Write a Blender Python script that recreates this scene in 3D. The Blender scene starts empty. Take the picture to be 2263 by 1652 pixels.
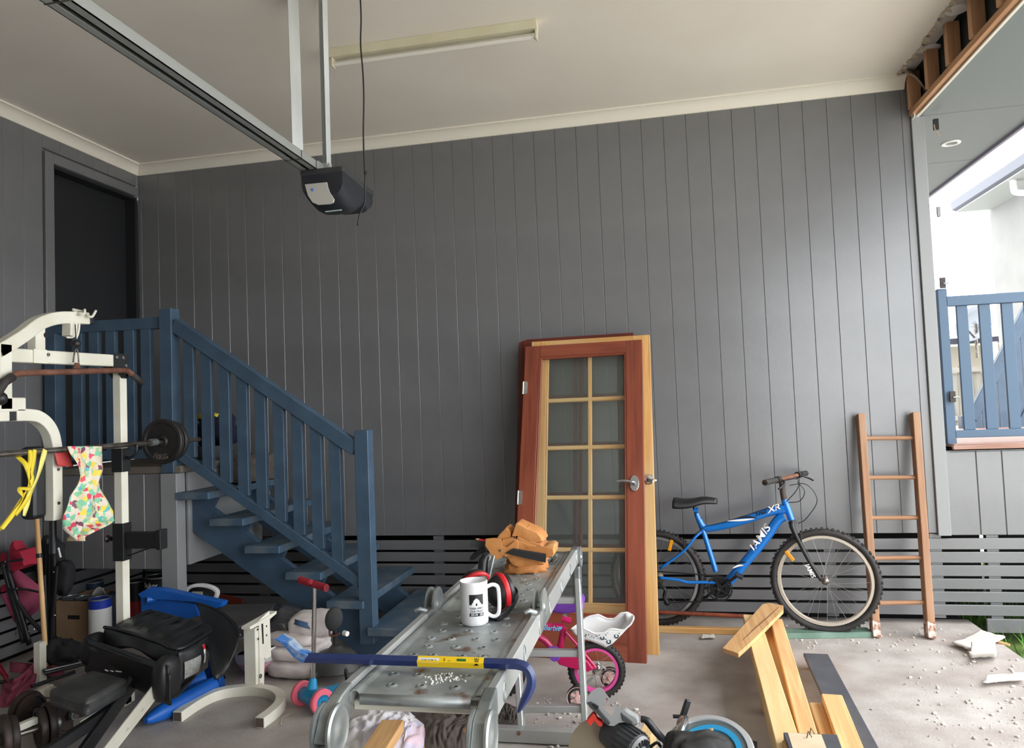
import bpy, bmesh, math, random
from mathutils import Vector as V, Matrix as M, noise
random.seed(7)
sc = bpy.context.scene
COL = sc.collection
PI = math.pi

# ---------------------------------------------------------------- camera, sky, exposure
CAM_Z, FOC, CX, CY = 1.48, 1600.0, 1131.5, 826.0      # metres, focal length and centre for the 2263 x 1652 frame
YAW, PIT, ROL = (math.radians(a) for a in (11.07, 2.62, -2.255))
CF = V((-math.sin(YAW)*math.cos(PIT), math.cos(YAW)*math.cos(PIT), math.sin(PIT)))
_r = V((math.cos(YAW), math.sin(YAW), 0)); _u = _r.cross(CF)
CR = math.cos(ROL)*_r + math.sin(ROL)*_u
CU = -math.sin(ROL)*_r + math.cos(ROL)*_u
CO = V((0, 0, CAM_Z))
cam = bpy.data.cameras.new('camera'); co = bpy.data.objects.new('camera', cam); COL.objects.link(co)
co.matrix_world = M(((CR.x, CU.x, -CF.x, 0), (CR.y, CU.y, -CF.y, 0), (CR.z, CU.z, -CF.z, CAM_Z), (0, 0, 0, 1)))
cam.sensor_width = 36.0; cam.lens = FOC/2263.0*36.0; cam.clip_start = 0.05
sc.camera = co
w = bpy.data.worlds.new('overcast_sky'); sc.world = w; w.use_nodes = True
wn = w.node_tree.nodes; bg = wn['Background']
tc = wn.new('ShaderNodeTexCoord'); sx = wn.new('ShaderNodeSeparateXYZ'); cr = wn.new('ShaderNodeValToRGB')
w.node_tree.links.new(tc.outputs['Generated'], sx.inputs[0]); w.node_tree.links.new(sx.outputs['Z'], cr.inputs[0])
cr.color_ramp.elements[0].color = (0.86, 0.90, 0.95, 1); cr.color_ramp.elements[0].position = 0.0
cr.color_ramp.elements[1].color = (0.97, 0.985, 1.0, 1); cr.color_ramp.elements[1].position = 0.6
w.node_tree.links.new(cr.outputs[0], bg.inputs[0]); bg.inputs[1].default_value = 6.7
vs = sc.view_settings; vs.view_transform = 'Standard'; vs.look = 'None'; vs.gamma = 1.0; vs.use_curve_mapping = False
vs.exposure = 0.0

def ray(px, py): return CR*((px-CX)/FOC) - CU*((py-CY)/FOC) + CF
def P(px, py, x=None, y=None, z=None):
    """survey point: where the sight line through a photo pixel meets the plane x=, y= or z= (metres)"""
    d = ray(px, py)
    t = (x/d.x) if x is not None else (y/d.y) if y is not None else ((z-CAM_Z)/d.z)
    return CO + d*t
def PN(px, py, o, n):
    d = ray(px, py); return CO + d*((V(o)-CO).dot(V(n))/d.dot(V(n)))

# ---------------------------------------------------------------- materials
MATS = {}
def lin(c): return tuple((v/255/12.92 if v/255 <= .04045 else ((v/255+.055)/1.055)**2.4) for v in c)
def nd(t, typ, **kw):
    n = t.nodes.new(typ)
    for k, v in kw.items(): setattr(n, k, v)
    return n
def mat(name, c, rough=.6, metal=0, c2=None, scale=8, bump=0, stretch=None, detail=4, lo=.35, hi=.65, bscale=None, spec=.5, coat=0, c3=None, s3=3, lo3=.55, hi3=.62):
    """Principled with an optional two-colour noise, an optional third stain colour and an optional noise bump"""
    if name in MATS: return MATS[name]
    m = bpy.data.materials.new(name); m.use_nodes = True; t = m.node_tree; b = t.nodes['Principled BSDF']
    b.inputs['Base Color'].default_value = (*c, 1); b.inputs['Roughness'].default_value = rough; b.inputs['Metallic'].default_value = metal
    b.inputs['Specular IOR Level'].default_value = spec
    if coat: b.inputs['Coat Weight'].default_value = coat
    tc = nd(t, 'ShaderNodeTexCoord'); mp = nd(t, 'ShaderNodeMapping'); t.links.new(tc.outputs['Object'], mp.inputs[0])
    mp.inputs['Scale'].default_value = stretch or (1, 1, 1)
    if c2:
        n = nd(t, 'ShaderNodeTexNoise'); n.inputs['Scale'].default_value = scale; n.inputs['Detail'].default_value = detail
        r = nd(t, 'ShaderNodeValToRGB'); r.color_ramp.elements[0].position = lo; r.color_ramp.elements[1].position = hi
        r.color_ramp.elements[0].color = (*c, 1); r.color_ramp.elements[1].color = (*c2, 1)
        t.links.new(mp.outputs[0], n.inputs[0]); t.links.new(n.outputs[0], r.inputs[0]); out = r.outputs[0]
        if c3:
            n3 = nd(t, 'ShaderNodeTexNoise'); n3.inputs['Scale'].default_value = s3; n3.inputs['Detail'].default_value = 6
            r3 = nd(t, 'ShaderNodeValToRGB'); r3.color_ramp.elements[0].position = lo3; r3.color_ramp.elements[1].position = hi3
            t.links.new(tc.outputs['Object'], n3.inputs[0]); t.links.new(n3.outputs[0], r3.inputs[0])
            mx = nd(t, 'ShaderNodeMixRGB'); mx.inputs[2].default_value = (*c3, 1)
            t.links.new(r3.outputs[0], mx.inputs[0]); t.links.new(out, mx.inputs[1]); out = mx.outputs[0]
        t.links.new(out, b.inputs['Base Color'])
    if bump:
        n2 = nd(t, 'ShaderNodeTexNoise'); n2.inputs['Scale'].default_value = bscale or scale*3; n2.inputs['Detail'].default_value = 5
        bp = nd(t, 'ShaderNodeBump'); bp.inputs['Strength'].default_value = bump; bp.inputs['Distance'].default_value = .01
        t.links.new(mp.outputs[0], n2.inputs[0]); t.links.new(n2.outputs[0], bp.inputs['Height']); t.links.new(bp.outputs[0], b.inputs['Normal'])
    MATS[name] = m; return m
def wood(name, c1, c2, rough=.55, c3=None, scale=1.0):
    """grain runs along the local Y axis of the piece"""
    if name in MATS: return MATS[name]
    m = bpy.data.materials.new(name); m.use_nodes = True; t = m.node_tree; b = t.nodes['Principled BSDF']
    b.inputs['Roughness'].default_value = rough
    tc = nd(t, 'ShaderNodeTexCoord'); mp = nd(t, 'ShaderNodeMapping'); t.links.new(tc.outputs['Object'], mp.inputs[0])
    mp.inputs['Scale'].default_value = (28*scale, 1.3*scale, 28*scale)
    oi = nd(t, 'ShaderNodeObjectInfo'); t.links.new(oi.outputs['Random'], mp.inputs['Location'])
    n = nd(t, 'ShaderNodeTexNoise'); n.inputs['Scale'].default_value = 1.4; n.inputs['Detail'].default_value = 6; n.inputs['Distortion'].default_value = .6
    r = nd(t, 'ShaderNodeValToRGB'); r.color_ramp.elements[0].position = .34; r.color_ramp.elements[1].position = .66
    r.color_ramp.elements[0].color = (*c1, 1); r.color_ramp.elements[1].color = (*c2, 1)
    t.links.new(mp.outputs[0], n.inputs[0]); t.links.new(n.outputs[0], r.inputs[0]); out = r.outputs[0]
    mp2 = nd(t, 'ShaderNodeMapping'); mp2.inputs['Scale'].default_value = (5, .8, 5); t.links.new(tc.outputs['Object'], mp2.inputs[0])
    n3 = nd(t, 'ShaderNodeTexNoise'); n3.inputs['Scale'].default_value = 1.6; t.links.new(mp2.outputs[0], n3.inputs[0])
    r3 = nd(t, 'ShaderNodeValToRGB'); r3.color_ramp.elements[0].position = .45; r3.color_ramp.elements[1].position = .75
    mx = nd(t, 'ShaderNodeMixRGB'); mx.inputs[2].default_value = (*(c3 or c1), 1)
    t.links.new(n3.outputs[0], r3.inputs[0]); t.links.new(r3.outputs[0], mx.inputs[0]); t.links.new(out, mx.inputs[1])
    t.links.new(mx.outputs[0], b.inputs['Base Color'])
    bp = nd(t, 'ShaderNodeBump'); bp.inputs['Strength'].default_value = .12; bp.inputs['Distance'].default_value = .004
    t.links.new(n.outputs[0], bp.inputs['Height']); t.links.new(bp.outputs[0], b.inputs['Normal'])
    MATS[name] = m; return m
def glassmat(name, tint=(.93, .96, .95), refl=.1):
    m = bpy.data.materials.new(name); m.use_nodes = True; t = m.node_tree; t.nodes.clear()
    o = nd(t, 'ShaderNodeOutputMaterial'); tr = nd(t, 'ShaderNodeBsdfTransparent'); tr.inputs[0].default_value = (*tint, 1)
    g = nd(t, 'ShaderNodeBsdfGlossy'); g.inputs['Roughness'].default_value = .03
    df = nd(t, 'ShaderNodeBsdfDiffuse'); df.inputs[0].default_value = (.5, .52, .5, 1)
    fr = nd(t, 'ShaderNodeFresnel'); fr.inputs[0].default_value = 1.5
    mx = nd(t, 'ShaderNodeMixShader'); mx2 = nd(t, 'ShaderNodeMixShader'); mx2.inputs[0].default_value = refl
    t.links.new(fr.outputs[0], mx.inputs[0]); t.links.new(tr.outputs[0], mx.inputs[1]); t.links.new(g.outputs[0], mx.inputs[2])
    t.links.new(mx.outputs[0], mx2.inputs[1]); t.links.new(df.outputs[0], mx2.inputs[2]); t.links.new(mx2.outputs[0], o.inputs[0]); return m
G = lambda *c: lin(c)
m_wall = mat('grey_wall_paint', G(112,112,114), .27, c2=G(106,106,108), scale=3, bump=.05, bscale=160, spec=.85)
m_trim = mat('grey_trim_paint', G(140,141,142), .5)
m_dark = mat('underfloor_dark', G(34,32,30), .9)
m_door = mat('near_black_door_paint', G(30,31,34), .45)
m_ceil = mat('ceiling_paint', G(236,229,220), .8, c2=G(231,223,213), scale=1.3)
m_corn = mat('cornice_paint', G(232,226,214), .6)
m_conc = mat('concrete', G(186,181,176), .7, c2=G(160,152,146), scale=4.5, bump=.25, bscale=70, detail=12, c3=G(156,141,134), s3=1.3, lo3=.48, hi3=.75)
m_blue = mat('navy_blue_paint', G(68,91,112), .5, c2=G(58,79,99), scale=6, bump=.08, bscale=60)
m_tread = mat('worn_blue_tread', G(62,86,106), .6, c2=G(112,116,118), scale=7, detail=8, lo=.42, hi=.78, bump=.1)
m_sky_blue = mat('gate_blue_paint', G(68,92,116), .5)
m_soffit = mat('soffit_paint', G(116,126,128), .55)
m_alu = mat('aluminium', G(196,198,196), .45, .55, c2=G(172,175,174), scale=5, stretch=(1,.3,1))
m_galv = mat('galvanised_steel', G(170,176,176), .48, .5, c2=G(120,126,126), scale=7, detail=8, lo=.4, hi=.7, c3=G(116,92,76), s3=11, lo3=.60, hi3=.70)
m_zinc = mat('zinc_steel', G(176,181,180), .38, .7, c2=G(130,136,138), scale=9)
m_rail = mat('opener_rail_metal', G(168,172,170), .45, .5)
m_chrome = mat('chrome', G(215,215,215), .12, 1)
m_steel = mat('bar_steel', G(136,132,126), .35, .85, c2=G(96,88,80), scale=14)
m_rust = mat('rusty_steel', G(132,92,76), .7, .3, c2=G(104,66,50), scale=14)
m_black = mat('black_plastic', G(26,27,29), .42)
m_matt = mat('black_fabric', G(24,24,27), .85, c2=G(36,36,40), scale=10, bump=.3, bscale=20)
m_rubber = mat('black_rubber', G(34,33,33), .7, c2=G(52,48,46), scale=9)
m_iron = mat('cast_iron', G(40,36,35), .55, .2, c2=G(66,52,46), scale=9, bump=.2)
m_cream = mat('cream_powder_coat', G(234,232,218), .4, c2=G(218,214,198), scale=4)
m_white = mat('white_plastic', G(232,232,230), .35)
m_wpaint = mat('white_paint', G(235,234,230), .55)
m_tan = mat('tan_leather', G(206,142,82), .6, c2=G(186,120,62), scale=5, bump=.2, bscale=50)
m_red = mat('red_plastic', G(196,30,40), .4)
m_magenta = mat('magenta_paint', G(186,22,84), .3, coat=.4)
m_pink = mat('pink_plastic', G(240,110,130), .5)
m_hotpink = mat('hot_pink_rim', G(226,84,160), .4)
m_palepink = mat('pale_pink_plastic', G(240,196,190), .45)
m_purple = mat('purple_plastic', G(122,70,176), .4)
m_bluep = mat('royal_blue_plastic', G(22,98,190), .42, c2=G(18,84,170), scale=4)
m_cyan = mat('sky_blue_plastic', G(40,148,200), .35)
m_bike = mat('metallic_blue_paint', G(10,116,206), .25, .15, coat=.6)
m_navy = mat('navy_enamel', G(34,52,104), .3, c2=G(28,44,92), scale=6, coat=.3)
m_worn = mat('worn_blue_enamel', G(60,110,172), .35, c2=G(150,160,170), scale=22, lo=.5, hi=.62)
m_yellow = mat('yellow_label', G(244,204,30), .4)
m_strap = mat('yellow_webbing', G(238,214,60), .6, c2=G(226,200,40), scale=9)
m_jarrah = wood('red_timber', G(138,68,46), G(108,50,34), .45, G(152,80,56))
m_jarrah_dk = wood('dark_red_timber', G(112,44,28), G(84,32,22), .5)
m_honey = wood('honey_timber', G(222,174,110), G(198,146,84), .5, G(212,182,132))
m_pine = wood('pine', G(238,208,154), G(222,184,124), .6, G(232,202,148))
m_pine2 = wood('knotty_pine', G(234,196,140), G(208,158,104), .6, G(222,178,124))
m_oak = wood('offcut_timber', G(214,172,118), G(190,140,90), .6)
m_ladder = wood('ladder_timber', G(162,120,88), G(136,96,66), .6, G(172,134,104))
m_stud = wood('stud_timber', G(206,162,124), G(186,136,98), .7)
m_deck = wood('deck_timber', G(172,134,118), G(140,100,84), .6, G(186,158,146))
m_green = mat('treated_green_timber', G(124,150,136), .7, c2=G(96,124,108), scale=6)
m_glass = glassmat('door_glass', refl=.045)
m_card = mat('cardboard', G(164,134,104), .85, c2=G(150,121,92), scale=6)
m_grass = mat('grass_blades', G(96,150,44), .7, c2=G(60,110,28), scale=9)

# ---------------------------------------------------------------- mesh builder
class MB:
    def __init__(s): s.bm = bmesh.new(); s.mi = 0
    def faces(s, vs, fs):
        b = [s.bm.verts.new(v) for v in vs]; out = []
        for f in fs:
            try: q = s.bm.faces.new([b[i] for i in f]); q.material_index = s.mi; out.append(q)
            except ValueError: pass
        return b, out
    def box(s, c, d, R=None):
        c = V(c); vs = []
        for i in (-1, 1):
            for j in (-1, 1):
                for k in (-1, 1):
                    q = V((i*d[0]/2, j*d[1]/2, k*d[2]/2)); vs.append(c + (R @ q if R else q))
        s.faces(vs, [(0,1,3,2),(4,6,7,5),(0,4,5,1),(2,3,7,6),(0,2,6,4),(1,5,7,3)]); return s
    def mm(s, x0, x1, y0, y1, z0, z1): return s.box(((x0+x1)/2,(y0+y1)/2,(z0+z1)/2),(abs(x1-x0),abs(y1-y0),abs(z1-z0)))
    def beam(s, a, b, wd, h, up=(0,0,1)):
        a, b = V(a), V(b); R, c, L = frame(a, b, up); return s.box(c, (wd, L, h), R)
    def tube(s, pts, r, n=8, closed=False, cap=True):
        pts = [V(p) for p in pts]; N = len(pts); rr = r if isinstance(r, (list, tuple)) else [r]*N
        rings = []; prev = None
        for i, p in enumerate(pts):
            if closed: t = pts[(i+1) % N]-pts[i-1]
            else: t = pts[min(i+1, N-1)]-pts[max(i-1, 0)]
            if t.length < 1e-9: t = V((0,0,1))
            t.normalize()
            if prev is None:
                u = t.orthogonal().normalized()
            else:
                u = prev - t*prev.dot(t)
                u = u.normalized() if u.length > 1e-6 else t.orthogonal().normalized()
            prev = u; v = t.cross(u)
            rings.append([s.bm.verts.new(p+(u*math.cos(2*PI*k/n)+v*math.sin(2*PI*k/n))*rr[i]) for k in range(n)])
        for i in range(N if closed else N-1):
            A, B = rings[i], rings[(i+1) % N]
            for k in range(n):
                f = s.bm.faces.new((A[k], A[(k+1) % n], B[(k+1) % n], B[k])); f.material_index = s.mi
        if cap and not closed:
            for q in (rings[0][::-1], rings[-1]):
                f = s.bm.faces.new(q); f.material_index = s.mi
        return s
    def sqtube(s, pts, wd, h, side):
        """square section swept along pts lying in a plane with normal `side`"""
        pts = [V(p) for p in pts]; sd = V(side).normalized(); rings = []; N = len(pts)
        for i, p in enumerate(pts):
            t = (pts[min(i+1, N-1)]-pts[max(i-1, 0)]).normalized(); u = sd.cross(t).normalized()
            rings.append([s.bm.verts.new(p+sd*a*wd/2+u*b*h/2) for a, b in ((-1,-1),(1,-1),(1,1),(-1,1))])
        for A, B in zip(rings, rings[1:]):
            for k in range(4):
                f = s.bm.faces.new((A[k], A[(k+1) % 4], B[(k+1) % 4], B[k])); f.material_index = s.mi
        for q in (rings[0][::-1], rings[-1]):
            f = s.bm.faces.new(q); f.material_index = s.mi
        return s
    def cyl(s, a, b, r, r2=None, n=16): return s.tube([a, b], [r, r if r2 is None else r2], n)
    def lathe(s, prof, o, ax=(0,0,1), n=24, cap=True):
        ax = V(ax).normalized(); u = ax.orthogonal().normalized(); v = ax.cross(u); o = V(o)
        rings = [[s.bm.verts.new(o+ax*h+(u*math.cos(2*PI*k/n)+v*math.sin(2*PI*k/n))*r) for k in range(n)] for r, h in prof]
        for A, B in zip(rings, rings[1:]):
            for k in range(n):
                f = s.bm.faces.new((A[k], A[(k+1) % n], B[(k+1) % n], B[k])); f.material_index = s.mi
        if cap:
            for q in (rings[0][::-1], rings[-1]):
                if (q[0].co-q[1].co).length > 1e-7: f = s.bm.faces.new(q); f.material_index = s.mi
        return s
    def prism(s, poly, ext):
        e = V(ext); n = len(poly); vs = [V(p) for p in poly]+[V(p)+e for p in poly]
        s.faces(vs, [tuple(range(n))[::-1], tuple(range(n, 2*n))]+[(i, (i+1) % n, n+(i+1) % n, n+i) for i in range(n)]); return s
    def ring(s, o, ax, r0, r1, t, n=32):
        return s.lathe([(r0,-t/2),(r1,-t/2),(r1,t/2),(r0,t/2),(r0,-t/2)], o, ax, n, cap=False)
    def ball(s, c, r, n=12, R=None):
        r = r if isinstance(r, (tuple, list)) else (r, r, r); c = V(c); m = n//2
        rows = []
        for i in range(m+1):
            th = PI*i/m; row = []
            for k in range(n):
                q = V((r[0]*math.sin(th)*math.cos(2*PI*k/n), r[1]*math.sin(th)*math.sin(2*PI*k/n), r[2]*math.cos(th)))
                row.append(s.bm.verts.new(c+(R @ q if R else q)))
            rows.append(row)
        for A, B in zip(rows, rows[1:]):
            for k in range(n):
                f = s.bm.faces.new((A[k], B[k], B[(k+1) % n], A[(k+1) % n])); f.material_index = s.mi
        return s
    def grid(s, fn, nu, nv):
        g = [[s.bm.verts.new(fn(i/nu, j/nv)) for j in range(nv+1)] for i in range(nu+1)]
        for i in range(nu):
            for j in range(nv):
                f = s.bm.faces.new((g[i][j], g[i+1][j], g[i+1][j+1], g[i][j+1])); f.material_index = s.mi
        return s
    def fromtext(s, txt, size, fn, ext=.0006, bold=0, shear=0, sx=1.0, align='CENTER'):
        c = bpy.data.curves.new('t', 'FONT'); c.body = txt; c.size = size; c.align_x = align; c.align_y = 'CENTER'
        c.extrude = ext; c.offset = bold; c.shear = shear; c.resolution_u = 3
        o = bpy.data.objects.new('t', c); COL.objects.link(o); dg = bpy.context.evaluated_depsgraph_get()
        me = bpy.data.meshes.new_from_object(o.evaluated_get(dg))
        b = [s.bm.verts.new(fn(v.co.x*sx, v.co.y, v.co.z)) for v in me.vertices]
        for p in me.polygons:
            try: f = s.bm.faces.new([b[i] for i in p.vertices]); f.material_index = s.mi
            except ValueError: pass
        bpy.data.objects.remove(o); bpy.data.curves.remove(c); bpy.data.meshes.remove(me); return s
    def build(s, name, mats, parent=None, bevel=0, smooth=False, solid=0, sub=0, origin=None, weld=0):
        off = wloc(parent) if parent else V(origin or (0,0,0))
        for v in s.bm.verts: v.co -= off
        if weld: bmesh.ops.remove_doubles(s.bm, verts=s.bm.verts[:], dist=weld)
        bmesh.ops.recalc_face_normals(s.bm, faces=s.bm.faces[:])
        me = bpy.data.meshes.new(name); s.bm.to_mesh(me); s.bm.free()
        for m in (mats if isinstance(mats, (list, tuple)) else [mats]): me.materials.append(m)
        if smooth:
            me.polygons.foreach_set('use_smooth', [True]*len(me.polygons))
            if smooth != 'all': me.set_sharp_from_angle(angle=math.radians(38))
        o = bpy.data.objects.new(name, me); COL.objects.link(o)
        if parent: o.parent = parent
        else: o.location = off
        if solid: md = o.modifiers.new('solid', 'SOLIDIFY'); md.thickness = solid; md.offset = 0
        if sub: md = o.modifiers.new('sub', 'SUBSURF'); md.levels = sub; md.render_levels = sub
        if bevel: md = o.modifiers.new('bevel', 'BEVEL'); md.width = bevel; md.segments = 2; md.limit_method = 'ANGLE'; md.angle_limit = .6
        return o
def frame(a, b, up=(0,0,1)):
    a, b = V(a), V(b); y = (b-a); L = y.length; y.normalize(); x = y.cross(V(up))
    if x.length < 1e-5: x = y.cross(V((0,1,0)) if abs(y.y) < .9 else V((1,0,0)))
    x.normalize(); z = x.cross(y)
    return M((x, y, z)).transposed(), (a+b)/2, L
def wloc(o):
    l = V((0,0,0))
    while o: l = l + o.location; o = o.parent
    return l
def tag(o, label=None, cat=None, group=None, kind=None):
    for k, v in (('label', label), ('category', cat), ('group', group), ('kind', kind)):
        if v: o[k] = v
    return o
def thing(name, label, cat, loc=(0,0,0), group=None):
    o = bpy.data.objects.new(name, None); COL.objects.link(o); o.location = loc; o.empty_display_size = .05
    return tag(o, label, cat, group)
def struct(name, mb, m, label=None, **kw):
    return tag(mb.build(name, m, **kw), label, None, None, 'structure')
BARS = {}
def bar(name, a, b, wd, h, m, parent=None, up=(0,0,1), bevel=.002):
    """one straight rectangular piece with its own axes (grain along it); alike pieces share a mesh"""
    R, c, L = frame(a, b, up); key = (name, round(wd, 4), round(h, 4), round(L, 3), m.name, bevel)
    if key in BARS:
        o = bpy.data.objects.new(name, BARS[key][0]); COL.objects.link(o)
    else:
        k = MB().box((0,0,0), (wd, L, h))
        if bevel:
            bmesh.ops.bevel(k.bm, geom=k.bm.edges[:], offset=bevel, segments=1, affect='EDGES')
        o = k.build(name, m); BARS[key] = (o.data,)
    o.parent = parent
    o.matrix_local = M.Translation(c-(wloc(parent) if parent else V((0,0,0)))) @ R.to_4x4()
    return o
def clone(root, loc, label=None, group=None):
    r = root.copy(); COL.objects.link(r); r.location = loc
    if label: r['label'] = label
    if group: r['group'] = group
    def rec(a, b):
        for ch in list(a.children):
            if ch.name.startswith('__'): continue
            c = ch.copy(); COL.objects.link(c); c.parent = b; rec(ch, c)
    rec(root, r); return r
def arc(c, u, v, r, a0, a1, n=12, r2=None):
    c, u, v = V(c), V(u), V(v); r2 = r2 or r
    return [c+u*(r*math.cos(a0+(a1-a0)*i/n))+v*(r2*math.sin(a0+(a1-a0)*i/n)) for i in range(n+1)]
def smoothpath(pts, n=6):
    """Catmull-Rom through pts"""
    pts = [V(p) for p in pts]; out = []
    for i in range(len(pts)-1):
        p0, p1, p2, p3 = pts[max(i-1,0)], pts[i], pts[i+1], pts[min(i+2, len(pts)-1)]
        for k in range(n):
            t = k/n; out.append(.5*((2*p1)+(p2-p0)*t+(2*p0-5*p1+4*p2-p3)*t*t+(3*p1-p0-3*p2+p3)*t**3))
    out.append(pts[-1]); return out
def blob(name, c, r, m, parent=None, amp=.15, freq=3, n=20, R=None, flat=None, seed=0, sub=0, origin=None, sup=1.0):
    """a soft crumpled volume: superellipsoid with noise; `flat` clamps it on a floor height"""
    k = MB(); c = V(c); mm_ = n//2
    def pw(x): return math.copysign(abs(x)**sup, x)
    k.ball((0,0,0), 1, n)
    for v in k.bm.verts:
        q = V((pw(v.co.x), pw(v.co.y), pw(v.co.z)))
        d = 1+amp*noise.noise(q*freq+V((seed*3.1, seed*1.7, seed)))+amp*.5*noise.noise(q*freq*2.3+V((seed, seed*2, 5)))
        q = V((q.x*r[0]*d, q.y*r[1]*d, q.z*r[2]*d))
        if R: q = R @ q
        q = q+c
        if flat is not None and q.z < flat: q.z = flat
        v.co = q
    return k.build(name, m, parent, smooth='all', sub=sub, origin=origin, weld=1e-5)
def rotz(a): return M.Rotation(a, 3, 'Z')
# ---------------------------------------------------------------- the setting
W, XL, ZC = 5.094, -4.016, 3.535           # back wall face, left wall face, ceiling height
SLAB_X = 1.907
PITCH = .153
floor = struct('floor', MB().mm(XL-.1, SLAB_X, -7, 5.2, -.14, 0), m_conc)
m_lawn = mat('yard_ground', G(208,206,198), .9, c2=G(196,194,182), scale=1.5)
struct('yard_ground', MB().mm(SLAB_X+.005, 40, -30, 60, -.32, -.13).mm(-40, SLAB_X, -30, -7, -.32, -.13), m_lawn)
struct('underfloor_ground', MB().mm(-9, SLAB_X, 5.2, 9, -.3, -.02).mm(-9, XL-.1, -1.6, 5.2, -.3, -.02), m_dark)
struct('lawn', MB().mm(SLAB_X+.01, 3.4, 2.4, 6.0, -.14, -.125), mat('lawn_green', G(92,112,52), .9, c2=G(70,90,40), scale=9))
# back wall: dark lining with one board after another on it
wb = struct('wall_back', MB().mm(XL-.1, 1.80, W+.022, W+.06, .57, 3.6).mm(-9, 1.795, W+.06, 9.0, .58, 4.1), m_wall)
x = 1.523+PITCH
edges = [1.727]
while x > XL+.02: edges.append(x); x -= PITCH
edges.append(XL)
for b, a in zip(edges, edges[1:]):
    bar('board', ((a+b)/2, W+.011, .572), ((a+b)/2, W+.011, 3.5), b-a-.001, .022, m_wall, wb, (0,-1,0), .0024)
struct('underfloor_light_block', MB().mm(-9, 2.2, 8.2, 8.3, -.32, 1.05).mm(1.55, 2.28, 5.9, 6.0, -.32, 1.05).mm(2.42, 4.6, 6.0, 6.1, -.32, 1.05), m_dark)  # unseen dark sheets, added to keep outside light out of the slat gaps
# right hand lower wall under the deck
wr = struct('wall_right_return', MB().mm(1.803, 4.6, W+.022, W+.05, .57, 1.09), m_wall)
x = 1.803
gx = [P(2155.8,998,y=W).x, P(2213,998,y=W).x]
ed = [1.803]+gx+[gx[1]+PITCH*k for k in range(1, 16)]
for a, b in zip(ed, ed[1:]):
    bar('board', ((a+b)/2, W+.011, .557), ((a+b)/2, W+.011, 1.085), b-a-.0015, .022, m_wall, wr, (0,-1,0), .004)
struct('trim_1', MB().mm(1.727, 1.803, W-.02, W+.02, .557, 3.266), m_trim, bevel=.003)
# left wall with the door opening
wl = struct('wall_left', MB().mm(XL-.06, XL-.022, -1.5, 4.25, .57, 3.6).mm(XL-.06, XL-.022, 4.25, W, 3.30, 3.6).mm(XL-.06, XL-.022, 4.25, W+.02, .57, 1.17), m_wall)
y = 4.165; k = 0
while y > -1.4:
    bar('board', (XL-.011, y-PITCH/2, .572), (XL-.011, y-PITCH/2, 3.5), PITCH-.001, .022, m_wall, wl, (1,0,0), .0024); y -= PITCH
y = 4.165
while y < W-.02:
    y2 = min(y+PITCH, W); bar('board', (XL-.011, (y+y2)/2, 3.375), (XL-.011, (y+y2)/2, 3.5), y2-y-.0015, .022, m_wall, wl, (1,0,0), .004); y = y2
# dark door, its frame and architrave
d1 = tag(thing('door_1', None, None, (XL-.12, 4.25, 1.19)), None, None, None, 'structure')
MB().mm(XL-.13, XL-.09, 4.27, 5.06, 1.19, 3.262).build('door_leaf', m_door, d1, bevel=.003)
k = MB(); k.mm(XL-.15, XL-.005, 4.245, 4.268, 1.19, 3.285); k.mm(XL-.15, XL-.005, 5.062, 5.09, 1.19, 3.285); k.mm(XL-.15, XL-.005, 4.268, 5.062, 3.262, 3.285)
k.build('door_frame', m_door, d1)
k = MB(); k.mm(XL-.01, XL+.016, 4.172, 4.246, 1.19, 3.355); k.mm(XL-.01, XL+.016, 4.246, 5.07, 3.287, 3.355); k.build('architrave', m_wall, d1, bevel=.003)
MB().lathe([(.012,0),(.012,.045),(.026,.05),(.03,.07),(.02,.085),(0,.087)], (XL-.09, 4.33, 2.2), (1,0,0), 16).build('door_knob', m_black, d1, smooth=True)
# ceiling with a torn right hand edge
def tornx(y): return 1.655+.016*noise.noise(V((y*3.1, 0, 0)))*2+.02*noise.noise(V((y*14, 3, 0)))-.02*(5-y)*.5
ys = [5.12-.035*i for i in range(int(6.6/.035)+1)]
k = MB(); pts = [(XL-.1, 5.12), (XL-.1, ys[-1])]+[(tornx(yy), yy) for yy in reversed(ys)]
for i in range(len(ys)-1):
    a, b = ys[i], ys[i+1]
    k.faces([(XL-.1,a,ZC),(tornx(a),a,ZC),(tornx(b),b,ZC),(XL-.1,b,ZC),(XL-.1,a,ZC+.012),(tornx(a),a,ZC+.012),(tornx(b),b,ZC+.012),(XL-.1,b,ZC+.012)],
            [(0,1,2,3),(4,7,6,5),(1,5,6,2)])
ceil = struct('ceiling', k, m_ceil, weld=1e-5)
m_paper = mat('torn_plaster_paper', G(196,180,160), .9, c2=G(176,156,132), scale=9)
k = MB(); k.mm(1.5, 1.745, -1.5, 5.1, ZC+.014, ZC+.03); k.build('plaster_backing', mat('plaster_grey', G(198,192,184), .85, c2=G(186,180,172), scale=4), ceil)
for px, py in ((2115, 22), (2056, 108)):
    c = P(px, py, z=ZC+.013); MB().lathe([(.0,-.004),(.055,-.003),(.06,.002)], c, (0,0,1), 18, cap=False).build('plaster_patch', m_wpaint, ceil, smooth=True)
k = MB()
for i in range(26):
    yy = 5.05-.062*i+random.uniform(-.02,.02); xx = tornx(yy); a = random.uniform(.02,.05)
    k.faces([(xx-.01,yy,ZC-.001),(xx+a*.6,yy-.01,ZC-.004-a*.4),(xx+a*.4,yy-.04,ZC-.006-a*.3),(xx-.01,yy-.05,ZC-.001)], [(0,1,2,3)])
tag(k.build('torn_paper_edge', m_paper, ceil), None, None, None, 'stuff')
k = MB(); q = P(1992, 168, z=ZC)
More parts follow.
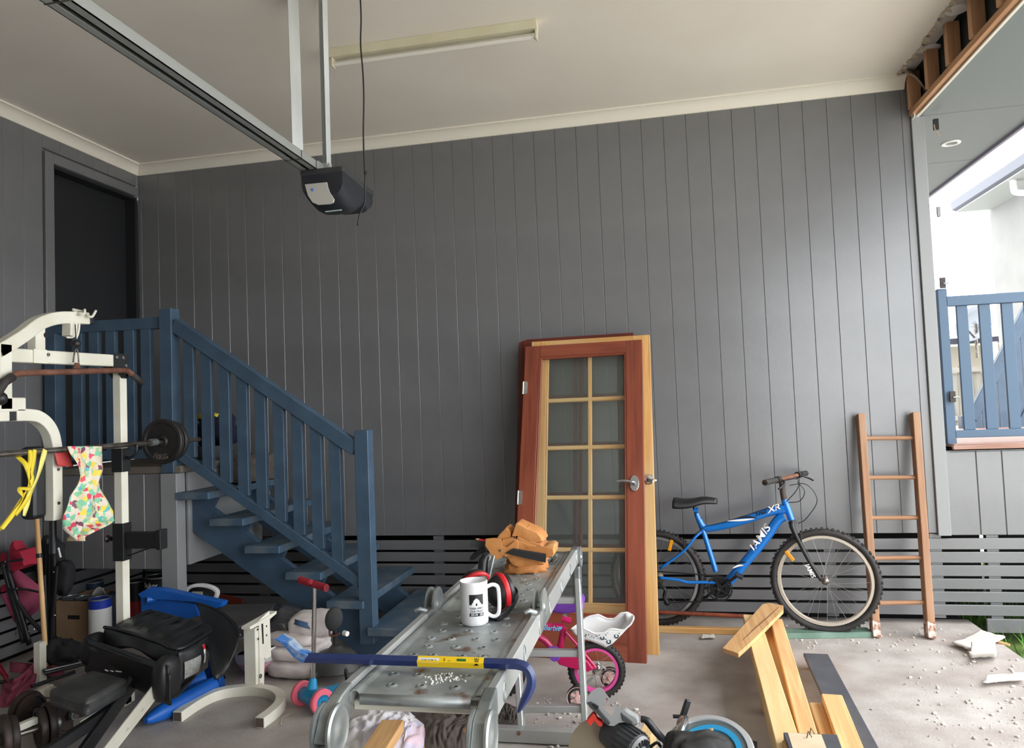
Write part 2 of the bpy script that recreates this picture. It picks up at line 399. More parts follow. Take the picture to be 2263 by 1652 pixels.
k.grid(lambda u, v: q+V((.01+.10*u, -.02-.10*v*(1-.4*u), -.01-.10*u*u+.03*math.sin(v*5))), 6, 6); k.build('plaster_flap', m_paper, ceil, smooth='all', solid=.003)
k = MB(); k.mm(-4.4, 2.75, -1.6, 9.2, 3.78, 3.86); struct('roof', k, m_dark)  # unseen slab, put in to block the sky and darken the eave void
struct('wall_front', MB().mm(XL-.1, 1.76, -1.6, -1.5, 0, 3.78).mm(XL-1.2, XL-.1, -1.6, -1.5, -.3, .6), mat('garage_door_paint', G(96,92,86), .6))  # unseen front; dark tone cuts bounce, outer stub added against a light leak
# cornices
def cornice(name, a, b, inward):
    inw = V(inward); prof = [(0,-.074),(.012,-.074),(.02,-.062),(.03,-.042),(.048,-.024),(.066,-.014),(.074,-.012),(.08,-.012),(.08,0),(0,0)]
    k = MB(); n = len(prof); A = [V(a)+inw*p+V((0,0,q)) for p, q in prof]; B = [V(b)+inw*p+V((0,0,q)) for p, q in prof]
    k.faces(A+B, [(i, (i+1) % n, n+(i+1) % n, n+i) for i in range(n)]+[tuple(range(n)), tuple(range(n, 2*n))])
    return struct(name, k, m_corn, smooth=True)
cornice('trim_2', (XL, W, ZC), (1.70, W, ZC), (0,-1,0)); cornice('trim_3', (XL, -1.5, ZC), (XL, W, ZC), (1,0,0))
# opened bulkhead over the right hand edge: studs, plate, batten and dark sarking
bk = tag(thing('bulkhead_frame', 'bare stud framing of the opened bulkhead above the grey eave', None, (1.74, 4, 3.3)), None, None, None, 'structure')
bar('bottom_plate', (1.738, -1.5, 3.293), (1.738, 5.09, 3.293), .038, .036, m_stud, bk)
bar('batten', (1.764, -1.5, 3.268), (1.764, 5.08, 3.268), .02, .012, m_corn, bk)
for y in [5.045-.312*i for i in range(21)]:
    bar('stud', (1.742, y, 3.311), (1.742, y, 3.55), .045, .07, m_stud, bk, (1,0,0))
MB().mm(1.79, 1.80, -1.5, 5.08, 3.29, 3.6).build('sarking', mat('sarking', G(58,66,64), .8, c2=G(48,52,50), scale=3), bk)
MB().mm(1.731, 1.737, 5.03, 5.09, 3.25, 3.46).build('plaster_strip', m_wpaint, bk)
# grey eave: sheets with joints, fascia, downlight
ev = tag(thing('eave_soffit', 'grey soffit sheets under the eave outside', None, (2.1, 5, 3.27)), None, None, None, 'structure')
j1, j2 = P(2100, 249.5, z=3.267).y, P(2100, 357, z=3.267).y
js = [-1.0, j1-2.4, j1, j2, 9.2]
for a, b in zip(js, js[1:]):
    MB().mm(1.768, 2.535, a+.004, b-.004, 3.267, 3.275).build('sheet', m_soffit, ev, bevel=.002)
MB().mm(1.77, 2.53, -1, 9.2, 3.277, 3.285).build('backing', m_dark, ev)
MB().mm(2.535, 2.56, -1.0, 9.2, 3.245, 3.78).build('fascia', mat('fascia_violet_grey', G(128,126,140), .5), ev)
q = P(2102, 316, z=3.266)
t = thing('downlight', 'round white downlight recessed in the grey eave soffit', 'light', q)
MB().ring(q-V((0,0,.002)), (0,0,1), .042, .062, .008, 28).build('trim_ring', m_white, t, smooth=True)
MB().lathe([(.042,-.004),(.036,.004),(0,.004)], q, (0,0,1), 24, cap=False).build('lens', mat('frosted_lens', G(190,196,192), .4), t, smooth=True)
q = P(2068, 275, y=W-.03)
t = thing('cable_outlet', 'small dark opening with a loose tan wire at the top of the grey corner trim', 'outlet', q)
MB().mm(q.x-.013, q.x+.016, q.y-.006, q.y+.012, q.z-.036, q.z+.036).build('opening', m_black, t)
MB().tube(smoothpath([q+V((-.012,-.006,.0)), q+V((-.012,-.012,-.03)), q+V((0,-.015,-.062)), q+V((.014,-.012,-.086))]), .0028, 6).build('wire', mat('tan_wire', G(196,160,130), .5), t, smooth='all')

# ---------------------------------------------------------------- slat screens closing the underfloor
def slat_screen(name, label, zs, fn, n_back):
    t = thing(name, label, 'screen', fn(0, 0, .28))
    for z0, z1, u0, u1 in zs:
        bar('slat', fn(u0, .01, (z0+z1)/2), fn(u1, .01, (z0+z1)/2), .019, z1-z0, m_wall, t, (0,0,1), .002)
    for u in n_back:
        bar('batten', fn(u, .045, .03), fn(u, .045, .565), .07, .045, m_wall, t, (0,-1,0) if name == 'slat_screen' else (1,0,0))
    return t
zz = [(.456,.539),(.372,.453),(.288,.369),(.207,.285),(.126,.204),(.043,.122)]
zz = [(a+.012, b-.002) for a, b in zz]
slat_screen('slat_screen', 'wide screen of grey horizontal slats closing the gap below the back wall',
            [(a, b, XL+.01, 4.4) for a, b in zz]+[(-.05, .035, 1.98, 4.4)], lambda u, v, z: V((u, W+v, z)), [-3.0, -1.6, -.25, 1.08, 1.72, 2.05, 3.2])
slat_screen('side_slat_screen', 'dark grey horizontal slats under the left wall behind the camp chairs',
            [(a, b, .5, 5.08) for a, b in zz], lambda u, v, z: V((XL-v, u, z)), [1.4, 2.6, 3.8])
struct('left_light_block', MB().mm(XL-1.2, XL-.025, -1.6, 9, .575, .64).mm(XL-1.2, XL-1.1, -1.6, 9, -.32, .6), m_dark)  # unseen lid and side, added to stop daylight leaking behind the left slats

# ---------------------------------------------------------------- landing and staircase
lz = 1.19
ld = thing('stair_landing', 'grey boarded box landing with dusty top in front of the dark door', 'landing', (-3.5, 4.6, 0))
MB().mm(XL+.004, -2.985, 4.14, W-.004, 1.145, lz).build('deck_top', mat('dusty_landing_top', G(120,112,104), .85, c2=G(96,88,80), scale=4), ld, bevel=.003)
x = XL+.005
while x < -3.13:
    x2 = min(x+PITCH, -3.122)
    if x2-x > .03: bar('board', ((x+x2)/2, 4.145, .537), ((x+x2)/2, 4.145, 1.143), x2-x-.0015, .02, m_wall, ld, (0,-1,0), .004)
    x = x2
bar('corner_post', (-3.062, 4.165, 0), (-3.062, 4.165, 1.143), .115, .09, m_trim, ld, (0,-1,0), .003)
y = 4.212
while y < W-.02:
    y2 = min(y+PITCH, W); bar('side_board', (-2.995, (y+y2)/2, .55), (-2.995, (y+y2)/2, 1.143), y2-y-.0012, .02, m_trim, ld, (1,0,0), .002); y = y2
st = thing('staircase', 'navy blue open tread timber staircase with sloping balustrade', 'staircase', (-2.3, 4.6, 0))
TR = [(-2.775,1.022),(-2.54,.855),(-2.30,.686),(-2.03,.526),(-1.765,.357),(-1.46,.2)]
for xr, z in TR:
    wd = .285 if z < .25 else .235
    bar('tread', (xr-wd/2, 4.112, z-.023), (xr-wd/2, 5.055, z-.023), wd, .046, m_tread, st, (0,0,1), .004)
for y0 in (4.27, 4.93):
    a, b = V((-2.985, y0, .88)), V((-1.64, y0, -.02)); k = MB()
    k.prism([(-2.985,y0-.022,1.0),(-2.985,y0-.022,.755),(-1.86,y0-.022,.004),(-1.5,y0-.022,.004)], (0,.044,0)); k.build('stringer', m_blue, st, bevel=.003)
    for xr, z in TR[:-1]:
        MB().prism([(xr-.21,y0-.018,z-.046),(xr-.03,y0-.018,z-.046),(xr-.06,y0-.018,z-.10),(xr-.10,y0-.018,z-.145),(xr-.14,y0-.018,z-.13)], (0,.036,0)).build('tread_bracket', m_blue, st)
bar('newel_post', (-3.074, 4.175, 1.145), (-3.074, 4.175, 2.205), .088, .088, m_blue, st, (0,-1,0), .003)
bar('newel_post', (-1.757, 4.178, .10), (-1.757, 4.178, 1.376), .088, .088, m_blue, st, (0,-1,0), .003)
bar('handrail', (-3.03, 4.175, 2.10), (-1.80, 4.175, 1.262), .065, .088, m_blue, st, bevel=.004)
bar('bottom_rail', (-3.03, 4.175, 1.275), (-1.80, 4.175, .452), .045, .06, m_blue, st, bevel=.003)
for i in range(9):
    x = -2.932+.1238*i; zt = 2.10+(x+3.03)*(1.262-2.10)/1.23-.03; zb = 1.275+(x+3.03)*(.452-1.275)/1.23+.03
    bar('baluster', (x, 4.175, zb), (x, 4.175, zt), .072, .034, m_blue, st, (0,-1,0), .002)
lb = thing('landing_balustrade', 'short navy blue balustrade along the landing beside the dark door', 'balustrade', (-3.55, 4.175, lz))
bar('top_rail', (XL+.01, 4.175, 2.128), (-3.12, 4.175, 2.118), .045, .075, m_blue, lb, bevel=.003)
bar('low_rail', (XL+.01, 4.175, 1.27), (-3.12, 4.175, 1.27), .04, .06, m_blue, lb, bevel=.003)
bar('end_post', (-3.945, 4.175, lz), (-3.945, 4.175, 2.09), .088, .088, m_blue, lb, (0,-1,0), .003)
for px in (175, 212, 249, 290, 327):
    x = P(px, 900, y=4.175).x; bar('baluster', (x, 4.175, 1.3), (x, 4.175, 2.09), .072, .034, m_blue, lb, (0,-1,0), .002)
# things left on the landing
blob('folded_carpet', (-2.86, 4.78, 1.10), (.14, .26, .12), mat('brown_carpet', G(104,94,86), .95, c2=G(84,75,68), scale=30, bump=.4, bscale=160), None, .12, 3, 24, None, 1.035, 3, sup=.55, origin=(-2.86,4.78,1.04))
tag(bpy.data.objects['folded_carpet'], 'roll of brown carpet on the top stair tread against the landing', 'carpet')
t = thing('laundry_pile', 'dark navy clothes and yellow scrap heaped on grey basket on the landing', 'clothes', (-3.05, 4.7, lz))
MB().lathe([(.10,0),(.13,.04),(.14,.09),(.145,.10),(.13,.10),(.12,.03)], (-3.14, 4.72, lz), (0,0,1), 20).build('basket', mat('grey_basket', G(84,86,88), .7), t, smooth=True)
blob('navy_clothes', (-3.1, 4.72, lz+.20), (.15, .13, .12), mat('navy_cloth', G(22,28,52), .9), t, .35, 3.5, 22, None, None, 5)
blob('yellow_scrap', (-3.15, 4.70, lz+.305), (.09, .05, .03), m_strap, t, .4, 5, 14, None, None, 2)
# ---------------------------------------------------------------- timber doors leaning on the back wall
def leaning_door(name, label, BL, BR, TR_, thick, stile, top, bot, m, lites, pane_m, group, beads=None, zoff=0):
    BL, BR, TR_ = V(BL), V(BR), V(TR_); ux = (BR-BL); Wd = ux.length; ux.normalize()
    uz = TR_-BR; uz = uz-ux*uz.dot(ux); H = uz.length; uz.normalize(); un = ux.cross(uz)      # un points into the wall
    if un.y < 0: un = -un
    t = thing(name, label, 'door', BL, group)
    def q(a, b, c=0): return BL+ux*a+uz*b+un*c
    c = thick/2
    for a in (stile/2, Wd-stile/2): bar('stile', q(a,0,c), q(a,H,c), stile, thick, m, t, un, .002)
    bar('top_rail', q(stile,H-top/2,c), q(Wd-stile,H-top/2,c), top, thick, m, t, un, .002)
    bar('bottom_rail', q(stile,bot/2,c), q(Wd-stile,bot/2,c), bot, thick, m, t, un, .002)
    x0, x1, z0, z1 = stile, Wd-stile, bot, H-top
    nx, nz = lites
    for i in range(nx):
        for j in range(nz):
            xa = x0+(x1-x0)*i/nx; xb = x0+(x1-x0)*(i+1)/nx; za = z0+(z1-z0)*j/nz; zb = z0+(z1-z0)*(j+1)/nz
            MB().faces([q(xa,za,c), q(xb,za,c), q(xb,zb,c), q(xa,zb,c)], [(0,1,2,3)]) and None
            k = MB(); k.faces([q(xa,za,c), q(xb,za,c), q(xb,zb,c), q(xa,zb,c)], [(0,1,2,3)]); k.build('pane', pane_m, t)
    bm_ = beads or m
    for i in range(1, nx): bar('glazing_bar', q(x0+(x1-x0)*i/nx, z0, c), q(x0+(x1-x0)*i/nx, z1, c), .026, thick*.8, bm_, t, un, .004)
    for j in range(1, nz): bar('glazing_bar', q(x0, z0+(z1-z0)*j/nz, c-.001), q(x1, z0+(z1-z0)*j/nz, c-.001), .026, thick*.8, bm_, t, un, .004)
    bd = .012
    for a in (x0+bd/2, x1-bd/2): bar('glazing_bead', q(a, z0, c-.004), q(a, z1, c-.004), bd, thick*.7, bm_, t, un, .003)
    for b in (z0+bd/2, z1-bd/2): bar('glazing_bead', q(x0, b, c-.004), q(x1, b, c-.004), bd, thick*.7, bm_, t, un, .003)
    return t, q, Wd, H
A_BR = P(1429,1466,z=0); A_BL = P(1128,1449,z=0); A_TR = P(1412,750,y=4.885)
dgrp = 'old timber glazed doors leaning in a stack'
tA, qA, WA, HA = leaning_door('timber_door', 'red timber door with one tall glass panel, front of the stack leaning on the wall', A_BL, A_BR, A_TR, .04, .108, .085, .25, m_jarrah, (1,1), m_glass, dgrp)
k = MB(); c = qA(WA-.058, 1.035, -.004)
nA = qA(0,0,-1)-qA(0,0,0); uA = (qA(1,0,0)-qA(0,0,0)); vA = (qA(0,1,0)-qA(0,0,0))
k.prism([c+uA*.029*math.cos(2*PI*i/24)+vA*.05*math.sin(2*PI*i/24) for i in range(24)], nA*.008)
hp = k.build('handle_plate', mat('satin_chrome', G(190,192,196), .25, .9), tA, bevel=.002)
MB().tube(smoothpath([c+nA*.008, c+nA*.03, c+nA*.045-uA*.01, c+nA*.048-uA*.06+vA*.006, c+nA*.046-uA*.11+vA*.002], 5), [.009]*11+[.008]*5+[.007]*4+[.004], 10).build('lever', MATS['satin_chrome'], hp, smooth='all')
for z in (1.70, .95):
    c = qA(.014, z, -.001); k = MB(); k.prism([c+uA*a+vA*b for a, b in ((-.014,-.045),(.014,-.045),(.016,-.03),(.016,.03),(.014,.045),(-.014,.045))], nA*.004)
    k.cyl(qA(-.002, z-.045, -.002), qA(-.002, z+.045, -.002), .006, n=10); k.build('hinge', m_chrome, tA)
B_BR = P(1457,1447,z=0); B_BL = B_BR+(A_BL-A_BR).normalized()*.815+V((0,-.02,0)); B_TR = P(1434,739,y=4.945)
tB, qB, WB, HB = leaning_door('timber_door', 'honey coloured ten pane timber door, second in the leaning stack with steel knob', B_BL, B_BR, B_TR, .04, .112, .105, .27, m_honey, (2,5), m_glass, dgrp)
c = qB(WB-.03, 1.03, 0); nB = qB(0,0,-1)-qB(0,0,0)
MB().lathe([(.03,.0),(.03,.006),(.012,.01),(.012,.028),(.026,.034),(.03,.046),(.024,.058),(0,.062)], c, nB, 20).build('door_knob', m_chrome, tB, smooth=True)
MB().lathe([(.01,0),(.012,.006),(.006,.016),(0,.017)], qB(WB, 1.03, .02), uA, 12).build('latch', m_chrome, tB, smooth=True)
C_BR = B_BR+V((-.075,.10,0)); C_BL = C_BR+(A_BL-A_BR).normalized()*.815; C_TR = P(1385,741,y=5.0)
tC, qC, WC, HC = leaning_door('timber_door', 'dark red ten pane timber door, third in the leaning stack', C_BL+V((-.0,0,0)), C_BR, C_TR, .036, .105, .1, .25, m_jarrah_dk, (2,5), m_glass, dgrp)
D_BR = C_BR+V((-.04,.075,0)); D_BL = D_BR+(A_BL-A_BR).normalized()*.815; D_TR = P(1358,737,y=5.045)
leaning_door('timber_door', 'dark red timber door at the back of the leaning stack, flat on the grey boards', D_BL, D_BR, D_TR, .036, .105, .1, .25, m_jarrah_dk, (2,5), m_glass, dgrp)

# ---------------------------------------------------------------- wooden bunk ladder
lf = [P(1935,1407,z=0), P(2056,1410,z=0)]; lt = [P(1901,915,y=5.045), P(2021,912,y=5.045)]
L = thing('wooden_ladder', 'short wooden ladder with five round rungs leaning on the grey boards', 'ladder', (lf[0]+lf[1])/2)
un = V((0,-1,.2))
for a, b in zip(lf, lt):
    bar('stile', a+V((0,0,.003)), b, .042, .075, m_ladder, L, un, .003)
    d = (b-a).normalized(); bar('worn_foot', a+d*.008+V((0,-.001,0)), a+d*.10+V((0,-.001,0)), .0435, .0765, mat('worn_foot_paint', G(214,198,190), .8, c2=G(150,106,80), scale=26, lo=.45, hi=.55), L, un, .002)
for ya, yb in ((968,967),(1055,1054),(1144,1143),(1233,1231),(1332,1330)):
    def on(a, b, py):
        lo, hi = 0.0, 1.0
        for _ in range(30):
            m_ = (lo+hi)/2; q = a.lerp(b, m_); d = q-CO; yy = CY-FOC*d.dot(CU)/d.dot(CF)
            lo, hi = (m_, hi) if yy > py else (lo, m_)
        return a.lerp(b, lo)
    p, q = on(lf[0], lt[0], ya), on(lf[1], lt[1], yb); d = (q-p).normalized()
    R, c, ln = frame(p+d*.018, q-d*.018); o = MB().cyl((0,-ln/2,0), (0,ln/2,0), .0135, n=12).build('rung', m_ladder, L, smooth=True, origin=(0,0,0)) if False else None
    k = MB().cyl((0,-ln/2,0), (0,ln/2,0), .0135, n=12); o = k.build('rung', m_ladder, smooth=True); o.parent = L
    o.matrix_local = M.Translation(c-wloc(L)) @ R.to_4x4()

# ---------------------------------------------------------------- mountain bike
bo = V((.95, 4.80, .05)); bd_ = (V((-.04, 4.955, 0))-V((.95, 4.80, 0))).normalized()      # towards the rear
bn = V((bd_.y, -bd_.x, 0)); bn = bn if bn.y < 0 else -bn                                     # towards the viewer
BK = thing('mountain_bike', 'blue mountain bike with black forks propped against the grey slats', 'bicycle', (.5, 4.85, 0))
def bp(px, py, off=0): return PN(px, py, bo+bn*off, bn)
def wheel(c, R_, nm, parent, rim_m, spokes=28):
    wl_ = MB(); wl_.lathe([(R_-.012+.022*math.sin(a)*.9, .024*math.cos(a)) for a in [2*PI*i/14 for i in range(15)]], c, bn, 56, cap=False)
    tw = wl_.build(nm, m_rubber, parent, smooth='all', weld=1e-5)
    k = MB()
    for i in range(64):                                                              # tread knobs
        a = 2*PI*i/64; rd = V((0,0,1))*math.cos(a)+bd_*math.sin(a); tg = V((0,0,1))*-math.sin(a)+bd_*math.cos(a)
        for s_ in ((-.012, .006) if i % 2 else (-.004, .014, -.018)):
            k.box(c+rd*(R_+.008)+bn*s_, (.010, .014, .010), M((bn, tg, rd)).transposed())
    k.build('tread_knobs', m_rubber, tw)
    MB().lathe([(R_-.034,-.011),(R_-.05,-.012),(R_-.056,0),(R_-.05,.012),(R_-.034,.011),(R_-.034,-.011)], c, bn, 56, cap=False).build('rim', rim_m, tw, smooth=True)
    MB().lathe([(.006,-.045),(.01,-.04),(.022,-.03),(.022,-.026),(.012,-.022),(.012,.022),(.022,.026),(.022,.03),(.01,.04),(.006,.045)], c, bn, 18).build('hub', m_steel, tw, smooth=True)
    k = MB()
    for i in range(spokes):
        a = 2*PI*i/spokes; s_ = 1 if i % 2 else -1; b2 = a+(.9 if (i//2) % 2 else -.9)
        e = lambda r, q: (V((0,0,1))*math.cos(q)+bd_*math.sin(q))*r
        k.tube([c+bn*.026*s_+e(.021, b2), c+bn*.004*s_+e(R_-.05, a)], .0011, 4, cap=False)
    k.build('spokes', mat('spoke_wire', G(150,148,142), .35, .8), tw)
    return tw
fc = bp(1823,1282); rc = bp(1452,1275)
WR = .314
fw = wheel(fc, WR-.005, 'front_wheel', BK, mat('pale_rim', G(196,186,172), .4, .3))
rw = wheel(rc, WR-.012, 'rear_wheel', BK, m_zinc)
def refl(c, a, r):
    rd = V((0,0,1))*math.cos(a)+bd_*math.sin(a); tg = V((0,0,1))*-math.sin(a)+bd_*math.cos(a)
    return MB().box(c+rd*r, (.02,.024,.085), M((bn, tg, rd)).transposed())
am = mat('amber_reflector', G(240,160,30), .25)
for px, py, w_ in ((1745,1227,fw),(1482,1204,rw)):
    q = bp(px, py, .01); cc = fc if w_ is fw else rc; v_ = q-cc; rd = v_.normalized(); rd = (rd+V((0,0,.5))).normalized(); tg = rd.cross(bn)
    MB().box(q, (.02,.022,.075), M((bn, tg, rd)).transposed()).build('reflector', am, w_, bevel=.004)
def tube_px(name, pts, r, m, parent=BK, off=0, n=12, sm=0):
    q = [bp(a, b, off) for a, b in pts]
    if sm: q = smoothpath(q, sm)
    rr = r
    if isinstance(r, (list, tuple)):
        rr = [r[0]+(r[-1]-r[0])*i/(len(q)-1) for i in range(len(q))] if len(r) == 2 else r
    return MB().tube(q, rr, n).build(name, m, parent, smooth=True)
tube_px('seat_tube', [(1539,1134),(1556,1178),(1582,1262)], .017, m_bike)
dt = tube_px('down_tube', [(1733,1140),(1718,1150),(1690,1190),(1640,1250),(1608,1287)], [.031,.03], m_bike, sm=4)
tt = tube_px('top_tube', [(1735,1124),(1700,1130),(1640,1150),(1590,1163),(1558,1166),(1545,1148)], [.03,.02], m_bike, sm=4)
ht = tube_px('head_tube', [(1733,1103),(1749,1148)], .021, m_bike)
for s_ in (.03, -.03):
    MB().tube(smoothpath([bp(1556,1170), bp(1536,1187,s_*.8), bp(1510,1218,s_*1.4), bp(1458,1256,s_*1.7)], 5), .0085, 8).build('seat_stay', m_bike, BK, smooth='all')
    MB().tube(smoothpath([bp(1586,1287,s_*.6), bp(1555,1286,s_), bp(1520,1286,s_*1.4), bp(1500,1281,s_*1.6), bp(1456,1276,s_*1.8)], 5), .010, 8).build('chain_stay', m_bike, BK, smooth='all')
    MB().tube(smoothpath([bp(1750,1156,s_*1.2), bp(1754,1172,s_*1.8), bp(1788,1238,s_*1.8), bp(1815,1282,s_*1.7)], 5), [.019-.0006*i for i in range(16)], 12).build('fork_leg', m_black, BK, smooth='all')
    MB().box(bp(1770,1190,s_*1.9), (.018,.012,.075), M((bn,bd_,V((0,0,1)))).transposed()).build('brake_arm', m_black, BK, bevel=.003)
    MB().box(bp(1512,1200,s_*1.9), (.016,.012,.06), M((bn,bd_,V((0,0,1)))).transposed()).build('brake_arm', m_black, BK, bevel=.003)
tube_px('fork_crown', [(1748,1150),(1753,1158)], [.02,.026], m_black)
tube_px('seat_post', [(1539,1134),(1529,1103)], .0125, m_black)
# saddle
k = MB(); s0, s1 = bp(1489,1103), bp(1584,1100); ax = (s1-s0); Ls = ax.length; ax.normalize(); up = V((0,0,1))
def sad(u, v):
    wd = .075*(1-u)**1.1+.018+(.01*math.sin(u*PI)); a = (v-.5)*PI*1.25
    drop = .018*math.sin(PI*min(u*1.6,1))*-.6
    return s0+ax*(u*Ls)+bn*(wd*math.sin(a))+up*(drop+.03*(math.cos(a)-1)*(1.2-.5*u)+.006+.012*(u>.75)*(u-.75)*-4)
k.grid(sad, 16, 12); k.build('saddle', m_black, BK, smooth='all', solid=.014)
MB().tube([bp(1505,1114), bp(1525,1112), bp(1545,1110)], .004, 6).build('saddle_rail', m_steel, BK)
# crank, chainrings, pedal, chain
bb = bp(1591,1297)
MB().lathe([(.012,-.045),(.012,.045)], bb, bn, 14).build('crank_axle', m_steel, BK)
k = MB(); k.lathe([(.07,.03),(.078,.03),(.078,.034),(.07,.034),(.07,.03)], bb, bn, 40, cap=False)
for i in range(40):
    a = 2*PI*i/40; e = up*math.cos(a)+bd_*math.sin(a); k.box(bb+e*.08+bn*.032, (.004,.006,.007), M((bn, up*-math.sin(a)+bd_*math.cos(a), e)).transposed())
cr_ = k.build('chainring', m_black, BK)
for r0, o_ in ((.066,.022),(.05,.014)): MB().ring(bb+bn*o_, bn, r0-.03, r0, .004, 36).build('inner_ring', m_black, BK)
k = MB()
for i in range(5):
    a = 2*PI*i/5+.3; e = up*math.cos(a)+bd_*math.sin(a); k.beam(bb+bn*.036, bb+e*.07+bn*.036, .016, .006, bn)
k.build('spider', m_black, BK)
pe = bp(1634,1268,.05); bar('crank_arm', bb+bn*.045, pe, .018, .012, m_black, BK, bn, .003)
k = MB(); k.box(pe+bn*.04, (.075,.05,.018), M((bn, bd_, up)).transposed() @ M.Rotation(.5, 3, 'X')); pd = k.build('pedal', m_black, BK, bevel=.004)
pe2 = bp(1553,1325,-.05); bar('crank_arm', bb-bn*.045, pe2, .018, .012, m_black, BK, bn, .003)
MB().box(pe2-bn*.04, (.075,.05,.018), M((bn, bd_, up)).transposed()).build('pedal', m_black, BK, bevel=.004)
cq = rc; k = MB(); k.tube([cq+up*.045+bn*.025, bb+up*.078+bn*.03], .0045, 6); k.tube([bb-up*.078+bn*.03, bp(1478,1331,.025), bp(1470,1322,.025)], .0045, 6)
k.build('chain', mat('oily_chain', G(48,44,42), .5, .5), BK)
MB().lathe([(.05,.02),(.05,.024),(.04,.028),(.03,.036),(.02,.04),(0,.04)], cq, bn, 24).build('cassette', mat('cassette_brown', G(88,78,68), .4, .6), BK, smooth=True)
k = MB(); k.tube(smoothpath([bp(1456,1292,.04), bp(1470,1302,.045), bp(1468,1318,.045), bp(1476,1332,.04)], 4), .012, 8); k.lathe([(.022,-.006),(.022,.006)], bp(1474,1330,.04), bn, 16); k.build('derailleur', m_black, BK, smooth=True)
# bars, stem, levers and cables
st_ = MB(); st_.tube([bp(1733,1103), bp(1730,1090), bp(1728,1062)], [.019,.017,.019], 12); st_.build('steerer_stem', mat('rusty_stem', G(74,64,60), .6, .4), BK, smooth=True)
hb0, hb1 = P(1690,1066,y=bp(1728,1060).y-.30), P(1781,1045,y=bp(1728,1060).y+.17)
hc = bp(1729,1058); hd = (hb1-hb0).normalized()
MB().tube(smoothpath([hb0, hb0.lerp(hb1,.25), hb0.lerp(hb1,.62), hb0.lerp(hb1,.85), hb1], 4), .0125, 12).build('handlebar', m_rust, BK, smooth='all')
for a, b in ((0,.26),(.86,1.0)): MB().cyl(hb0.lerp(hb1,a), hb0.lerp(hb1,b), .0175, n=14).build('grip', m_rubber, BK, smooth=True)
for a in (.30,.80):
    q = hb0.lerp(hb1,a); MB().cyl(q-hd*.018, q+hd*.018, .021, n=14).build('shifter', m_black, BK, smooth=True)
    fw_ = -bd_; MB().tube(smoothpath([q, q+fw_*.035-up*.01, q+fw_*.05-up*.03-hd*.05*(1 if a < .5 else -1), q+fw_*.045-up*.045-hd*.10*(1 if a < .5 else -1)], 4), .006, 8).build('brake_lever', m_black, BK, smooth='all')
for pts in ([(1730,1062),(1762,1058),(1762,1080),(1738,1108)], [(1745,1072),(1782,1070),(1806,1105),(1782,1145),(1764,1156)], [(1762,1064),(1778,1085),(1768,1106),(1742,1110)]):
    MB().tube(smoothpath([bp(a, b, .02) for a, b in pts], 6), .0026, 6).build('cable', m_black, BK, smooth='all')
MB().tube(smoothpath([bp(1732,1112,.0), bp(1680,1128,.022), bp(1600,1153,.02), bp(1560,1163,.02), bp(1536,1180,.02)], 5), .0022, 6).build('gear_cable', m_black, BK, smooth='all')
# lettering on the frame
wht = mat('decal_white', G(238,238,238), .4); blk = mat('decal_black', G(14,18,26), .4)
def text_px(parent, txt, size, a, b, off, m, shear=.2, bold=.004, wrap=.026, sx=1.0):
    A, B = bp(*a), bp(*b); c = (A+B)/2; ux = (B-A).normalized(); uy = bn.cross(ux); uy = uy if uy.dot(up) > 0 else -uy
    def fn(x, y, z):
        q = max(-.98, min(.98, y/wrap)); return c+ux*x+uy*(wrap*math.sin(math.asin(q)))+bn*(wrap*math.cos(math.asin(q))+off+z)
    MB().fromtext(txt, size, fn, .0004, bold, shear, sx).build('lettering', m, parent)
text_px(dt, 'JAMIS', .064, (1656,1221), (1703,1153), .0012, wht, .25, .0008, .0335, 1.22)
text_px(tt, 'XR', .05, (1694,1127), (1724,1117), .001, wht, .35, .001, .0318, 1.2)
text_px(tt, 'Trail', .04, (1667,1136), (1693,1128), .001, blk, .35, .0006, .0302, 1.0)
text_px(fw, 'JAMIS', .036, (1781,1240), (1796,1268), .062, wht, .2, .0005, .02, 1.0)
def swoosh(parent, pts, r0, r1, m, off, rr):
    q = smoothpath([bp(a, b) for a, b in pts], 6); k = MB(); vs = []
    for i, p_ in enumerate(q):
        t_ = i/(len(q)-1); h = r0*math.sin(PI*t_)*.9+.0008; tg = (q[min(i+1,len(q)-1)]-q[max(i-1,0)]).normalized(); uy = bn.cross(tg)
        vs += [p_+bn*(rr+off)+uy*h, p_+bn*(rr+off+.0012), p_+bn*(rr+off)-uy*h]
    fs = []
    for i in range(len(q)-1): fs += [(3*i,3*i+1,3*i+4,3*i+3),(3*i+1,3*i+2,3*i+5,3*i+4)]
    k.faces(vs, fs); k.build('stripe', m, parent)
swoosh(tt, [(1608,1149),(1640,1147),(1668,1144)], .006, 0, wht, .002, .027); swoosh(tt, [(1628,1143),(1655,1140),(1674,1143)], .005, 0, blk, .001, .028)
swoosh(dt, [(1619,1253),(1632,1247),(1644,1246)], .006, 0, wht, .001, .0305); swoosh(dt, [(1624,1247),(1636,1240),(1650,1239)], .006, 0, blk, .002, .0305)
tube_px('bottle_clamp', [(1534,1126),(1543,1128)], .019, m_bike)

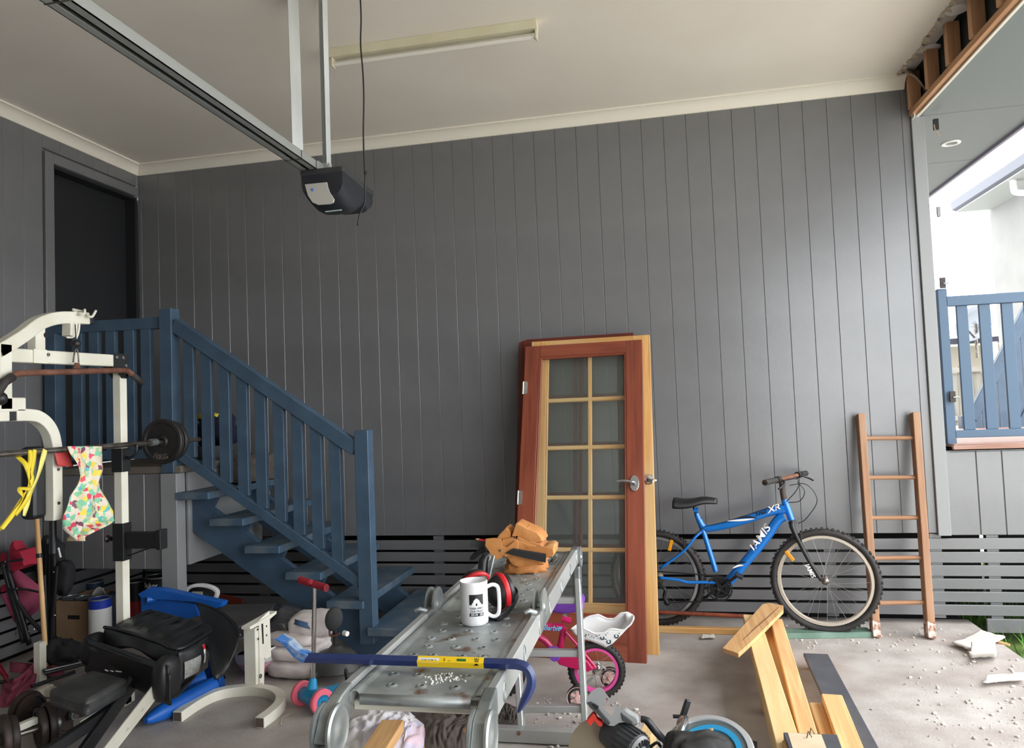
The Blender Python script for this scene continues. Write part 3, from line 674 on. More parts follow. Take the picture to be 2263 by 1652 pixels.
# ---------------------------------------------------------------- timber on the floor, right hand side
def plank(name, label, cat, a, b, wd, h, m, grp=None, up=(0,0,1), bevel=.003):
    o = bar(name, a, b, wd, h, m, None, up, bevel); return tag(o, label, cat, grp)
q0, q1 = P(1470,1397,z=0), P(1645,1403,z=0)
q0, q1 = P(1700,1404,z=.017), P(1927,1400,z=.017)
plank('timber_plank', 'pale green treated plank under the front wheel of the blue bike', 'plank', q0+V((0,.03,0)), q1+V((0,.03,0)), .10, .034, m_green)
q0, q1 = P(1400,1388,z=.018), P(1640,1394,z=.018)
plank('timber_plank', 'narrow yellow batten flat on floor between the doors and pine boards', 'plank', q0, q1, .045, .036, m_honey)
q0, q1 = P(1415,1350,z=.10), P(1650,1361,z=.10)
t = tag(MB().cyl(q0, q1, .0125, n=12).build('wooden_dowel', m_jarrah, smooth=True, origin=(q0+q1)/2), 'thin round reddish pole behind the bike wheel, low above floor', 'pole')
for q in (q0.lerp(q1,.06), q0.lerp(q1,.94)):
    pass
plank('timber_block', 'small offcut block holding up the thin red pole behind the doors', 'block', V((q0.x+.02, q0.y, .0)), V((q0.x+.02, q0.y, .088)), .06, .04, m_pine)
# pine beams running towards the camera, raised on bearers
def beam_px(name, label, L0, R0, L1, R1, z, h, m, grp=None):
    a = (P(*L0, z=z)+P(*R0, z=z))/2; b = (P(*L1, z=z)+P(*R1, z=z))/2
    wd = ((P(*L0, z=z)-P(*R0, z=z)).length+(P(*L1, z=z)-P(*R1, z=z)).length)/2*.97
    d = (b-a).normalized()
    return plank(name, label, 'timber', a-V((0,0,h/2)), b+d*.35-V((0,0,h/2)), wd, h, m, grp)
g = 'pine lengths stacked on the floor'
beam_px('pine_beam', 'left pine beam of the pair lying on bearers, broken scrap plank across its end', (1642,1357),(1676,1357),(1712,1635),(1768,1632), .21, .045, m_pine, g)
beam_px('pine_beam', 'thick pine beam directly under the left one of the pair', (1648,1376),(1684,1376),(1716,1652),(1774,1652), .16, .10, m_pine, g)
beam_px('pine_beam', 'right pine beam of the pair with a knot near its middle', (1703,1366),(1727,1366),(1764,1618),(1808,1616), .185, .045, m_pine2, g)
beam_px('pine_beam', 'pine beam hidden low between the two upper beams', (1684,1380),(1705,1378),(1745,1630),(1775,1630), .135, .08, m_pine2, g)
beam_px('pine_beam', 'short wide pine board lying low beside the grey painted plank', (1788,1551),(1818,1552),(1818,1640),(1850,1640), .07, .035, m_honey, g)
beam_px('pine_beam', 'knotty pine board lying on top of the dark grey plank', (1814,1533),(1862,1533),(1858,1652),(1908,1652), .112, .035, m_pine2, g)
mgp = mat('grey_painted_board', G(74,76,82), .5, c2=G(86,88,94), scale=7)
beam_px('painted_plank', 'dark grey painted plank lying towards the camera, bare sawn end', (1774,1443),(1831,1443),(1870,1652),(1942,1652), .075, .02, mgp)
k = bpy.data.objects['painted_plank']
a, b = P(1774,1441,z=.075), P(1831,1441,z=.075)
e = bar('sawn_end', a+V((0,.001,-.011)), b+V((0,.001,-.011)), .004, .022, m_pine, None)
e.parent = k; e.matrix_parent_inverse = k.matrix_local.inverted()
plank('bearer_block', 'pine bearer block under the far end of the grey painted plank', 'block', P(1790,1470,z=.027)+V((0,.02,0)), P(1835,1470,z=.027)+V((0,.02,0)), .05, .053, m_pine2)
for i, py in enumerate((1400, 1560)):
    a, b = P(1655+i*30, py, z=.03), P(1735+i*30, py, z=.03)
    plank('bearer_block', ('bearer block across the floor under the far ends of the pine beams', 'bearer block under the near half of the pine beams')[i], 'block', a, b, .07, .058, m_honey)
# broken scrap plank across the far end
a0, a1, b0, b1 = P(1597,1437,z=.235), P(1632,1447,z=.235), P(1698,1331,z=.235), P(1731,1338,z=.235)
k = MB(); sc_pts = [P(*p, z=.235) for p in ((1597,1431),(1632,1443),(1662,1416),(1731,1347),(1731,1337),(1700,1331),(1685,1334))]
k.prism(sc_pts, (0,0,-.022)); o = k.build('scrap_plank', m_oak, bevel=.002, origin=a0.lerp(b1,.5)); tag(o, 'broken scrap plank with a split, lying across the pine beams', 'plank')
k = MB(); k.tube([P(1640,1415,z=.2355), P(1668,1388,z=.2355), P(1695,1365,z=.2355), P(1722,1340,z=.2355)], [.0008,.003,.003,.001], 6); k.build('split', mat('split_dark', G(92,58,34), .9), o)
# offcut with nails at the bottom edge
z = .245; pts = [P(*p, z=z) for p in ((1731,1617),(1850,1622),(1868,1672),(1752,1672))]
k = MB(); k.prism(pts, (0,0,-.03)); o = k.build('nailed_offcut', m_dark if False else mgp, bevel=.002, origin=(pts[0]+pts[2])/2); tag(o, 'grey edged offcut with bent nails on top of the pine beams at the front', 'offcut')
k = MB(); pts2 = [P(*p, z=z+.0015) for p in ((1741,1618),(1815,1622),(1834,1672),(1758,1672))]; k.prism(pts2, (0,0,-.002)); k.build('bare_face', mat('bare_sawn_pine', G(226,206,176), .7, c2=G(210,188,156), scale=5), o)
for px, py in ((1783,1630),(1789,1623)):
    q = P(px, py, z=z+.001); MB().tube([q, q+V((.004,-.012,.03)), q+V((.014,-.02,.012))], .0017, 6).build('nail', m_iron, o)
plank('bearer_block', 'block stacked under the nailed offcut beside the beams', 'block', P(1745,1650,z=.205), P(1765,1700,z=.205), .05, .05, m_oak)

# ---------------------------------------------------------------- broken plaster pieces and crumbs
m_shard = mat('plaster_white', G(216,213,207), .8, c2=G(204,200,192), scale=9)
def shard(label, pts, z, h, curl, m=m_shard):
    q = [P(*p, z=z) for p in pts]; c = sum(q, V((0,0,0)))/len(q); k = MB()
    def fn(u, v):
        a = q[0].lerp(q[1], u); b = q[3].lerp(q[2], u); p_ = a.lerp(b, v)
        return p_+V((.004*noise.noise(V((u*6,v*6,z))), .004*noise.noise(V((v*7,u*5,2))), curl*4*(v-.5)**2*h+.006*noise.noise(V((u*4,v*4,7)))+.006))
    k.grid(fn, 10, 10); o = k.build('plaster_shard', m, smooth='all', solid=.009, origin=c); tag(o, label, 'plaster', 'broken plaster pieces by the slab edge'); return o
shard('largest broken white plaster sheet near the grass at the slab edge', [(2104,1424),(2142,1440),(2222,1413),(2165,1398)], .012, .03, .3)
shard('curved white plaster cornice piece standing behind the front one', [(2143,1463),(2203,1461),(2200,1438),(2148,1440)], .012, .05, 1.0)
shard('white plaster cornice strip nearest the camera at the right edge', [(2172,1514),(2262,1507),(2262,1494),(2180,1500)], .012, .02, .6)
shard('thin curved plaster flake on the floor in front of the yellow batten', [(1549,1412),(1580,1411),(1578,1406),(1552,1406)], .006, .008, .6)
k = MB(); plaster_c = mat('plaster_crumb', G(226,222,214), .9, c2=G(180,172,164), scale=30)
for i in range(1150):
    x_ = random.uniform(.75, 1.88); y_ = random.uniform(2.9, 5.0)
    if i > 820: x_ = random.uniform(-.65, -.1); y_ = random.uniform(3.0, 3.7)
    if x_ < 1.05+.15*(y_-3) and i <= 820 and y_ < 4.5: continue
    s_ = random.choice((.002,.0025,.003,.0035,.004,.006,.009)); c = V((x_, y_, s_*.5))
    k.ball(c, (s_*random.uniform(.7,1.5), s_*random.uniform(.6,1.2), s_*.7), 6, rotz(random.uniform(0,3)))
tag(k.build('plaster_crumbs', plaster_c, origin=(1.4,4,0)), 'white plaster crumbs scattered over the concrete', 'rubble', None, 'stuff')
k = MB()
for i in range(26):
    x_ = random.uniform(.9, 1.85); y_ = random.uniform(3.2, 4.9); a = random.uniform(0,3)
    k.box((x_, y_, .003), (.012,.0025,.003), rotz(a))
tag(k.build('wood_splinters', mat('splinter_brown', G(120,92,72), .8), origin=(1.4,4,0)), 'tiny brown splinters among the plaster crumbs', 'rubble', None, 'stuff')
# ---------------------------------------------------------------- fluorescent batten, garage door opener, cable
t = thing('fluorescent_light', 'old yellowed fluorescent batten fixed to the white ceiling', 'light', (-1.12, 3.76, ZC))
m_yell = mat('yellowed_enamel', G(216,210,184), .45, c2=G(208,201,172), scale=5)
MB().prism([(-1.712,3.725,ZC),(-1.712,3.735,ZC-.045),(-1.712,3.79,ZC-.045),(-1.712,3.80,ZC)], (1.19,0,0)).build('batten_body', m_yell, t, bevel=.003)
for x in (-1.706, -.537):
    MB().mm(x, x+.013, 3.745, 3.785, ZC-.095, ZC-.043).build('tube_holder', m_yell, t, bevel=.004)
MB().cyl((-1.693,3.765,ZC-.078), (-.537,3.765,ZC-.078), .013, n=16).build('tube', mat('unlit_tube', G(226,222,214), .3), t, smooth=True)
rz, rx0, rx1 = 2.752, -1.752, -1.664
op = thing('garage_door_opener', 'garage door opener hanging from ceiling on straps with dark motor unit', 'door opener', (-1.7, 3.6, rz))
k = MB(); k.mm(rx1-.004, rx1, -1.45, 3.62, rz, rz+.045).mm(rx0, rx0+.004, -1.45, 3.62, rz, rz+.045).mm(rx0, rx1, -1.45, 3.62, rz+.041, rz+.045)
k.mm(rx1-.034, rx1, -1.45, 3.62, rz, rz+.004).mm(rx0, rx0+.030, -1.45, 3.62, rz, rz+.004); rl = k.build('rail', m_rail, op)
MB().mm(rx0+.02, rx1-.04, -1.4, 3.6, rz+.02, rz+.03).build('drive_belt', m_black, rl)
for y in (1.83, 3.28, 3.44): MB().mm(rx0-.003, rx1+.002, y, y+.005, rz-.002, rz+.048).build('rail_joint', m_steel, rl)
MB().mm(rx0-.004, rx1+.004, 3.46, 3.56, rz-.004, rz+.05).build('rail_socket', m_rail, op, bevel=.003)
a, b = P(658, 330, z=rz+.04), P(647, -14, z=ZC); bar('hanger_strap', a, b, .062, .004, m_alu, op, (1,-.55,0), .001)
a, b = P(722, 372, z=rz+.035), P(712, -14, z=ZC); q = a
bar('hanger_strap', a+V((-.012,0,0)), b+V((-.012,0,0)), .022, .004, m_rail, op, (-.3,-1,0), .001)
bar('hanger_strap', a+V((.012,0,0)), b+V((.012,0,0)), .034, .004, m_alu, op, (1,-.4,0), .001)
MB().mm(rx1-.01, q.x+.02, q.y-.02, q.y+.02, rz+.035, rz+.06).build('bracket', m_rail, op)
# motor housing: tapering rounded shell
yn, yf = 3.44, 3.90
xl, xr = P(666, 410, y=yn).x, P(757, 400, y=yn).x
zt_ = rz-.002; zb_ = P(735, 476, y=3.62).z
k = MB(); secs = []
for i in range(15):
    v = i/14; y = yn+(yf-yn)*v
    drop = (zt_-zb_)*(.52+.48*math.sin(PI*min(1,(v*1.25+.10)))**.7) if v < .8 else (zt_-zb_)*(.80-.35*(v-.8)/.2)
    drop = max(drop, .10); wsh = 1-.12*v-.06*(v > .93)
    xc = (xl+xr)/2; hw = (xr-xl)/2*wsh; pr = []
    for j in range(13):
        a = PI*j/12; c_ = math.cos(a); s_ = math.sin(a)
        pr.append(V((xc-hw*math.copysign(abs(c_)**.45, c_), y, zt_-.035-(drop-.035)*abs(s_)**.6)))
    pr = [V((xc-hw, y, zt_))]+pr+[V((xc+hw, y, zt_))]; secs.append([k.bm.verts.new(p_) for p_ in pr])
for A, B in zip(secs, secs[1:]):
    for j in range(len(A)-1): k.bm.faces.new((A[j], A[j+1], B[j+1], B[j]))
    k.bm.faces.new((A[-1], A[0], B[0], B[-1]))
k.bm.faces.new(secs[0][::-1]); k.bm.faces.new(secs[-1])
hs = k.build('motor_housing', mat('opener_charcoal', G(40,42,48), .4), op, smooth=True)
MB().prism([(xl-.006,yn-.004,zt_-.03),(xr+.006,yn-.004,zt_-.03),(xr-.012,yf,zt_-.03),(xl+.012,yf,zt_-.03)], (0,0,.034)).build('lid', mat('opener_lid', G(52,53,56), .55), op, bevel=.01)
lens = [P(*p, y=yn-.007) for p in ((673,407),(722,402),(724,412),(728,424),(738,440),(736,447),(728,450),(702,452),(690,447),(680,432))]
k = MB(); k.prism(lens, (0,.012,0)); ln = k.build('light_lens', mat('opener_lens', G(190,188,182), .3), hs, bevel=.002)
MB().ball(P(691,419,y=yn-.009), .007, 12).build('indicator', mat('blue_led', G(50,120,230), .3), ln, smooth=True)
a, b = P(725,471,y=yn+.10), P(760,467,y=yn+.10); MB().beam(a+V((0,-.03,0)), b+V((0,-.03,0)), .012, .004).build('badge', mat('badge_pale', G(180,200,196), .4), hs)
cb = [(796,-6),(798,40),(797,100),(802,160),(804,220),(803,300),(806,378),(807,392),(806,425),(806,450),(797,468),(790,498)]
pts = [P(a, b, y=3.29) for a, b in cb]; pts[0].z = ZC
t = tag(MB().tube(smoothpath(pts, 4), .0042, 6).build('hanging_cable', m_black, smooth='all', origin=pts[0]), 'thin black cable dangling from ceiling beside the garage door opener', 'cable')
MB().ball(P(808,381,y=3.29), .010, 8).build('tape_knot', m_black, t, smooth=True)

# ---------------------------------------------------------------- folding ladder set up as a work platform
zt = .81
rxc = lambda y: -.4175+.0097*(y-1.71)
lxc = lambda y: -.7875+.0085*(y-1.70)
tp = thing('ladder_platform', 'aluminium folding ladder set up as trestle with a worn steel platform on top', 'trestle', (-.6, 2.5, 0))
for f in (rxc, lxc):
    for a, b in ((1.715, 2.385), (2.47, 3.40)):
        bar('side_rail', (f(a), a, zt-.035), (f(b), b, zt-.035), .026, .07, m_alu, tp, (0,0,1), .004)
ysh = P(920, 1531, z=zt-.012).y
def sheet(y0, y1, nrow):
    k = MB(); h = zt-.012
    def prof(y): return [(lxc(y)+.014, h-.04),(lxc(y)+.016, h-.004),(lxc(y)+.02, h),(lxc(y)+.034,h),(lxc(y)+.04,h-.006),(lxc(y)+.048,h-.006),(rxc(y)-.048,h-.006),(rxc(y)-.04,h-.006),(rxc(y)-.034,h),(rxc(y)-.02,h),(rxc(y)-.016,h-.004),(rxc(y)-.014,h-.04)]
    A, B = prof(y0), prof(y1); n = len(A)
    k.faces([(x, y0, z) for x, z in A]+[(x, y1, z) for x, z in B], [(i, i+1, n+i+1, n+i) for i in range(n-1)])
    k.faces([(lxc(y0)+.045, y0, h-.006),(rxc(y0)-.045, y0, h-.006),(rxc(y0)-.045, y0-.012, h-.014),(lxc(y0)+.045, y0-.012, h-.014),(rxc(y0)-.045, y0-.011, h-.028),(lxc(y0)+.045, y0-.011, h-.028)], [(0,1,2,3),(3,2,4,5)])
    s_ = k.build('platform_sheet', m_galv, tp, smooth=True, solid=.0015)
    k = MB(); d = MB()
    for i in range(nrow):
        y = y0+.055+(y1-y0-.11)*i/(nrow-1)
        cs = (.2,.5,.8) if i % 2 == 0 else (.12,.35,.65,.88)
        for c in cs:
            x = lxc(y)+.05+(rxc(y)-lxc(y)-.1)*c+random.uniform(-.006,.006)
            k.lathe([(.016,0),(.011,.004),(.0075,.0045),(.0072,.001)], (x, y, h-.0058), (0,0,1), 14, cap=False)
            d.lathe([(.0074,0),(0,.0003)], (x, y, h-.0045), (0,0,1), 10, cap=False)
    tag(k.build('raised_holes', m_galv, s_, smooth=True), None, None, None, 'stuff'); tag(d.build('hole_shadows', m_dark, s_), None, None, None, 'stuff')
sheet(ysh, 2.40, 9); sheet(2.42, 3.40, 12)
k = MB()
for (px, py, r_) in ((985,1500,.02),(960,1510,.012),(990,1492,.010),(975,1497,.016),(1010,1502,.008)):
    q = P(px, py, z=zt-.017)
    for i in range(14): k.ball(q+V((random.gauss(0,r_),random.gauss(0,r_*.7),.002)), random.uniform(.001,.0035), 6)
tag(k.build('plaster_dust', m_wpaint, origin=(-.65,1.8,zt)), 'little white plaster bits spilled on steel platform by the crowbar', 'rubble', None, 'stuff')
bar('front_crossbar', (lxc(1.72)+.013, 1.742, zt-.056), (rxc(1.72)-.013, 1.742, zt-.056), .03, .024, m_cream, tp, (0,0,1), .003)
for i, y in enumerate((1.80, 2.07, 2.33, 2.55, 2.84, 3.12, 3.36)):
    bar('rung', (lxc(y)+.013, y, zt-.058), (rxc(y)-.013, y, zt-.058), .026, .024, m_alu, tp, (0,0,1), .003)
    for f, s_ in ((rxc, 1), (lxc, -1)):
        c = V((f(y)+s_*.0135, y, zt-.038)); pts = [c+V((0, .014*math.cos(2*PI*j/16), .024*math.sin(2*PI*j/16))) for j in range(16)]
        MB().tube(pts, .0028, 6, closed=True).build('rung_end', m_zinc, tp, smooth='all')
def hinge_pair(y, f, r, zc, up_, knob_dir):
    k = MB(); x = f(y)
    for dx in (-.013, .013):
        k.lathe([(r,-.003),(r,.003),(r-.006,.0045),(r-.012,.002),(.016,.002),(.014,.006),(0,.006)], (x+dx, y, zc), (1 if dx > 0 else -1,0,0), 36)
    k.cyl((x-.02,y,zc), (x+.02,y,zc), .012, n=14); h = k.build('hinge', m_zinc, tp, smooth=True)
    return h
for f in (rxc, lxc):
    for a in (2.43,):
        h = hinge_pair(a, f, .062, zt-.002, True, 1)
        k = MB(); k.mm(f(a)-.016, f(a)+.016, a-.11, a-.03, zt-.068, zt+.003).mm(f(a)-.016, f(a)+.016, a+.03, a+.11, zt-.068, zt+.003); k.build('hinge_socket', m_zinc, tp, bevel=.005)
        k = MB(); k.tube([(f(a)-.0,a-.085,zt+.002),(f(a)-.02,a-.10,zt+.012),(f(a)-.034,a-.105,zt+.006)], [.008,.009,.007], 10); k.build('lock_knob', m_zinc, tp, smooth=True)
# end hinges with tapering sockets; near legs and far legs
for f in (rxc, lxc):
    y = 1.625; x = f(y); zc = zt-.058
    k = MB(); k.prism([(x-.016,1.722,zt+.003),(x-.016,1.66,zt-.006),(x-.016,1.60,zt-.028),(x-.016,1.565,zt-.08),(x-.016,1.63,zt-.115),(x-.016,1.722,zt-.07)], (.032,0,0)); k.build('hinge_socket', m_zinc, tp, bevel=.004)
    k = MB()
    for s_ in (-1, 1): k.lathe([(.058,.0),(.058,.006),(.052,.010),(.045,.007),(.02,.007),(.012,.011),(0,.011)], (x+s_*.016, y-.005, zc-.012), (s_,0,0), 36)
    k.build('hinge', m_zinc, tp, smooth=True)
    bar('leg_rail', (x, 1.60, zc-.05), (x, 1.36, .03), .026, .066, m_alu, tp, (0,1,0), .004); MB().mm(x-.02, x+.02, 1.32, 1.40, 0, .05).build('rubber_foot', m_rubber, tp, bevel=.005)
    y = 3.46; x = f(y)
    k = MB(); k.mm(x-.016, x+.016, 3.36, 3.45, zt-.07, zt+.003); k.build('hinge_socket', m_zinc, tp, bevel=.006)
    k = MB()
    for s_ in (-1, 1): k.lathe([(.05,.0),(.05,.006),(.044,.009),(.038,.006),(.014,.006),(.01,.012),(0,.012)], (x+s_*.014, 3.475, zt-.055), (s_,0,0), 32)
    k.build('hinge', m_zinc, tp, smooth=True)
for z in (.12, .38, .62):
    y = 1.36+(z/.72)*.24; bar('rung', (lxc(1.5)+.013, y, z), (rxc(1.5)-.013, y, z), .026, .026, m_alu, tp)
fl0, fl1 = V((lxc(3.46)+.058, 3.47, zt-.09)), V((rxc(3.46), 3.47, zt-.09)); fb0, fb1 = P(1150,1648,z=.02), P(1319,1600,z=.02)
fb1.y = (fb0.y+fb1.y)/2+.03; fb0.y = fb1.y-.03
fb0.x = -.655; fb1.x = -.372
for a, b in ((fl0, fb0), (fl1, fb1)):
    bar('leg_rail', a, b, .026, .062, m_alu, tp, (0,1,0), .004)
    MB().box(a.lerp(b, .06), (.034,.07,.09)).build('hinge_sleeve', m_zinc, tp, bevel=.008)
for v in (.22, .54, .86):
    bar('rung', fl0.lerp(fb0, v)+V((.012,0,0)), fl1.lerp(fb1, v)-V((.012,0,0)), .035, .03, m_alu, tp, (0,0,1), .003)
bar('stabiliser_bar', (-.80, fb0.y-.045, .036), (-.26, fb0.y-.045, .036), .045, .06, m_alu, tp, (0,0,1), .004)
MB().cyl((fb0.x, fb0.y-.075, .05), (fb0.x, fb0.y-.06, .05), .008, n=10).build('bolt', m_rust, tp)

# ---------------------------------------------------------------- things on the platform
zs = zt-.0175
mc = P(1042, 1386, z=zs); mc = V((mc.x, mc.y+.046, zs)); mr, mh = .0445, .137
mug = thing('mug', 'tall white mug with black printed dome emblem standing on the steel platform', 'mug', mc)
MB().lathe([(0,0),(mr-.006,0),(mr-.002,.003),(mr,.010),(mr,mh-.008),(mr+.0005,mh-.003),(mr-.001,mh),(mr-.003,mh-.002),(mr-.0045,mh-.012),(mr-.005,.012),(mr-.012,.006),(0,.006)], mc, (0,0,1), 48, cap=False).build('body', mat('white_ceramic', G(240,240,242), .12, coat=.4), mug, smooth=True)
hx = CR.copy(); hx.z = 0; hx.normalize()
hp_ = [(mr-.004,mh-.024),(mr+.012,mh-.017),(mr+.026,mh-.019),(mr+.034,mh-.030),(mr+.036,mh*.52),(mr+.034,.036),(mr+.026,.022),(mr+.012,.020),(mr-.004,.030)]
MB().tube(smoothpath([mc+hx*a+V((0,0,b)) for a, b in hp_], 5), .0062, 12).build('handle', MATS['white_ceramic'], mug, smooth='all')
az = math.atan2(-mc.y, -mc.x)+.02
def onmug(x, y, z=0): a = az+x/(mr+.0004); return V((mc.x+(mr+.0004+z)*math.cos(a), mc.y+(mr+.0004+z)*math.sin(a), mc.z+y))
def patch(poly, m, z, nm='print'):
    k = MB(); bm = k.bm; xs0, xs1 = min(p[0] for p in poly), max(p[0] for p in poly); n = 24
    for i in range(n):                                                     # thin vertical strips follow the curved wall
        a, b = xs0+(xs1-xs0)*i/n, xs0+(xs1-xs0)*(i+1)/n
        def span(x):
            ys_ = []
            for (x0,y0),(x1,y1) in zip(poly, poly[1:]+poly[:1]):
                if (x0 <= x < x1) or (x1 <= x < x0): ys_.append(y0+(y1-y0)*(x-x0)/(x1-x0))
            return (min(ys_), max(ys_)) if len(ys_) > 1 else None
        s_ = span((a+b)/2)
        if s_: k.faces([onmug(a,s_[0],z), onmug(b,s_[0],z), onmug(b,s_[1],z), onmug(a,s_[1],z)], [(0,1,2,3)])
    return k.build(nm, m, mug, weld=1e-6)
blk2 = mat('print_black', G(30,30,34), .4); x0 = .006
patch([(x0-.023,.066),(x0-.023,.101),(x0+.023,.101),(x0+.023,.066)], blk2, .0002)
dome = [(x0-.023,.0655),(x0-.023,.0685),(x0-.0155,.0690),(x0-.0135,.075),(x0-.011,.0755),(x0-.0095,.082),(x0-.0035,.087),(x0,.090),(x0+.0035,.087),(x0+.0095,.082),(x0+.011,.0755),(x0+.0135,.075),(x0+.0155,.0690),(x0+.023,.0685),(x0+.023,.0655)]
patch(dome, MATS['white_ceramic'], .0004)
patch([(x0-.0025,.066),(x0-.0025,.073),(x0,.075),(x0+.0025,.073),(x0+.0025,.066)], blk2, .0006)
MB().fromtext('THEIR SPIRIT', .0088, lambda x, y, z: onmug(x+x0, y+.0575, .0003), 0, .0001, 0, .92).build('print', blk2, mug)
MB().fromtext('OUR PRIDE', .0088, lambda x, y, z: onmug(x+x0, y+.0485, .0003), 0, .0001, 0, .95).build('print', blk2, mug)
patch([(x0-.023,.033),(x0-.023,.0435),(x0+.023,.0435),(x0+.023,.033)], blk2, .0002)
MB().fromtext('2014  18', .0105, lambda x, y, z: onmug(x+x0, y+.0382, .0005), 0, .0002, 0, 1.05).build('print', MATS['white_ceramic'], mug)
# ear muffs
ec = P(1099, 1308, z=zs+.064)
em = thing('ear_muffs', 'red and black ear muffs lying behind the white mug', 'ear muffs', (ec.x, ec.y, zs))
eax = (CR*.86+CF*.42+V((0,0,.10))).normalized()
def cup(c, ax, s=1.08):
    b_ = MB().lathe([(0,-.034*s),(.02*s,-.033*s),(.038*s,-.022*s),(.050*s,-.002*s),(.052*s,.006*s)], c, ax, 32, cap=False).build('ear_cup', m_black, em, smooth=True)
    MB().lathe([(.052*s,.004*s),(.058*s,.006*s),(.060*s,.014*s),(.056*s,.022*s),(.044*s,.024*s),(.04*s,.02*s)], c, ax, 32, cap=False).build('red_rim', m_red, b_, smooth=True)
    MB().lathe([(.044*s,.022*s),(.05*s,.028*s),(.046*s,.04*s),(.03*s,.042*s),(.026*s,.026*s),(0,.024*s)], c, ax, 28, cap=False).build('cushion', m_black, b_, smooth=True)
cup(ec, eax)
e2 = P(1052, 1292, z=zs+.05); cup(e2, (CR*-.3+CF*.6+V((0,0,.6))).normalized(), .95)
bd = [P(1080,1358,z=zs+.012), P(1104,1364,z=zs+.012), P(1126,1345,z=zs+.016), P(1141,1322,z=zs+.03), P(1143,1308,z=zs+.045), P(1128,1296,z=zs+.06)]
MB().sqtube(smoothpath(bd, 5), .022, .006, V((0,0,1))).build('headband', m_black, em, smooth=True, bevel=.002)
MB().sqtube(smoothpath([p_+V((-.008,-.004,.004)) for p_ in bd], 5), .012, .004, V((0,0,1))).build('headband_wire', m_rubber, em, smooth=True)
# crowbar across the rails
yb = 1.845; zb = zt+.0145
cbr = thing('crowbar', 'navy blue crowbar with yellow sticker lying across the trestle rails', 'crowbar', (-.65, yb, zb))
def cp(px, py, y=None): q = P(px, py, y=y or yb); return q
A, B = P(672, 1458, y=yb), P(1120, 1458, y=yb); A.z = B.z = zb
hook = [cp(1140,1459), cp(1160,1465), cp(1171,1480), cp(1173,1500), cp(1166,1522), cp(1155,1545), cp(1145,1566)]
for q in hook: q.z -= (cp(1120,1458).z-zb)
path = [A, A.lerp(B,.5), B]+hook; sp = smoothpath(path, 5); rr = [.0145]*len(sp)
for i in range(len(sp)):
    u = (i-len(sp)*.62)/(len(sp)*.38)
    if u > 0: rr[i] = .0145*(1-.9*u**2.2)
MB().tube(sp, rr, 6).build('bar', m_navy, cbr, bevel=.0008)
bl = [A, cp(660,1447), cp(640,1425), cp(618,1411)]; dz = cp(672,1458).z-zb
for q in bl[1:]: q.z -= dz
k = MB(); n = []
for q, (wd, th) in zip([A+V((.01,0,0))]+bl[1:], ((.014,.013),(.016,.011),(.020,.007),(.024,.002))):
    n.append([k.bm.verts.new(q+V((0, a*wd, 0))+V((.55, 0, .83))*(b*th)) for a, b in ((-1,-1),(1,-1),(1,1),(-1,1))])
for X_, Y_ in zip(n, n[1:]):
    for j in range(4): k.bm.faces.new((X_[j], X_[(j+1) % 4], Y_[(j+1) % 4], Y_[j]))
k.bm.faces.new(n[0][::-1]); k.bm.faces.new(n[-1]); k.build('chisel_end', m_worn, cbr, bevel=.0015)
La, Lb = P(925,1456,y=yb), P(1071,1456,y=yb); La.z = Lb.z = zb
stk = MB().tube([La, Lb], .0152, 6, cap=False).build('sticker', m_yellow, cbr)
def face_rect(px0, px1, v0, v1, m, nm='print', dy=0):
    a, b = P(px0,1456,y=yb), P(px1,1456,y=yb); R_ = .0158; k = MB()
    # upper front facet of the hexagonal bar
    up0, up1 = V((0,-R_*.55,R_*.80)), V((0,-R_*.98,-R_*.10))
    q = lambda x, v: V((x, yb, zb))+up0.lerp(up1, v)+V((0,-.0002,.0002))
    k.faces([q(a.x,v0), q(b.x,v0), q(b.x,v1), q(a.x,v1)], [(0,1,2,3)]); return k.build(nm, m, stk)
face_rect(928, 973, .02, .80, wht)
for i, w_ in enumerate((1,2,1,3,1,1,2,1,2,3,1,1,2)):
    x = 934+i*2.6; k = face_rect(x, x+w_*.55, .22, .72, blk, 'barcode_line'); k.location.y -= .0004
k = face_rect(1012, 1032, .05, .75, mat('print_green', G(40,110,50), .5)); k.location.y -= .0002
def cbtext(s_, px, v, size, rot):
    a = P(px,1456,y=yb); R_ = .0158; up0, up1 = V((0,-R_*.55,R_*.80)), V((0,-R_*.98,-R_*.10)); d = (up0-up1).normalized()
    c = V((a.x, yb, zb))+up0.lerp(up1, v)+V((0,-.0006,.0004)); cs, sn = math.cos(rot), math.sin(rot)
    MB().fromtext(s_, size, lambda x, y, z: c+V((1,0,0))*(x*cs-y*sn)+d*(x*sn+y*cs), 0, .0001).build('print', blk, stk)
cbtext('ME', 1056, .45, .016, PI/2); cbtext('1200', 985, .4, .006, PI/2); cbtext('A 8', 995, .45, .005, 0)
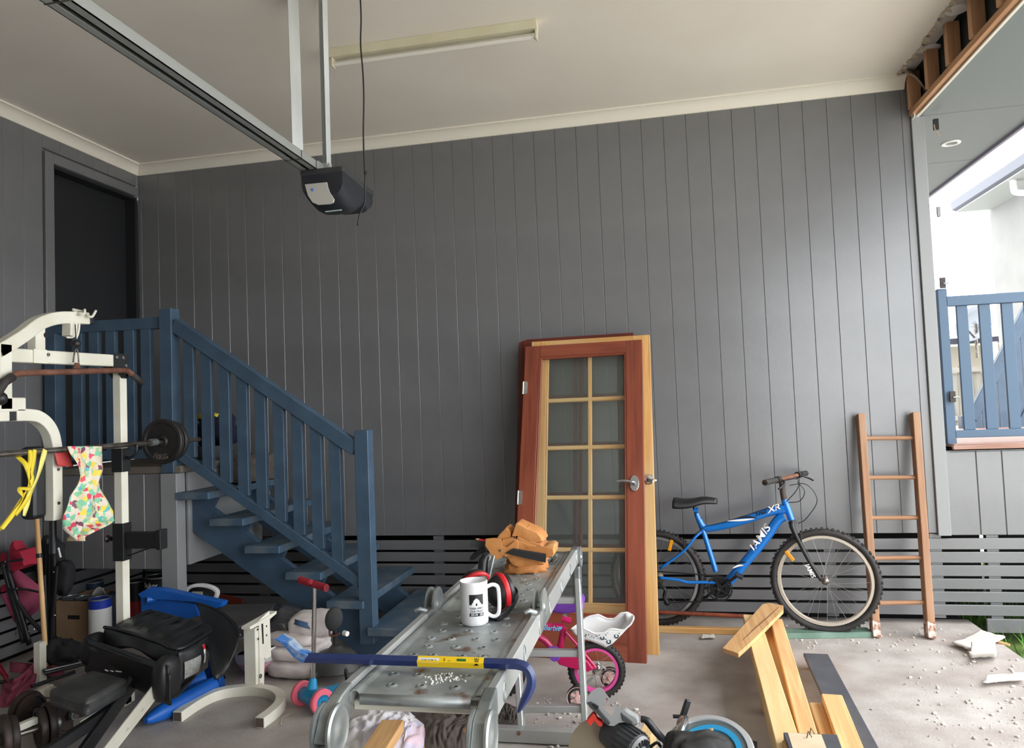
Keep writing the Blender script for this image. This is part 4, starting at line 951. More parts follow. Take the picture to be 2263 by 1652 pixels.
# leather tool belt pouches with tools
tb = thing('tool_belt', 'tan leather tool belt pouches heaped at the far end of the steel platform', 'tool belt', (-.55, 3.05, zs))
TY = 3.02
def tp_(px, py, dy=0): return P(px, py, y=TY+dy)
def leather(name, pts, y0, y1, bev=.008, m=m_tan, amp=.005, seed=0):
    q = [tp_(a, b, y0) for a, b in pts]; k = MB().prism(q, (0, y1-y0, 0))
    bmesh.ops.triangulate(k.bm, faces=k.bm.faces[:]); bmesh.ops.subdivide_edges(k.bm, edges=k.bm.edges[:], cuts=2, use_grid_fill=False)
    for v in k.bm.verts: v.co += V((noise.noise(v.co*22+V((seed,0,0))), noise.noise(v.co*20+V((0,seed,0))), noise.noise(v.co*24+V((0,0,seed)))))*amp
    return k.build(name, m, tb, bevel=bev, smooth='all')
lp = blob('lower_pouch', tp_(1163,1247,.02), (.085,.085,.042), m_tan, tb, .35, 2.6, 30, M.Rotation(-.06,3,'Y'), zs, 11, sup=.7)
leather('pouch_mouth', [(1116,1229),(1140,1226),(1170,1230),(1200,1234),(1203,1247),(1180,1250),(1160,1257),(1150,1256),(1128,1246)], -.062, .06, .006, seed=1)
leather('main_pouch', [(1106,1204),(1110,1192),(1132,1188),(1150,1196),(1180,1206),(1206,1212),(1222,1214),(1221,1229),(1196,1232),(1150,1230),(1112,1226)], -.06, .10, .006, seed=2)
leather('top_pouch', [(1130,1184),(1139,1157),(1143,1157),(1162,1167),(1186,1177),(1196,1187),(1200,1197),(1192,1200),(1168,1196),(1142,1184)], -.05, .085, .005, seed=3)
leather('top_pouch_lining', [(1143,1186),(1168,1197),(1194,1202),(1199,1210),(1186,1213),(1160,1206),(1140,1196)], -.058, .07, .003, mat('tan_suede', G(186,128,76), .85), seed=4)
leather('side_pouch', [(1097,1191),(1108,1176),(1116,1166),(1121,1168),(1128,1177),(1128,1185),(1122,1194),(1106,1198)], -.045, .07, .004, seed=5)
leather('end_pouch', [(1200,1210),(1216,1203),(1224,1205),(1222,1214),(1222,1228),(1208,1232),(1200,1224)], -.045, .06, .005, mat('tan_dark', G(196,150,96), .7), seed=6)
def panel(name, pts, dy, th, m, par):
    q = [tp_(a, b, dy) for a, b in pts]; return MB().prism(q, (0,th,0)).build(name, m, par, bevel=.0015)
fp = panel('front_flap', [(1073,1190),(1092,1188),(1107,1190),(1110,1206),(1120,1209),(1136,1196),(1142,1190),(1146,1200),(1144,1212),(1130,1222),(1135,1226),(1112,1232),(1094,1236),(1083,1222),(1072,1205)], -.075, .004, m_tan, tb)
panel('pouch_edge', [(1136,1216),(1200,1207),(1222,1212),(1224,1226),(1206,1232),(1150,1232),(1128,1228)], -.066, .006, m_tan, tb)
if 0: panel('upper_edge', [(1112,1186),(1138,1182),(1150,1190),(1190,1206),(1198,1212),(1165,1208),(1130,1204)], -.055, .09, m_tan, tb)
for a, b in ((1105,1216),(1138,1188),(1114,1230)):
    MB().lathe([(.0055,0),(.005,.002),(0,.003)], tp_(a,b,-.0755), (0,-1,0), 12).build('rivet', m_chrome, fp, smooth=True)
t = panel('steel_square', [(1117,1220),(1137,1211),(1207,1222),(1205,1243),(1117,1223)], -.085, .002, mat('square_steel', G(70,70,72), .4, .6), None) if False else None
q = [tp_(a, b, -.083) for a, b in ((1116,1222),(1135,1211),(1207,1223),(1206,1243))]
t = tag(MB().prism(q, (0,.002,0)).build('steel_square', mat('square_steel', G(64,64,66), .4, .5), bevel=.0004, origin=q[0]), 'dark steel rule blade tucked across the tan tool belt', 'ruler')
k = MB()
for i in range(14):
    a = q[1].lerp(q[2], .08+.06*i); k.box(a+V((0,-.0006,-.004)), (.0008,.0006,.006))
k.build('graduations', mat('grad', G(120,120,120), .5), t)
t = thing('hammer', 'claw hammer with steel shaft standing head down beside the tan tool belt', 'hammer', tp_(1088,1260,-.07))
MB().beam(tp_(1080,1275,-.10), tp_(1091,1226,-.07), .016, .010).build('shaft', m_zinc, t, bevel=.003)
MB().tube([tp_(1066,1268,-.08), tp_(1068,1240,-.07), tp_(1074,1228,-.06)], [.022,.02,.015], 12).build('grip', m_black, t, smooth=True)
MB().tube(smoothpath([tp_(1074,1212,-.05), tp_(1058,1220,-.05), tp_(1040,1236,-.05)], 4), [.014]*4+[.011]*4+[.005], 8).build('claw', m_black, t, smooth=True)
q = [tp_(a, b, -.02) for a, b in ((1041,1193),(1074,1196),(1074,1212),(1039,1208))]
tag(MB().prism(q, (0,.003,0)).build('try_square', mat('square_blade', G(82,86,84), .45, .4), bevel=.0005, origin=q[0]), 'small grey square blade poking out left of the tool belt', 'square')
a, b = tp_(1051,1190,-.04), tp_(1076,1195,-.04)
t = tag(MB().cyl(a+(b-a)*.3, b, .004, n=8).build('pencil', m_red, origin=a), 'red carpenter pencil sticking out of the tan tool belt', 'pencil')
MB().cyl(a, a+(b-a)*.3, .0008, .004, n=8).build('pencil_tip', m_pine, t)
k = MB()
for i in range(9):
    a = P(1222+random.uniform(-6,6), 1236+random.uniform(-6,10), z=zs+.004); k.cyl(a, a+V((random.uniform(-.03,.03),random.uniform(-.05,.05),random.uniform(.0,.03))), .0016, n=5)
tag(k.build('loose_nails', m_iron, origin=P(1222,1240,z=zs)), 'small dark nails spilling beside the tan tool belt', 'nails', None, 'stuff')
a = P(1122, 1344, z=zs+.001); MB().box(a, (.03,.045,.002), rotz(.3)).build('card_scrap', mat('swatch', G(190,176,146), .7, c2=G(90,66,50), scale=60)) and tag(bpy.data.objects['card_scrap'], 'tiny patterned card scrap beside the ear muff headband', 'card')
# ---------------------------------------------------------------- cream home gym
GX = -2.81
def gx(px, py, dx=0): return P(px, py, x=GX+dx)
py_ = gx(267, 1000).y
gym = thing('home_gym', 'cream steel home gym with rusty pulldown bar in front of the landing', 'gym machine', (GX, 3.2, 0))
XV = (1,0,0)
bar('post', (GX, py_, .0), (GX, py_, gx(265,790).z), .05, .05, m_cream, gym, (0,-1,0), .004)
bar('top_beam', (GX, 2.3, gx(0,785).z-.004), (GX, py_-.06, gx(245,797).z), .05, .062, m_cream, gym, (0,0,1), .004)
k = MB(); zt_ = gx(265,783).z
k.prism([(GX+.027,py_-.075,zt_),(GX+.027,py_+.026,zt_),(GX+.027,py_+.026,zt_-.13),(GX+.027,py_-.02,zt_-.13),(GX+.027,py_-.075,zt_-.075)], (.005,0,0))
k.prism([(GX-.032,py_-.075,zt_),(GX-.032,py_+.026,zt_),(GX-.032,py_+.026,zt_-.13),(GX-.032,py_-.02,zt_-.13),(GX-.032,py_-.075,zt_-.075)], (.005,0,0))
cp_ = k.build('corner_plate', m_black, gym)
for dy, dz in ((-.058,-.02),(-.012,-.02),(.008,-.062),(.008,-.108)): MB().lathe([(.009,0),(.008,.004),(0,.005)], (GX+.032, py_+dy, zt_+dz), XV, 12).build('bolt', m_chrome, cp_, smooth=True)
arm = smoothpath([gx(-60,800), gx(-10,776), gx(45,742), gx(80,716), gx(115,704), gx(150,702), gx(189,704)], 5)
MB().sqtube(arm, .055, .06, XV).build('pulley_arm', m_cream, gym, bevel=.005, smooth=True)
MB().mm(GX-.028, GX+.028, gx(189,704).y, gx(189,704).y+.03, gx(189,704).z-.026, gx(189,704).z+.022).build('end_cap', m_black, gym, bevel=.004)
a, b = gx(80,720), gx(80,782); bar('strut', (GX, a.y, b.z), (GX, a.y, a.z), .05, .055, m_cream, gym, (0,-1,0), .003)
MB().mm(GX+.026, GX+.031, a.y-.045, a.y+.03, b.z-.045, b.z+.02).build('joint_plate', m_cream, gym, bevel=.002)
k = MB(); k.lathe([(.013,0),(.013,.001),(0,.001)], (GX+.026, gx(91,741).y, gx(91,741).z), XV, 16).build('tube_hole', m_dark, gym)
MB().lathe([(.009,0),(.008,.004),(0,.005)], (GX+.031, gx(94,784).y, gx(94,784).z), XV, 12).build('bolt', m_steel, gym, smooth=True)
yc = gx(3,830).y; bar('column', (GX, yc, gx(3,905).z), (GX, yc, gx(3,760).z), .055, .06, m_cream, gym, (0,-1,0), .003)
bar('main_column', (GX, 2.32, .0), (GX, 2.32, gx(0,785).z+.25), .06, .06, m_cream, gym, (0,-1,0), .004)
MB().mm(GX-.03, GX+.03, 2.27, 2.37, .0, .012).build('column_foot', m_cream, gym)
z0 = gx(20,894).z; bar('stub', (GX, 2.3, z0), (GX, gx(47,894).y, z0), .055, .062, m_cream, gym, (0,0,1), .004)
z1 = gx(5,917).z; bar('stub', (GX, 2.3, z1), (GX, gx(12,917).y, z1), .05, .055, m_cream, gym, (0,0,1), .004)
bar('insert', (GX, gx(10,917).y, z1), (GX, gx(30,917).y, z1), .042, .048, m_black, gym)
MB().ball(gx(0,880,.05), .03, 12).build('tension_knob', m_black, gym, smooth=True)
ca = smoothpath([gx(27,917), gx(55,917), gx(78,921), gx(98,936), gx(111,958), gx(117,985)], 5)+[gx(119,1060), gx(121,1148)]
for q in ca[-2:]: q.y = ca[-3].y
MB().sqtube(ca, .055, .055, XV).build('curved_arm', m_cream, gym, bevel=.004, smooth=True)
for py in (1036, 1110): MB().lathe([(.008,0),(.007,.003),(0,.004)], (GX+.0285, ca[-1].y, gx(126,py).z), XV, 12).build('bolt', m_steel, gym, smooth=True)
yb2 = ca[-1].y; MB().mm(GX-.075, GX+.0, yb2-.115, yb2-.032, gx(90,1146).z, gx(95,985).z).build('arm_pad', m_black, gym, bevel=.02)
MB().cyl((GX-.01, yb2+.005, gx(121,1222).z), (GX-.01, yb2+.005, gx(121,1148).z), .016, n=12).build('press_leg', m_black, gym, smooth=True)
# pulldown bar with carabiner, pulley cheek plates and hooks
lb0 = [gx(-12,876,.06), gx(8,845,.06), gx(30,829,.06), gx(55,824,.06), gx(165,821,.06), gx(270,818,.06), gx(288,824,.06), gx(300,834,.06), gx(314,848,.06)]
MB().tube(smoothpath(lb0, 5), .0145, 12).build('pulldown_bar', m_rust, gym, smooth='all')
MB().tube([gx(-12,876,.06), gx(8,845,.06), gx(27,832,.06)], .02, 12).build('grip', m_rubber, gym, smooth='all'); MB().tube([gx(291,826,.06), gx(303,836,.06), gx(314,848,.06)], .0165, 12).build('grip', m_rubber, gym, smooth='all')
q = gx(168,806,.06); MB().prism([gx(161,814,.06),gx(176,814,.06),gx(173,801,.06),gx(164,801,.06)], (.008,0,0)).build('bar_lug', m_rust, gym, bevel=.002)
cb_ = [gx(a, b, .06) for a, b in ((162,800),(164,784),(167,772),(170,772),(173,784),(174,800))]
MB().tube(smoothpath(cb_, 4), .004, 8).build('carabiner', m_steel, gym, smooth='all')
MB().ball(gx(168,759,.06), .022, 16).build('cable_stop', m_black, gym, smooth=True)
MB().cyl(gx(168,752,.06), gx(166,716,.06), .003, n=6).build('cable', m_black, gym)
MB().prism([gx(137,710,-.02),gx(154,711,-.02),gx(151,744,-.02),gx(146,746,-.02),gx(136,742,-.02)], (.05,0,0)).build('pulley_cheek', m_cream, gym, bevel=.003)
MB().tube(smoothpath([gx(147,745,.03), gx(160,745,.03), gx(163,738,.03), gx(163,716,.03), gx(168,713,.03), gx(175,715,.03), gx(173,735,.03), gx(168,748,.03)], 4), .005, 8).build('wire_guide', m_cream, gym, smooth='all')
MB().tube(smoothpath([gx(160,683,-.03), gx(185,688,0), gx(187,684,.05), gx(186,692,.06), gx(178,696,.05), gx(170,690,.02), gx(160,684,0)], 4), .006, 8).build('bar_hook', m_cream, gym, smooth='all')
MB().tube(smoothpath([gx(185,688,0), gx(196,698,.05), gx(204,699,.06), gx(212,686,.06)], 4), .006, 8).build('bar_hook', m_cream, gym, smooth='all')
# post collars and dip arm
for p0, p1 in ((990,1042),(1155,1238)):
    MB().mm(GX-.033, GX+.033, py_-.033, py_+.033, gx(267,p1).z, gx(267,p0).z).build('collar', m_black, gym, bevel=.004)
za, zb2 = gx(290,1168).z, gx(290,1205).z
k = MB(); k.mm(GX+.03, P(352,1185,y=py_).x, py_-.02, py_+.02, zb2, za-.004).mm(P(352,1185,y=py_).x, P(362,1185,y=py_).x, py_-.03, py_+.03, zb2-.005, za+.008).build('dip_arm', m_black, gym, bevel=.003)
MB().cyl((GX+.03, py_, gx(282,1225).z), (P(330,1200,y=py_).x, py_, zb2), .004, n=6).build('brace', m_black, gym)
MB().lathe([(.0,0),(.016,.002),(.02,.012),(.012,.02),(.012,.035)], P(234,1190,y=py_-.01), XV, 14).build('collar_knob', m_black, gym, smooth=True)
q = P(228,985,y=py_-.06); MB().tube(smoothpath([(GX+.03, py_, gx(267,1010).z), (GX+.065, py_-.01, gx(267,1010).z-.005), (GX+.10, py_-.01, gx(267,1000).z), (GX+.105, py_-.01, gx(267,985).z+.01)], 4), .009, 8).build('bar_rest', m_black, gym, smooth='all')
# base tubes on the floor
bx = P(60,1533,z=.055).x
bar('base_tube', (bx, 2.4, .028), (bx, 3.50, .028), .05, .05, m_cream, gym, (0,0,1), .004)
bar('base_tube', (GX, 3.08, .028), (GX, py_+.05, .028), .05, .05, m_cream, gym, (0,0,1), .004)
q = P(89,1508,z=.05); bar('rear_upright', (q.x, q.y, .05), (q.x, q.y, P(88,1418,y=q.y).z), .045, .045, m_cream, gym, (0,-1,0), .003)
bar('cross_tube', (bx, 3.46, .028), (GX, py_, .028), .045, .045, m_cream, gym, (0,0,1), .003)

# barbell on the rests with two plates
BX = GX+.075
def bxp(px, py): return P(px, py, x=BX)
zb3 = bxp(240,985).z; y1_ = bxp(440,972).y
bb_ = thing('barbell', 'long steel barbell resting across the gym, black ten kilogram plates on its end', 'barbell', (BX, 3.4, zb3))
MB().cyl((BX,2.2,zb3+.004), (BX,y1_,zb3-.004), .0135, n=14).build('bar', m_steel, bb_, smooth=True)
MB().cyl((BX,bxp(338,976).y-.02,zb3), (BX,bxp(345,976).y,zb3), .02, n=16).build('collar', m_zinc, bb_, smooth=True)
def weight(c, ax, r, th, par, m=m_iron, hole=.016):
    return MB().lathe([(hole,-th*.5),(r*.22,-th*.5),(r*.24,-th*.42),(r*.28,-th*.25),(r*.78,-th*.25),(r*.84,-th*.5),(r*.97,-th*.5),(r,-th*.35),(r,th*.35),(r*.97,th*.5),(r*.84,th*.5),(r*.78,th*.25),(r*.28,th*.25),(r*.22,th*.5),(hole,th*.5)], c, ax, 40, cap=False).build('plate', m, par, smooth=True)
yp = bxp(360,978).y
m_irn2 = mat('black_cast_iron', G(32,31,32), .5, .2, c2=G(48,44,43), scale=9, bump=.15)
p1_ = weight((BX, yp, zb3), (0,1,0), .128, .032, bb_, m_irn2); weight((BX, yp+.06, zb3), (0,1,0), .115, .03, bb_, m_irn2)
c = V((BX, yp-.010, zb3))
def onpl(x, y, z): a = -PI/2-.12+x/.088; r = .088-y*-1; return c+V((math.cos(a)*(.088-y), -z, math.sin(a)*(.088-y)))
MB().fromtext('10KG', .04, onpl, .002, .001, 0, 1.0).build('raised_numerals', mat('worn_numeral', G(96,86,80), .5), p1_)

# yellow straps and printed bag hanging over the bar
ys_ = thing('yellow_straps', 'tangle of yellow webbing straps hanging over the barbell', 'straps', bxp(70,1000))
def ribbon(par, pts, wd, m, name, tw=0, th=.0018):
    q = smoothpath([bxp(a, b)+V((dx,0,0)) for a, b, dx in pts], 6); k = MB(); n = []
    for i, p_ in enumerate(q):
        t_ = (q[min(i+1,len(q)-1)]-q[max(i-1,0)]).normalized(); s_ = t_.cross(V((1,0,0))); s_ = s_.normalized() if s_.length > .05 else V((0,1,0))
        ang = tw*math.sin(i*.35); s_ = s_*math.cos(ang)+t_.cross(s_)*math.sin(ang)
        n.append((k.bm.verts.new(p_-s_*wd/2), k.bm.verts.new(p_+s_*wd/2)))
    for A_, B_ in zip(n, n[1:]): k.bm.faces.new((A_[0], A_[1], B_[1], B_[0]))
    return k.build(name, m, par, smooth='all', solid=th)
ribbon(ys_, [(47,1008,-.02),(50,1030,.02),(56,1070,.02),(35,1110,.02),(12,1145,.02),(-12,1172,.02)], .02, m_strap, 'strap', .5)
ribbon(ys_, [(60,994,.016),(58,1020,.02),(52,1050,.024),(58,1078,.03),(30,1080,.03),(38,1100,.03),(20,1130,.03),(-10,1168,.03)], .018, m_strap, 'strap', .7)
ribbon(ys_, [(93,993,.016),(86,1010,.022),(70,1055,.03),(52,1095,.03),(46,1115,.03),(40,1140,.03)], .022, mat('yellow_webbing_pale', G(240,228,130), .6), 'strap', .4)
ribbon(ys_, [(70,993,.016),(66,1015,.02),(60,1045,.026),(60,1060,.028),(48,1100,.03),(22,1138,.03)], .018, m_strap, 'strap', .3)
m_bag = bpy.data.materials.new('printed_bag'); m_bag.use_nodes = True
tr = m_bag.node_tree; b = tr.nodes['Principled BSDF']; tc = nd(tr,'ShaderNodeTexCoord'); vo = nd(tr,'ShaderNodeTexVoronoi'); vo.inputs['Scale'].default_value = 44; vo.distance = 'CHEBYCHEV'
cr2 = nd(tr,'ShaderNodeValToRGB'); cr2.color_ramp.interpolation = 'CONSTANT'; e = cr2.color_ramp.elements
cols = [(0,G(226,214,196)),(.28,G(130,200,160)),(.42,G(226,214,196)),(.55,G(226,70,96)),(.63,G(228,208,170)),(.74,G(96,180,190)),(.81,G(240,214,70)),(.88,G(120,70,90)),(.93,G(160,200,150))]
e[0].color = (*cols[0][1],1); e[1].position = cols[1][0]; e[1].color = (*cols[1][1],1)
for p_, c_ in cols[2:]: q = e.new(p_); q.color = (*c_,1)
sp_ = nd(tr,'ShaderNodeSeparateColor'); tr.links.new(tc.outputs['Object'], vo.inputs[0]); tr.links.new(vo.outputs['Color'], sp_.inputs[0]); tr.links.new(sp_.outputs[0], cr2.inputs[0]); tr.links.new(cr2.outputs[0], b.inputs['Base Color']); b.inputs['Roughness'].default_value = .55
pb = thing('printed_bag', 'crumpled bright printed plastic bag draped over the barbell', 'bag', bxp(185,990))
rows = [(986,140,215),(1005,146,220),(1030,160,222),(1050,164,221),(1075,160,220),(1100,148,226),(1130,146,238),(1150,140,230),(1168,140,200),(1185,143,176),(1195,146,168)]
def bagf(u, v):
    i = min(int(u*(len(rows)-1)), len(rows)-2); f = u*(len(rows)-1)-i
    yy = rows[i][0]*(1-f)+rows[i+1][0]*f; l = rows[i][1]*(1-f)+rows[i+1][1]*f; r = rows[i][2]*(1-f)+rows[i+1][2]*f
    return bxp(l+(r-l)*v, yy)+V((.022+.03*math.sin(v*9+u*7)*(.3+u)+.02*noise.noise(V((u*6,v*5,1))),0,0))
MB().grid(bagf, 40, 18).build('front', m_bag, pb, smooth='all', solid=.002)
MB().grid(lambda u, v: bxp(196+20*v+4*u, 986+95*u)+V((-.02-.012*math.sin(u*5),0,0)), 10, 5).build('yellow_lining', mat('bag_yellow', G(240,212,96), .5), pb, smooth='all', solid=.002)
MB().grid(lambda u, v: bxp(126+34*v+10*u, 992+38*u)+V((-.02,0,0)), 6, 6).build('back_flap', mat('bag_red', G(190,70,70), .5), pb, smooth='all', solid=.002)

# ---------------------------------------------------------------- bench, struts and dumbbells at the bottom left
bn_ = thing('weight_bench', 'black padded weight bench on dark crossed legs at the bottom left', 'bench', P(200,1560,z=0))
c4 = [P(*p, z=.31) for p in ((106,1522),(190,1549),(284,1497),(206,1476))]
k = MB(); k.prism(c4, (0,0,-.075)); bmesh.ops.subdivide_edges(k.bm, edges=k.bm.edges[:], cuts=3, use_grid_fill=True)
k.build('seat_pad', mat('worn_vinyl', G(52,53,54), .5, c2=G(84,84,82), scale=9, lo=.45, hi=.75), bn_, bevel=.022, smooth=True)
for pts in ([(232,1479),(238,1482)],[(244,1481),(250,1483)],[(256,1482),(268,1484)]):
    a, b = (P(*p, z=.312) for p in pts); bar('pad_print', a, b, .006, .002, m_wpaint, bn_, (0,0,1), 0)
bar('leg_bar', P(301,1497,z=.27), P(176,1672,z=.02), .03, .055, m_black, bn_, (0,0,1), .003)
bar('leg_bar', P(250,1565,z=.16), P(90,1672,z=.08), .035, .05, m_black, bn_, (0,0,1), .003)
cs = thing('cream_strut', 'cream steel strut with two bolt holes sloping to the floor beside the black bench legs', 'strut', P(240,1655,z=.02))
a, b = P(352,1514,z=.30), P(222,1680,z=.01)
bar('tube', a, b, .05, .05, m_cream, cs, (0,0,1), .003)
R_, c_, L_ = frame(a, b)
for px, py in ((315,1568),(282,1611)):
    q = PN(px, py, c_+R_@V((0,0,.0255)), R_@V((0,0,1))); MB().lathe([(.007,0),(.0068,.0006),(0,.0006)], q, R_@V((0,0,1)), 12).build('bolt_hole', m_dark, cs)
def dumbbell(label, a, b, r):
    a, b = V(a), V(b); ax = (b-a).normalized()
    t = thing('dumbbell', label, 'dumbbell', (a+b)/2-V((0,0,r)), 'dumbbells by the black bench')
    MB().cyl(a-ax*.05, b+ax*.05, .013, n=12).build('bar', m_steel, t, smooth=True)
    for q, s_ in ((a,1),(b,-1)):
        weight(q, ax, r, .03, t); weight(q+ax*s_*.033, ax, r*.86, .028, t)
        MB().cyl(q-ax*s_*.025, q-ax*s_*.045, .022, n=8).build('nut', m_zinc, t)
dumbbell('dumbbell nearest the camera in the bottom left corner, steel bar between iron plates', P(8,1632,z=.105), P(108,1602,z=.105), .103)
dumbbell('iron dumbbell lying behind the nearest one, partly under the black bench pad', P(58,1567,z=.09), P(143,1582,z=.09)+V((0,.02,0)), .088)
bar_ = bar('perforated_strut', P(28,1612,z=.14), P(80,1590,z=.14), .03, .03, m_cream, None, (0,0,1), .002); tag(bar_, 'short cream square tube lying between the iron plates', 'tube')

# ---------------------------------------------------------------- upturned black car seat shell on a blue play frame
F0, F1, B0 = P(243,1381,z=.44), P(385,1424,z=.44), P(337,1337,z=.44)
e1, e2 = F1-F0, B0-F0; up = V((0,0,1))
sh = thing('child_seat_shell', 'upturned black plastic child seat shell with grey and red labels', 'child seat', (F0+F1)/2+e2*.5-V((0,0,.44)))
def S(a, b, z): return F0+e1*a+e2*b+up*(z-.44)
def shell_fn(u, v):                                             # top deck rolling down over back and sides, ribbed
    a = -.08+1.16*u; b = -.02+1.12*v
    ed = max(0, abs(u-.5)-.36)/.14; eb = max(0, v-.82)/.18
    rib = .008*(math.sin(u*PI*9) > .1)*(ed < .02)*(.12 < v < .8)
    return S(a, b, .435+rib-.14*ed**2.2-.15*eb**2.2+.01*math.sin(v*6))
MB().grid(shell_fn, 44, 24).build('top_deck', m_black, sh, smooth=True, solid=.008)
for a in (.10,.26,.42,.58,.74,.90):
    bar('rib', S(a, .10, .441), S(a, .80, .443), .03, .012, m_black, sh, (0,0,1), .004)
MB().tube(smoothpath([S(-.08,-.02,.425), S(.2,-.04,.440), S(.5,-.02,.436), S(.8,-.05,.440), S(1.06,-.03,.43), S(1.09,.4,.425), S(1.06,.8,.42)], 5), .009, 8).build('rolled_edge', m_black, sh, smooth='all')
MB().tube(smoothpath([S(-.16,-.30,.375), S(.2,-.33,.38), S(.6,-.33,.378), S(1.02,-.30,.37)], 5), .009, 8).build('lip_edge', m_black, sh, smooth='all')
def lip(u, v): return S(-.10+1.2*u, -.10-.20*v+.10*math.sin(v*PI), .43-.16*v+.012*math.sin(u*12)*(v < .3)-.02*abs(u-.5))
MB().grid(lambda u, v: S(-.06+1.12*u, -.02-.10*v*(1-.3*math.cos(u*7)), .432-.06*v-.02*math.sin(u*PI*3)*v), 24, 6).build('scalloped_flap', m_black, sh, smooth='all', solid=.006)
MB().grid(lambda u, v: S(-.14+1.26*u, .30-.62*math.sin(v*PI*.5)**.8, .27+.13*(1-math.sin(v*PI))*(v > .5)*1.0-.03*math.sin(v*PI)), 24, 14).build('tray', m_black, sh, smooth='all', solid=.008)
MB().grid(lambda u, v: S(-.16+1.30*u, -.30-.02*math.cos(u*6), .24+.135*v-.02*abs(u-.5)), 20, 6).build('front_lip', m_black, sh, smooth='all', solid=.01)
blob('corner_lobe', S(1.04,-.24,.325), (.045,.07,.10), m_black, sh, .06, 2, 20, None, None, 3, sup=.7)
blob('corner_lobe', S(-.12,-.18,.33), (.05,.07,.08), m_black, sh, .06, 2, 20, None, None, 4, sup=.7)
rs = [S(1.08,-.05,.42), S(1.10,.62,.42), S(1.10,.60,.27), S(1.08,-.02,.27)]
MB().grid(lambda u, v: rs[0].lerp(rs[1],u).lerp(rs[3].lerp(rs[2],u),v)+CR*.03*math.sin(u*PI)*math.sin(v*PI*.8+.4), 14, 8).build('side_panel', m_black, sh, smooth='all', solid=.01)
def lab(u0, u1, v0, v1, m, nm, o_=.008):
    k = MB(); k.grid(lambda u, v: (lambda U, W_: rs[0].lerp(rs[1],U).lerp(rs[3].lerp(rs[2],U),W_)+CR*.03*math.sin(U*PI)*math.sin(W_*PI*.8+.4)+CR*o_-CF*o_)(u0+(u1-u0)*u, v0+(v1-v0)*v), 6, 4); return k.build(nm, m, sh, smooth='all')
lab(.10,.52,.34,.86, mat('grey_label', G(150,150,146), .5, c2=G(120,120,118), scale=90), 'warning_label')
lab(.66,.76,.12,.68, m_wpaint, 'care_label'); lab(.66,.76,.12,.26, m_red, 'care_label_band', .0095)
tA_ = smoothpath([P(*p, z=.42) for p in ((436,1333),(478,1348),(514,1374),(530,1404))], 6)
tB_ = smoothpath([P(448,1400,z=.40), P(462,1446,z=.36), P(474,1498,z=.30), P(497,1488,z=.29)], 6)
def flap(u, v):
    n_ = len(tA_)-1; f = u*n_; i_ = min(int(f), n_-1); f -= i_
    return tA_[i_].lerp(tA_[i_+1], f).lerp(tB_[i_].lerp(tB_[i_+1], f), v)+(CR*.55-CF*.45+V((0,0,.35)))*(.022*math.sin(v*PI))
MB().grid(flap, 18, 12).build('side_flap', m_black, sh, smooth='all', solid=.012)
MB().tube(tA_, .010, 8).build('flap_edge', m_black, sh, smooth='all')
bf = thing('blue_play_frame', 'royal blue plastic play frame lying under the black seat shell', 'play equipment', P(400,1530,z=0))
yb_ = 3.92
k = MB(); k.prism([P(*p, y=yb_) for p in ((304,1312),(326,1300),(356,1302),(420,1316),(492,1331),(489,1341),(478,1344),(430,1330),(312,1322))], (0,.06,0)); k.build('top_beam', m_bluep, bf, bevel=.004)
k = MB(); k.prism([P(*p, y=yb_+.02) for p in ((310,1318),(430,1334),(440,1360),(400,1372),(312,1352))], (0,.04,0)); k.build('beam_web', m_bluep, bf, bevel=.003)
q = P(323,1326,y=yb_-.01); MB().lathe([(.012,.03),(.013,0),(.021,0),(.021,.08)], q, (.6,.8,0), 20).build('socket', m_bluep, bf, smooth=True)
a, b = P(322,1592,z=.046), P(470,1514,z=.05); d = (b-a).normalized()
MB().lathe([(0,0),(.014,0),(.016,.004),(.024,.02),(.036,.07),(.042,.12),(.042,.13),(.043,(b-a).length)], a, d, 24).build('leg_tube', m_bluep, bf, smooth=True)
q = P(478,1530,z=.0); bar('side_post', (q.x, q.y+.03, .0), (q.x, q.y+.03, P(478,1440,y=q.y).z+.05), .038, .05, m_bluep, bf, (0,-1,0), .004)
MB().grid(lambda u, v: P(386+84*u, 1500+22*u+(-100*u-20)*v*(1-.2*v), y=3.68+.12*math.sin(u*PI)), 14, 8).build('curved_side', m_bluep, bf, smooth='all', solid=.012)
a, b = P(186,1570,z=.075), P(290,1508,z=.075)
MB().cyl(a, b, .036, n=20).build('leg_tube', m_bluep, bf, smooth=True)
MB().cyl(P(395,1520,z=.05), P(455,1492,z=.09), .05, n=20).build('cross_tube', m_bluep, bf, smooth=True)

# ---------------------------------------------------------------- cream U shaped leg frame with upright
uf = thing('leg_extension_frame', 'cream U shaped steel foot with slotted upright standing on the concrete', 'gym part', P(563,1526,z=0))
up_ = [P(392,1583,z=.025), P(432,1556,z=.025), P(470,1537,z=.025), P(510,1527,z=.025), P(560,1524,z=.025), P(598,1529,z=.025), P(619,1542,z=.025), P(618,1558,z=.025), P(600,1577,z=.025), P(574,1596,z=.025)]
MB().sqtube(smoothpath(up_, 5), .05, .05, (0,0,1)).build('foot_tube', m_cream, uf, smooth=True, bevel=.002)
for q, d in ((up_[0], up_[0]-up_[1]), (up_[-1], up_[-1]-up_[-2])):
    d.normalize(); R_, c_, L_ = frame(q, q+d); MB().box(q+d*.0012, (.041,.002,.041), R_).build('tube_mouth', mat('tube_inside', G(96,84,74), .7), uf)
uy = 3.63; ux_ = P(560,1526,y=uy).x; ztop = P(560,1385,y=uy).z
bar('upright', (ux_, uy, .045), (ux_, uy, ztop), .07, .055, m_cream, uf, (0,-1,0), .003)
k = MB(); xp = ux_+.037
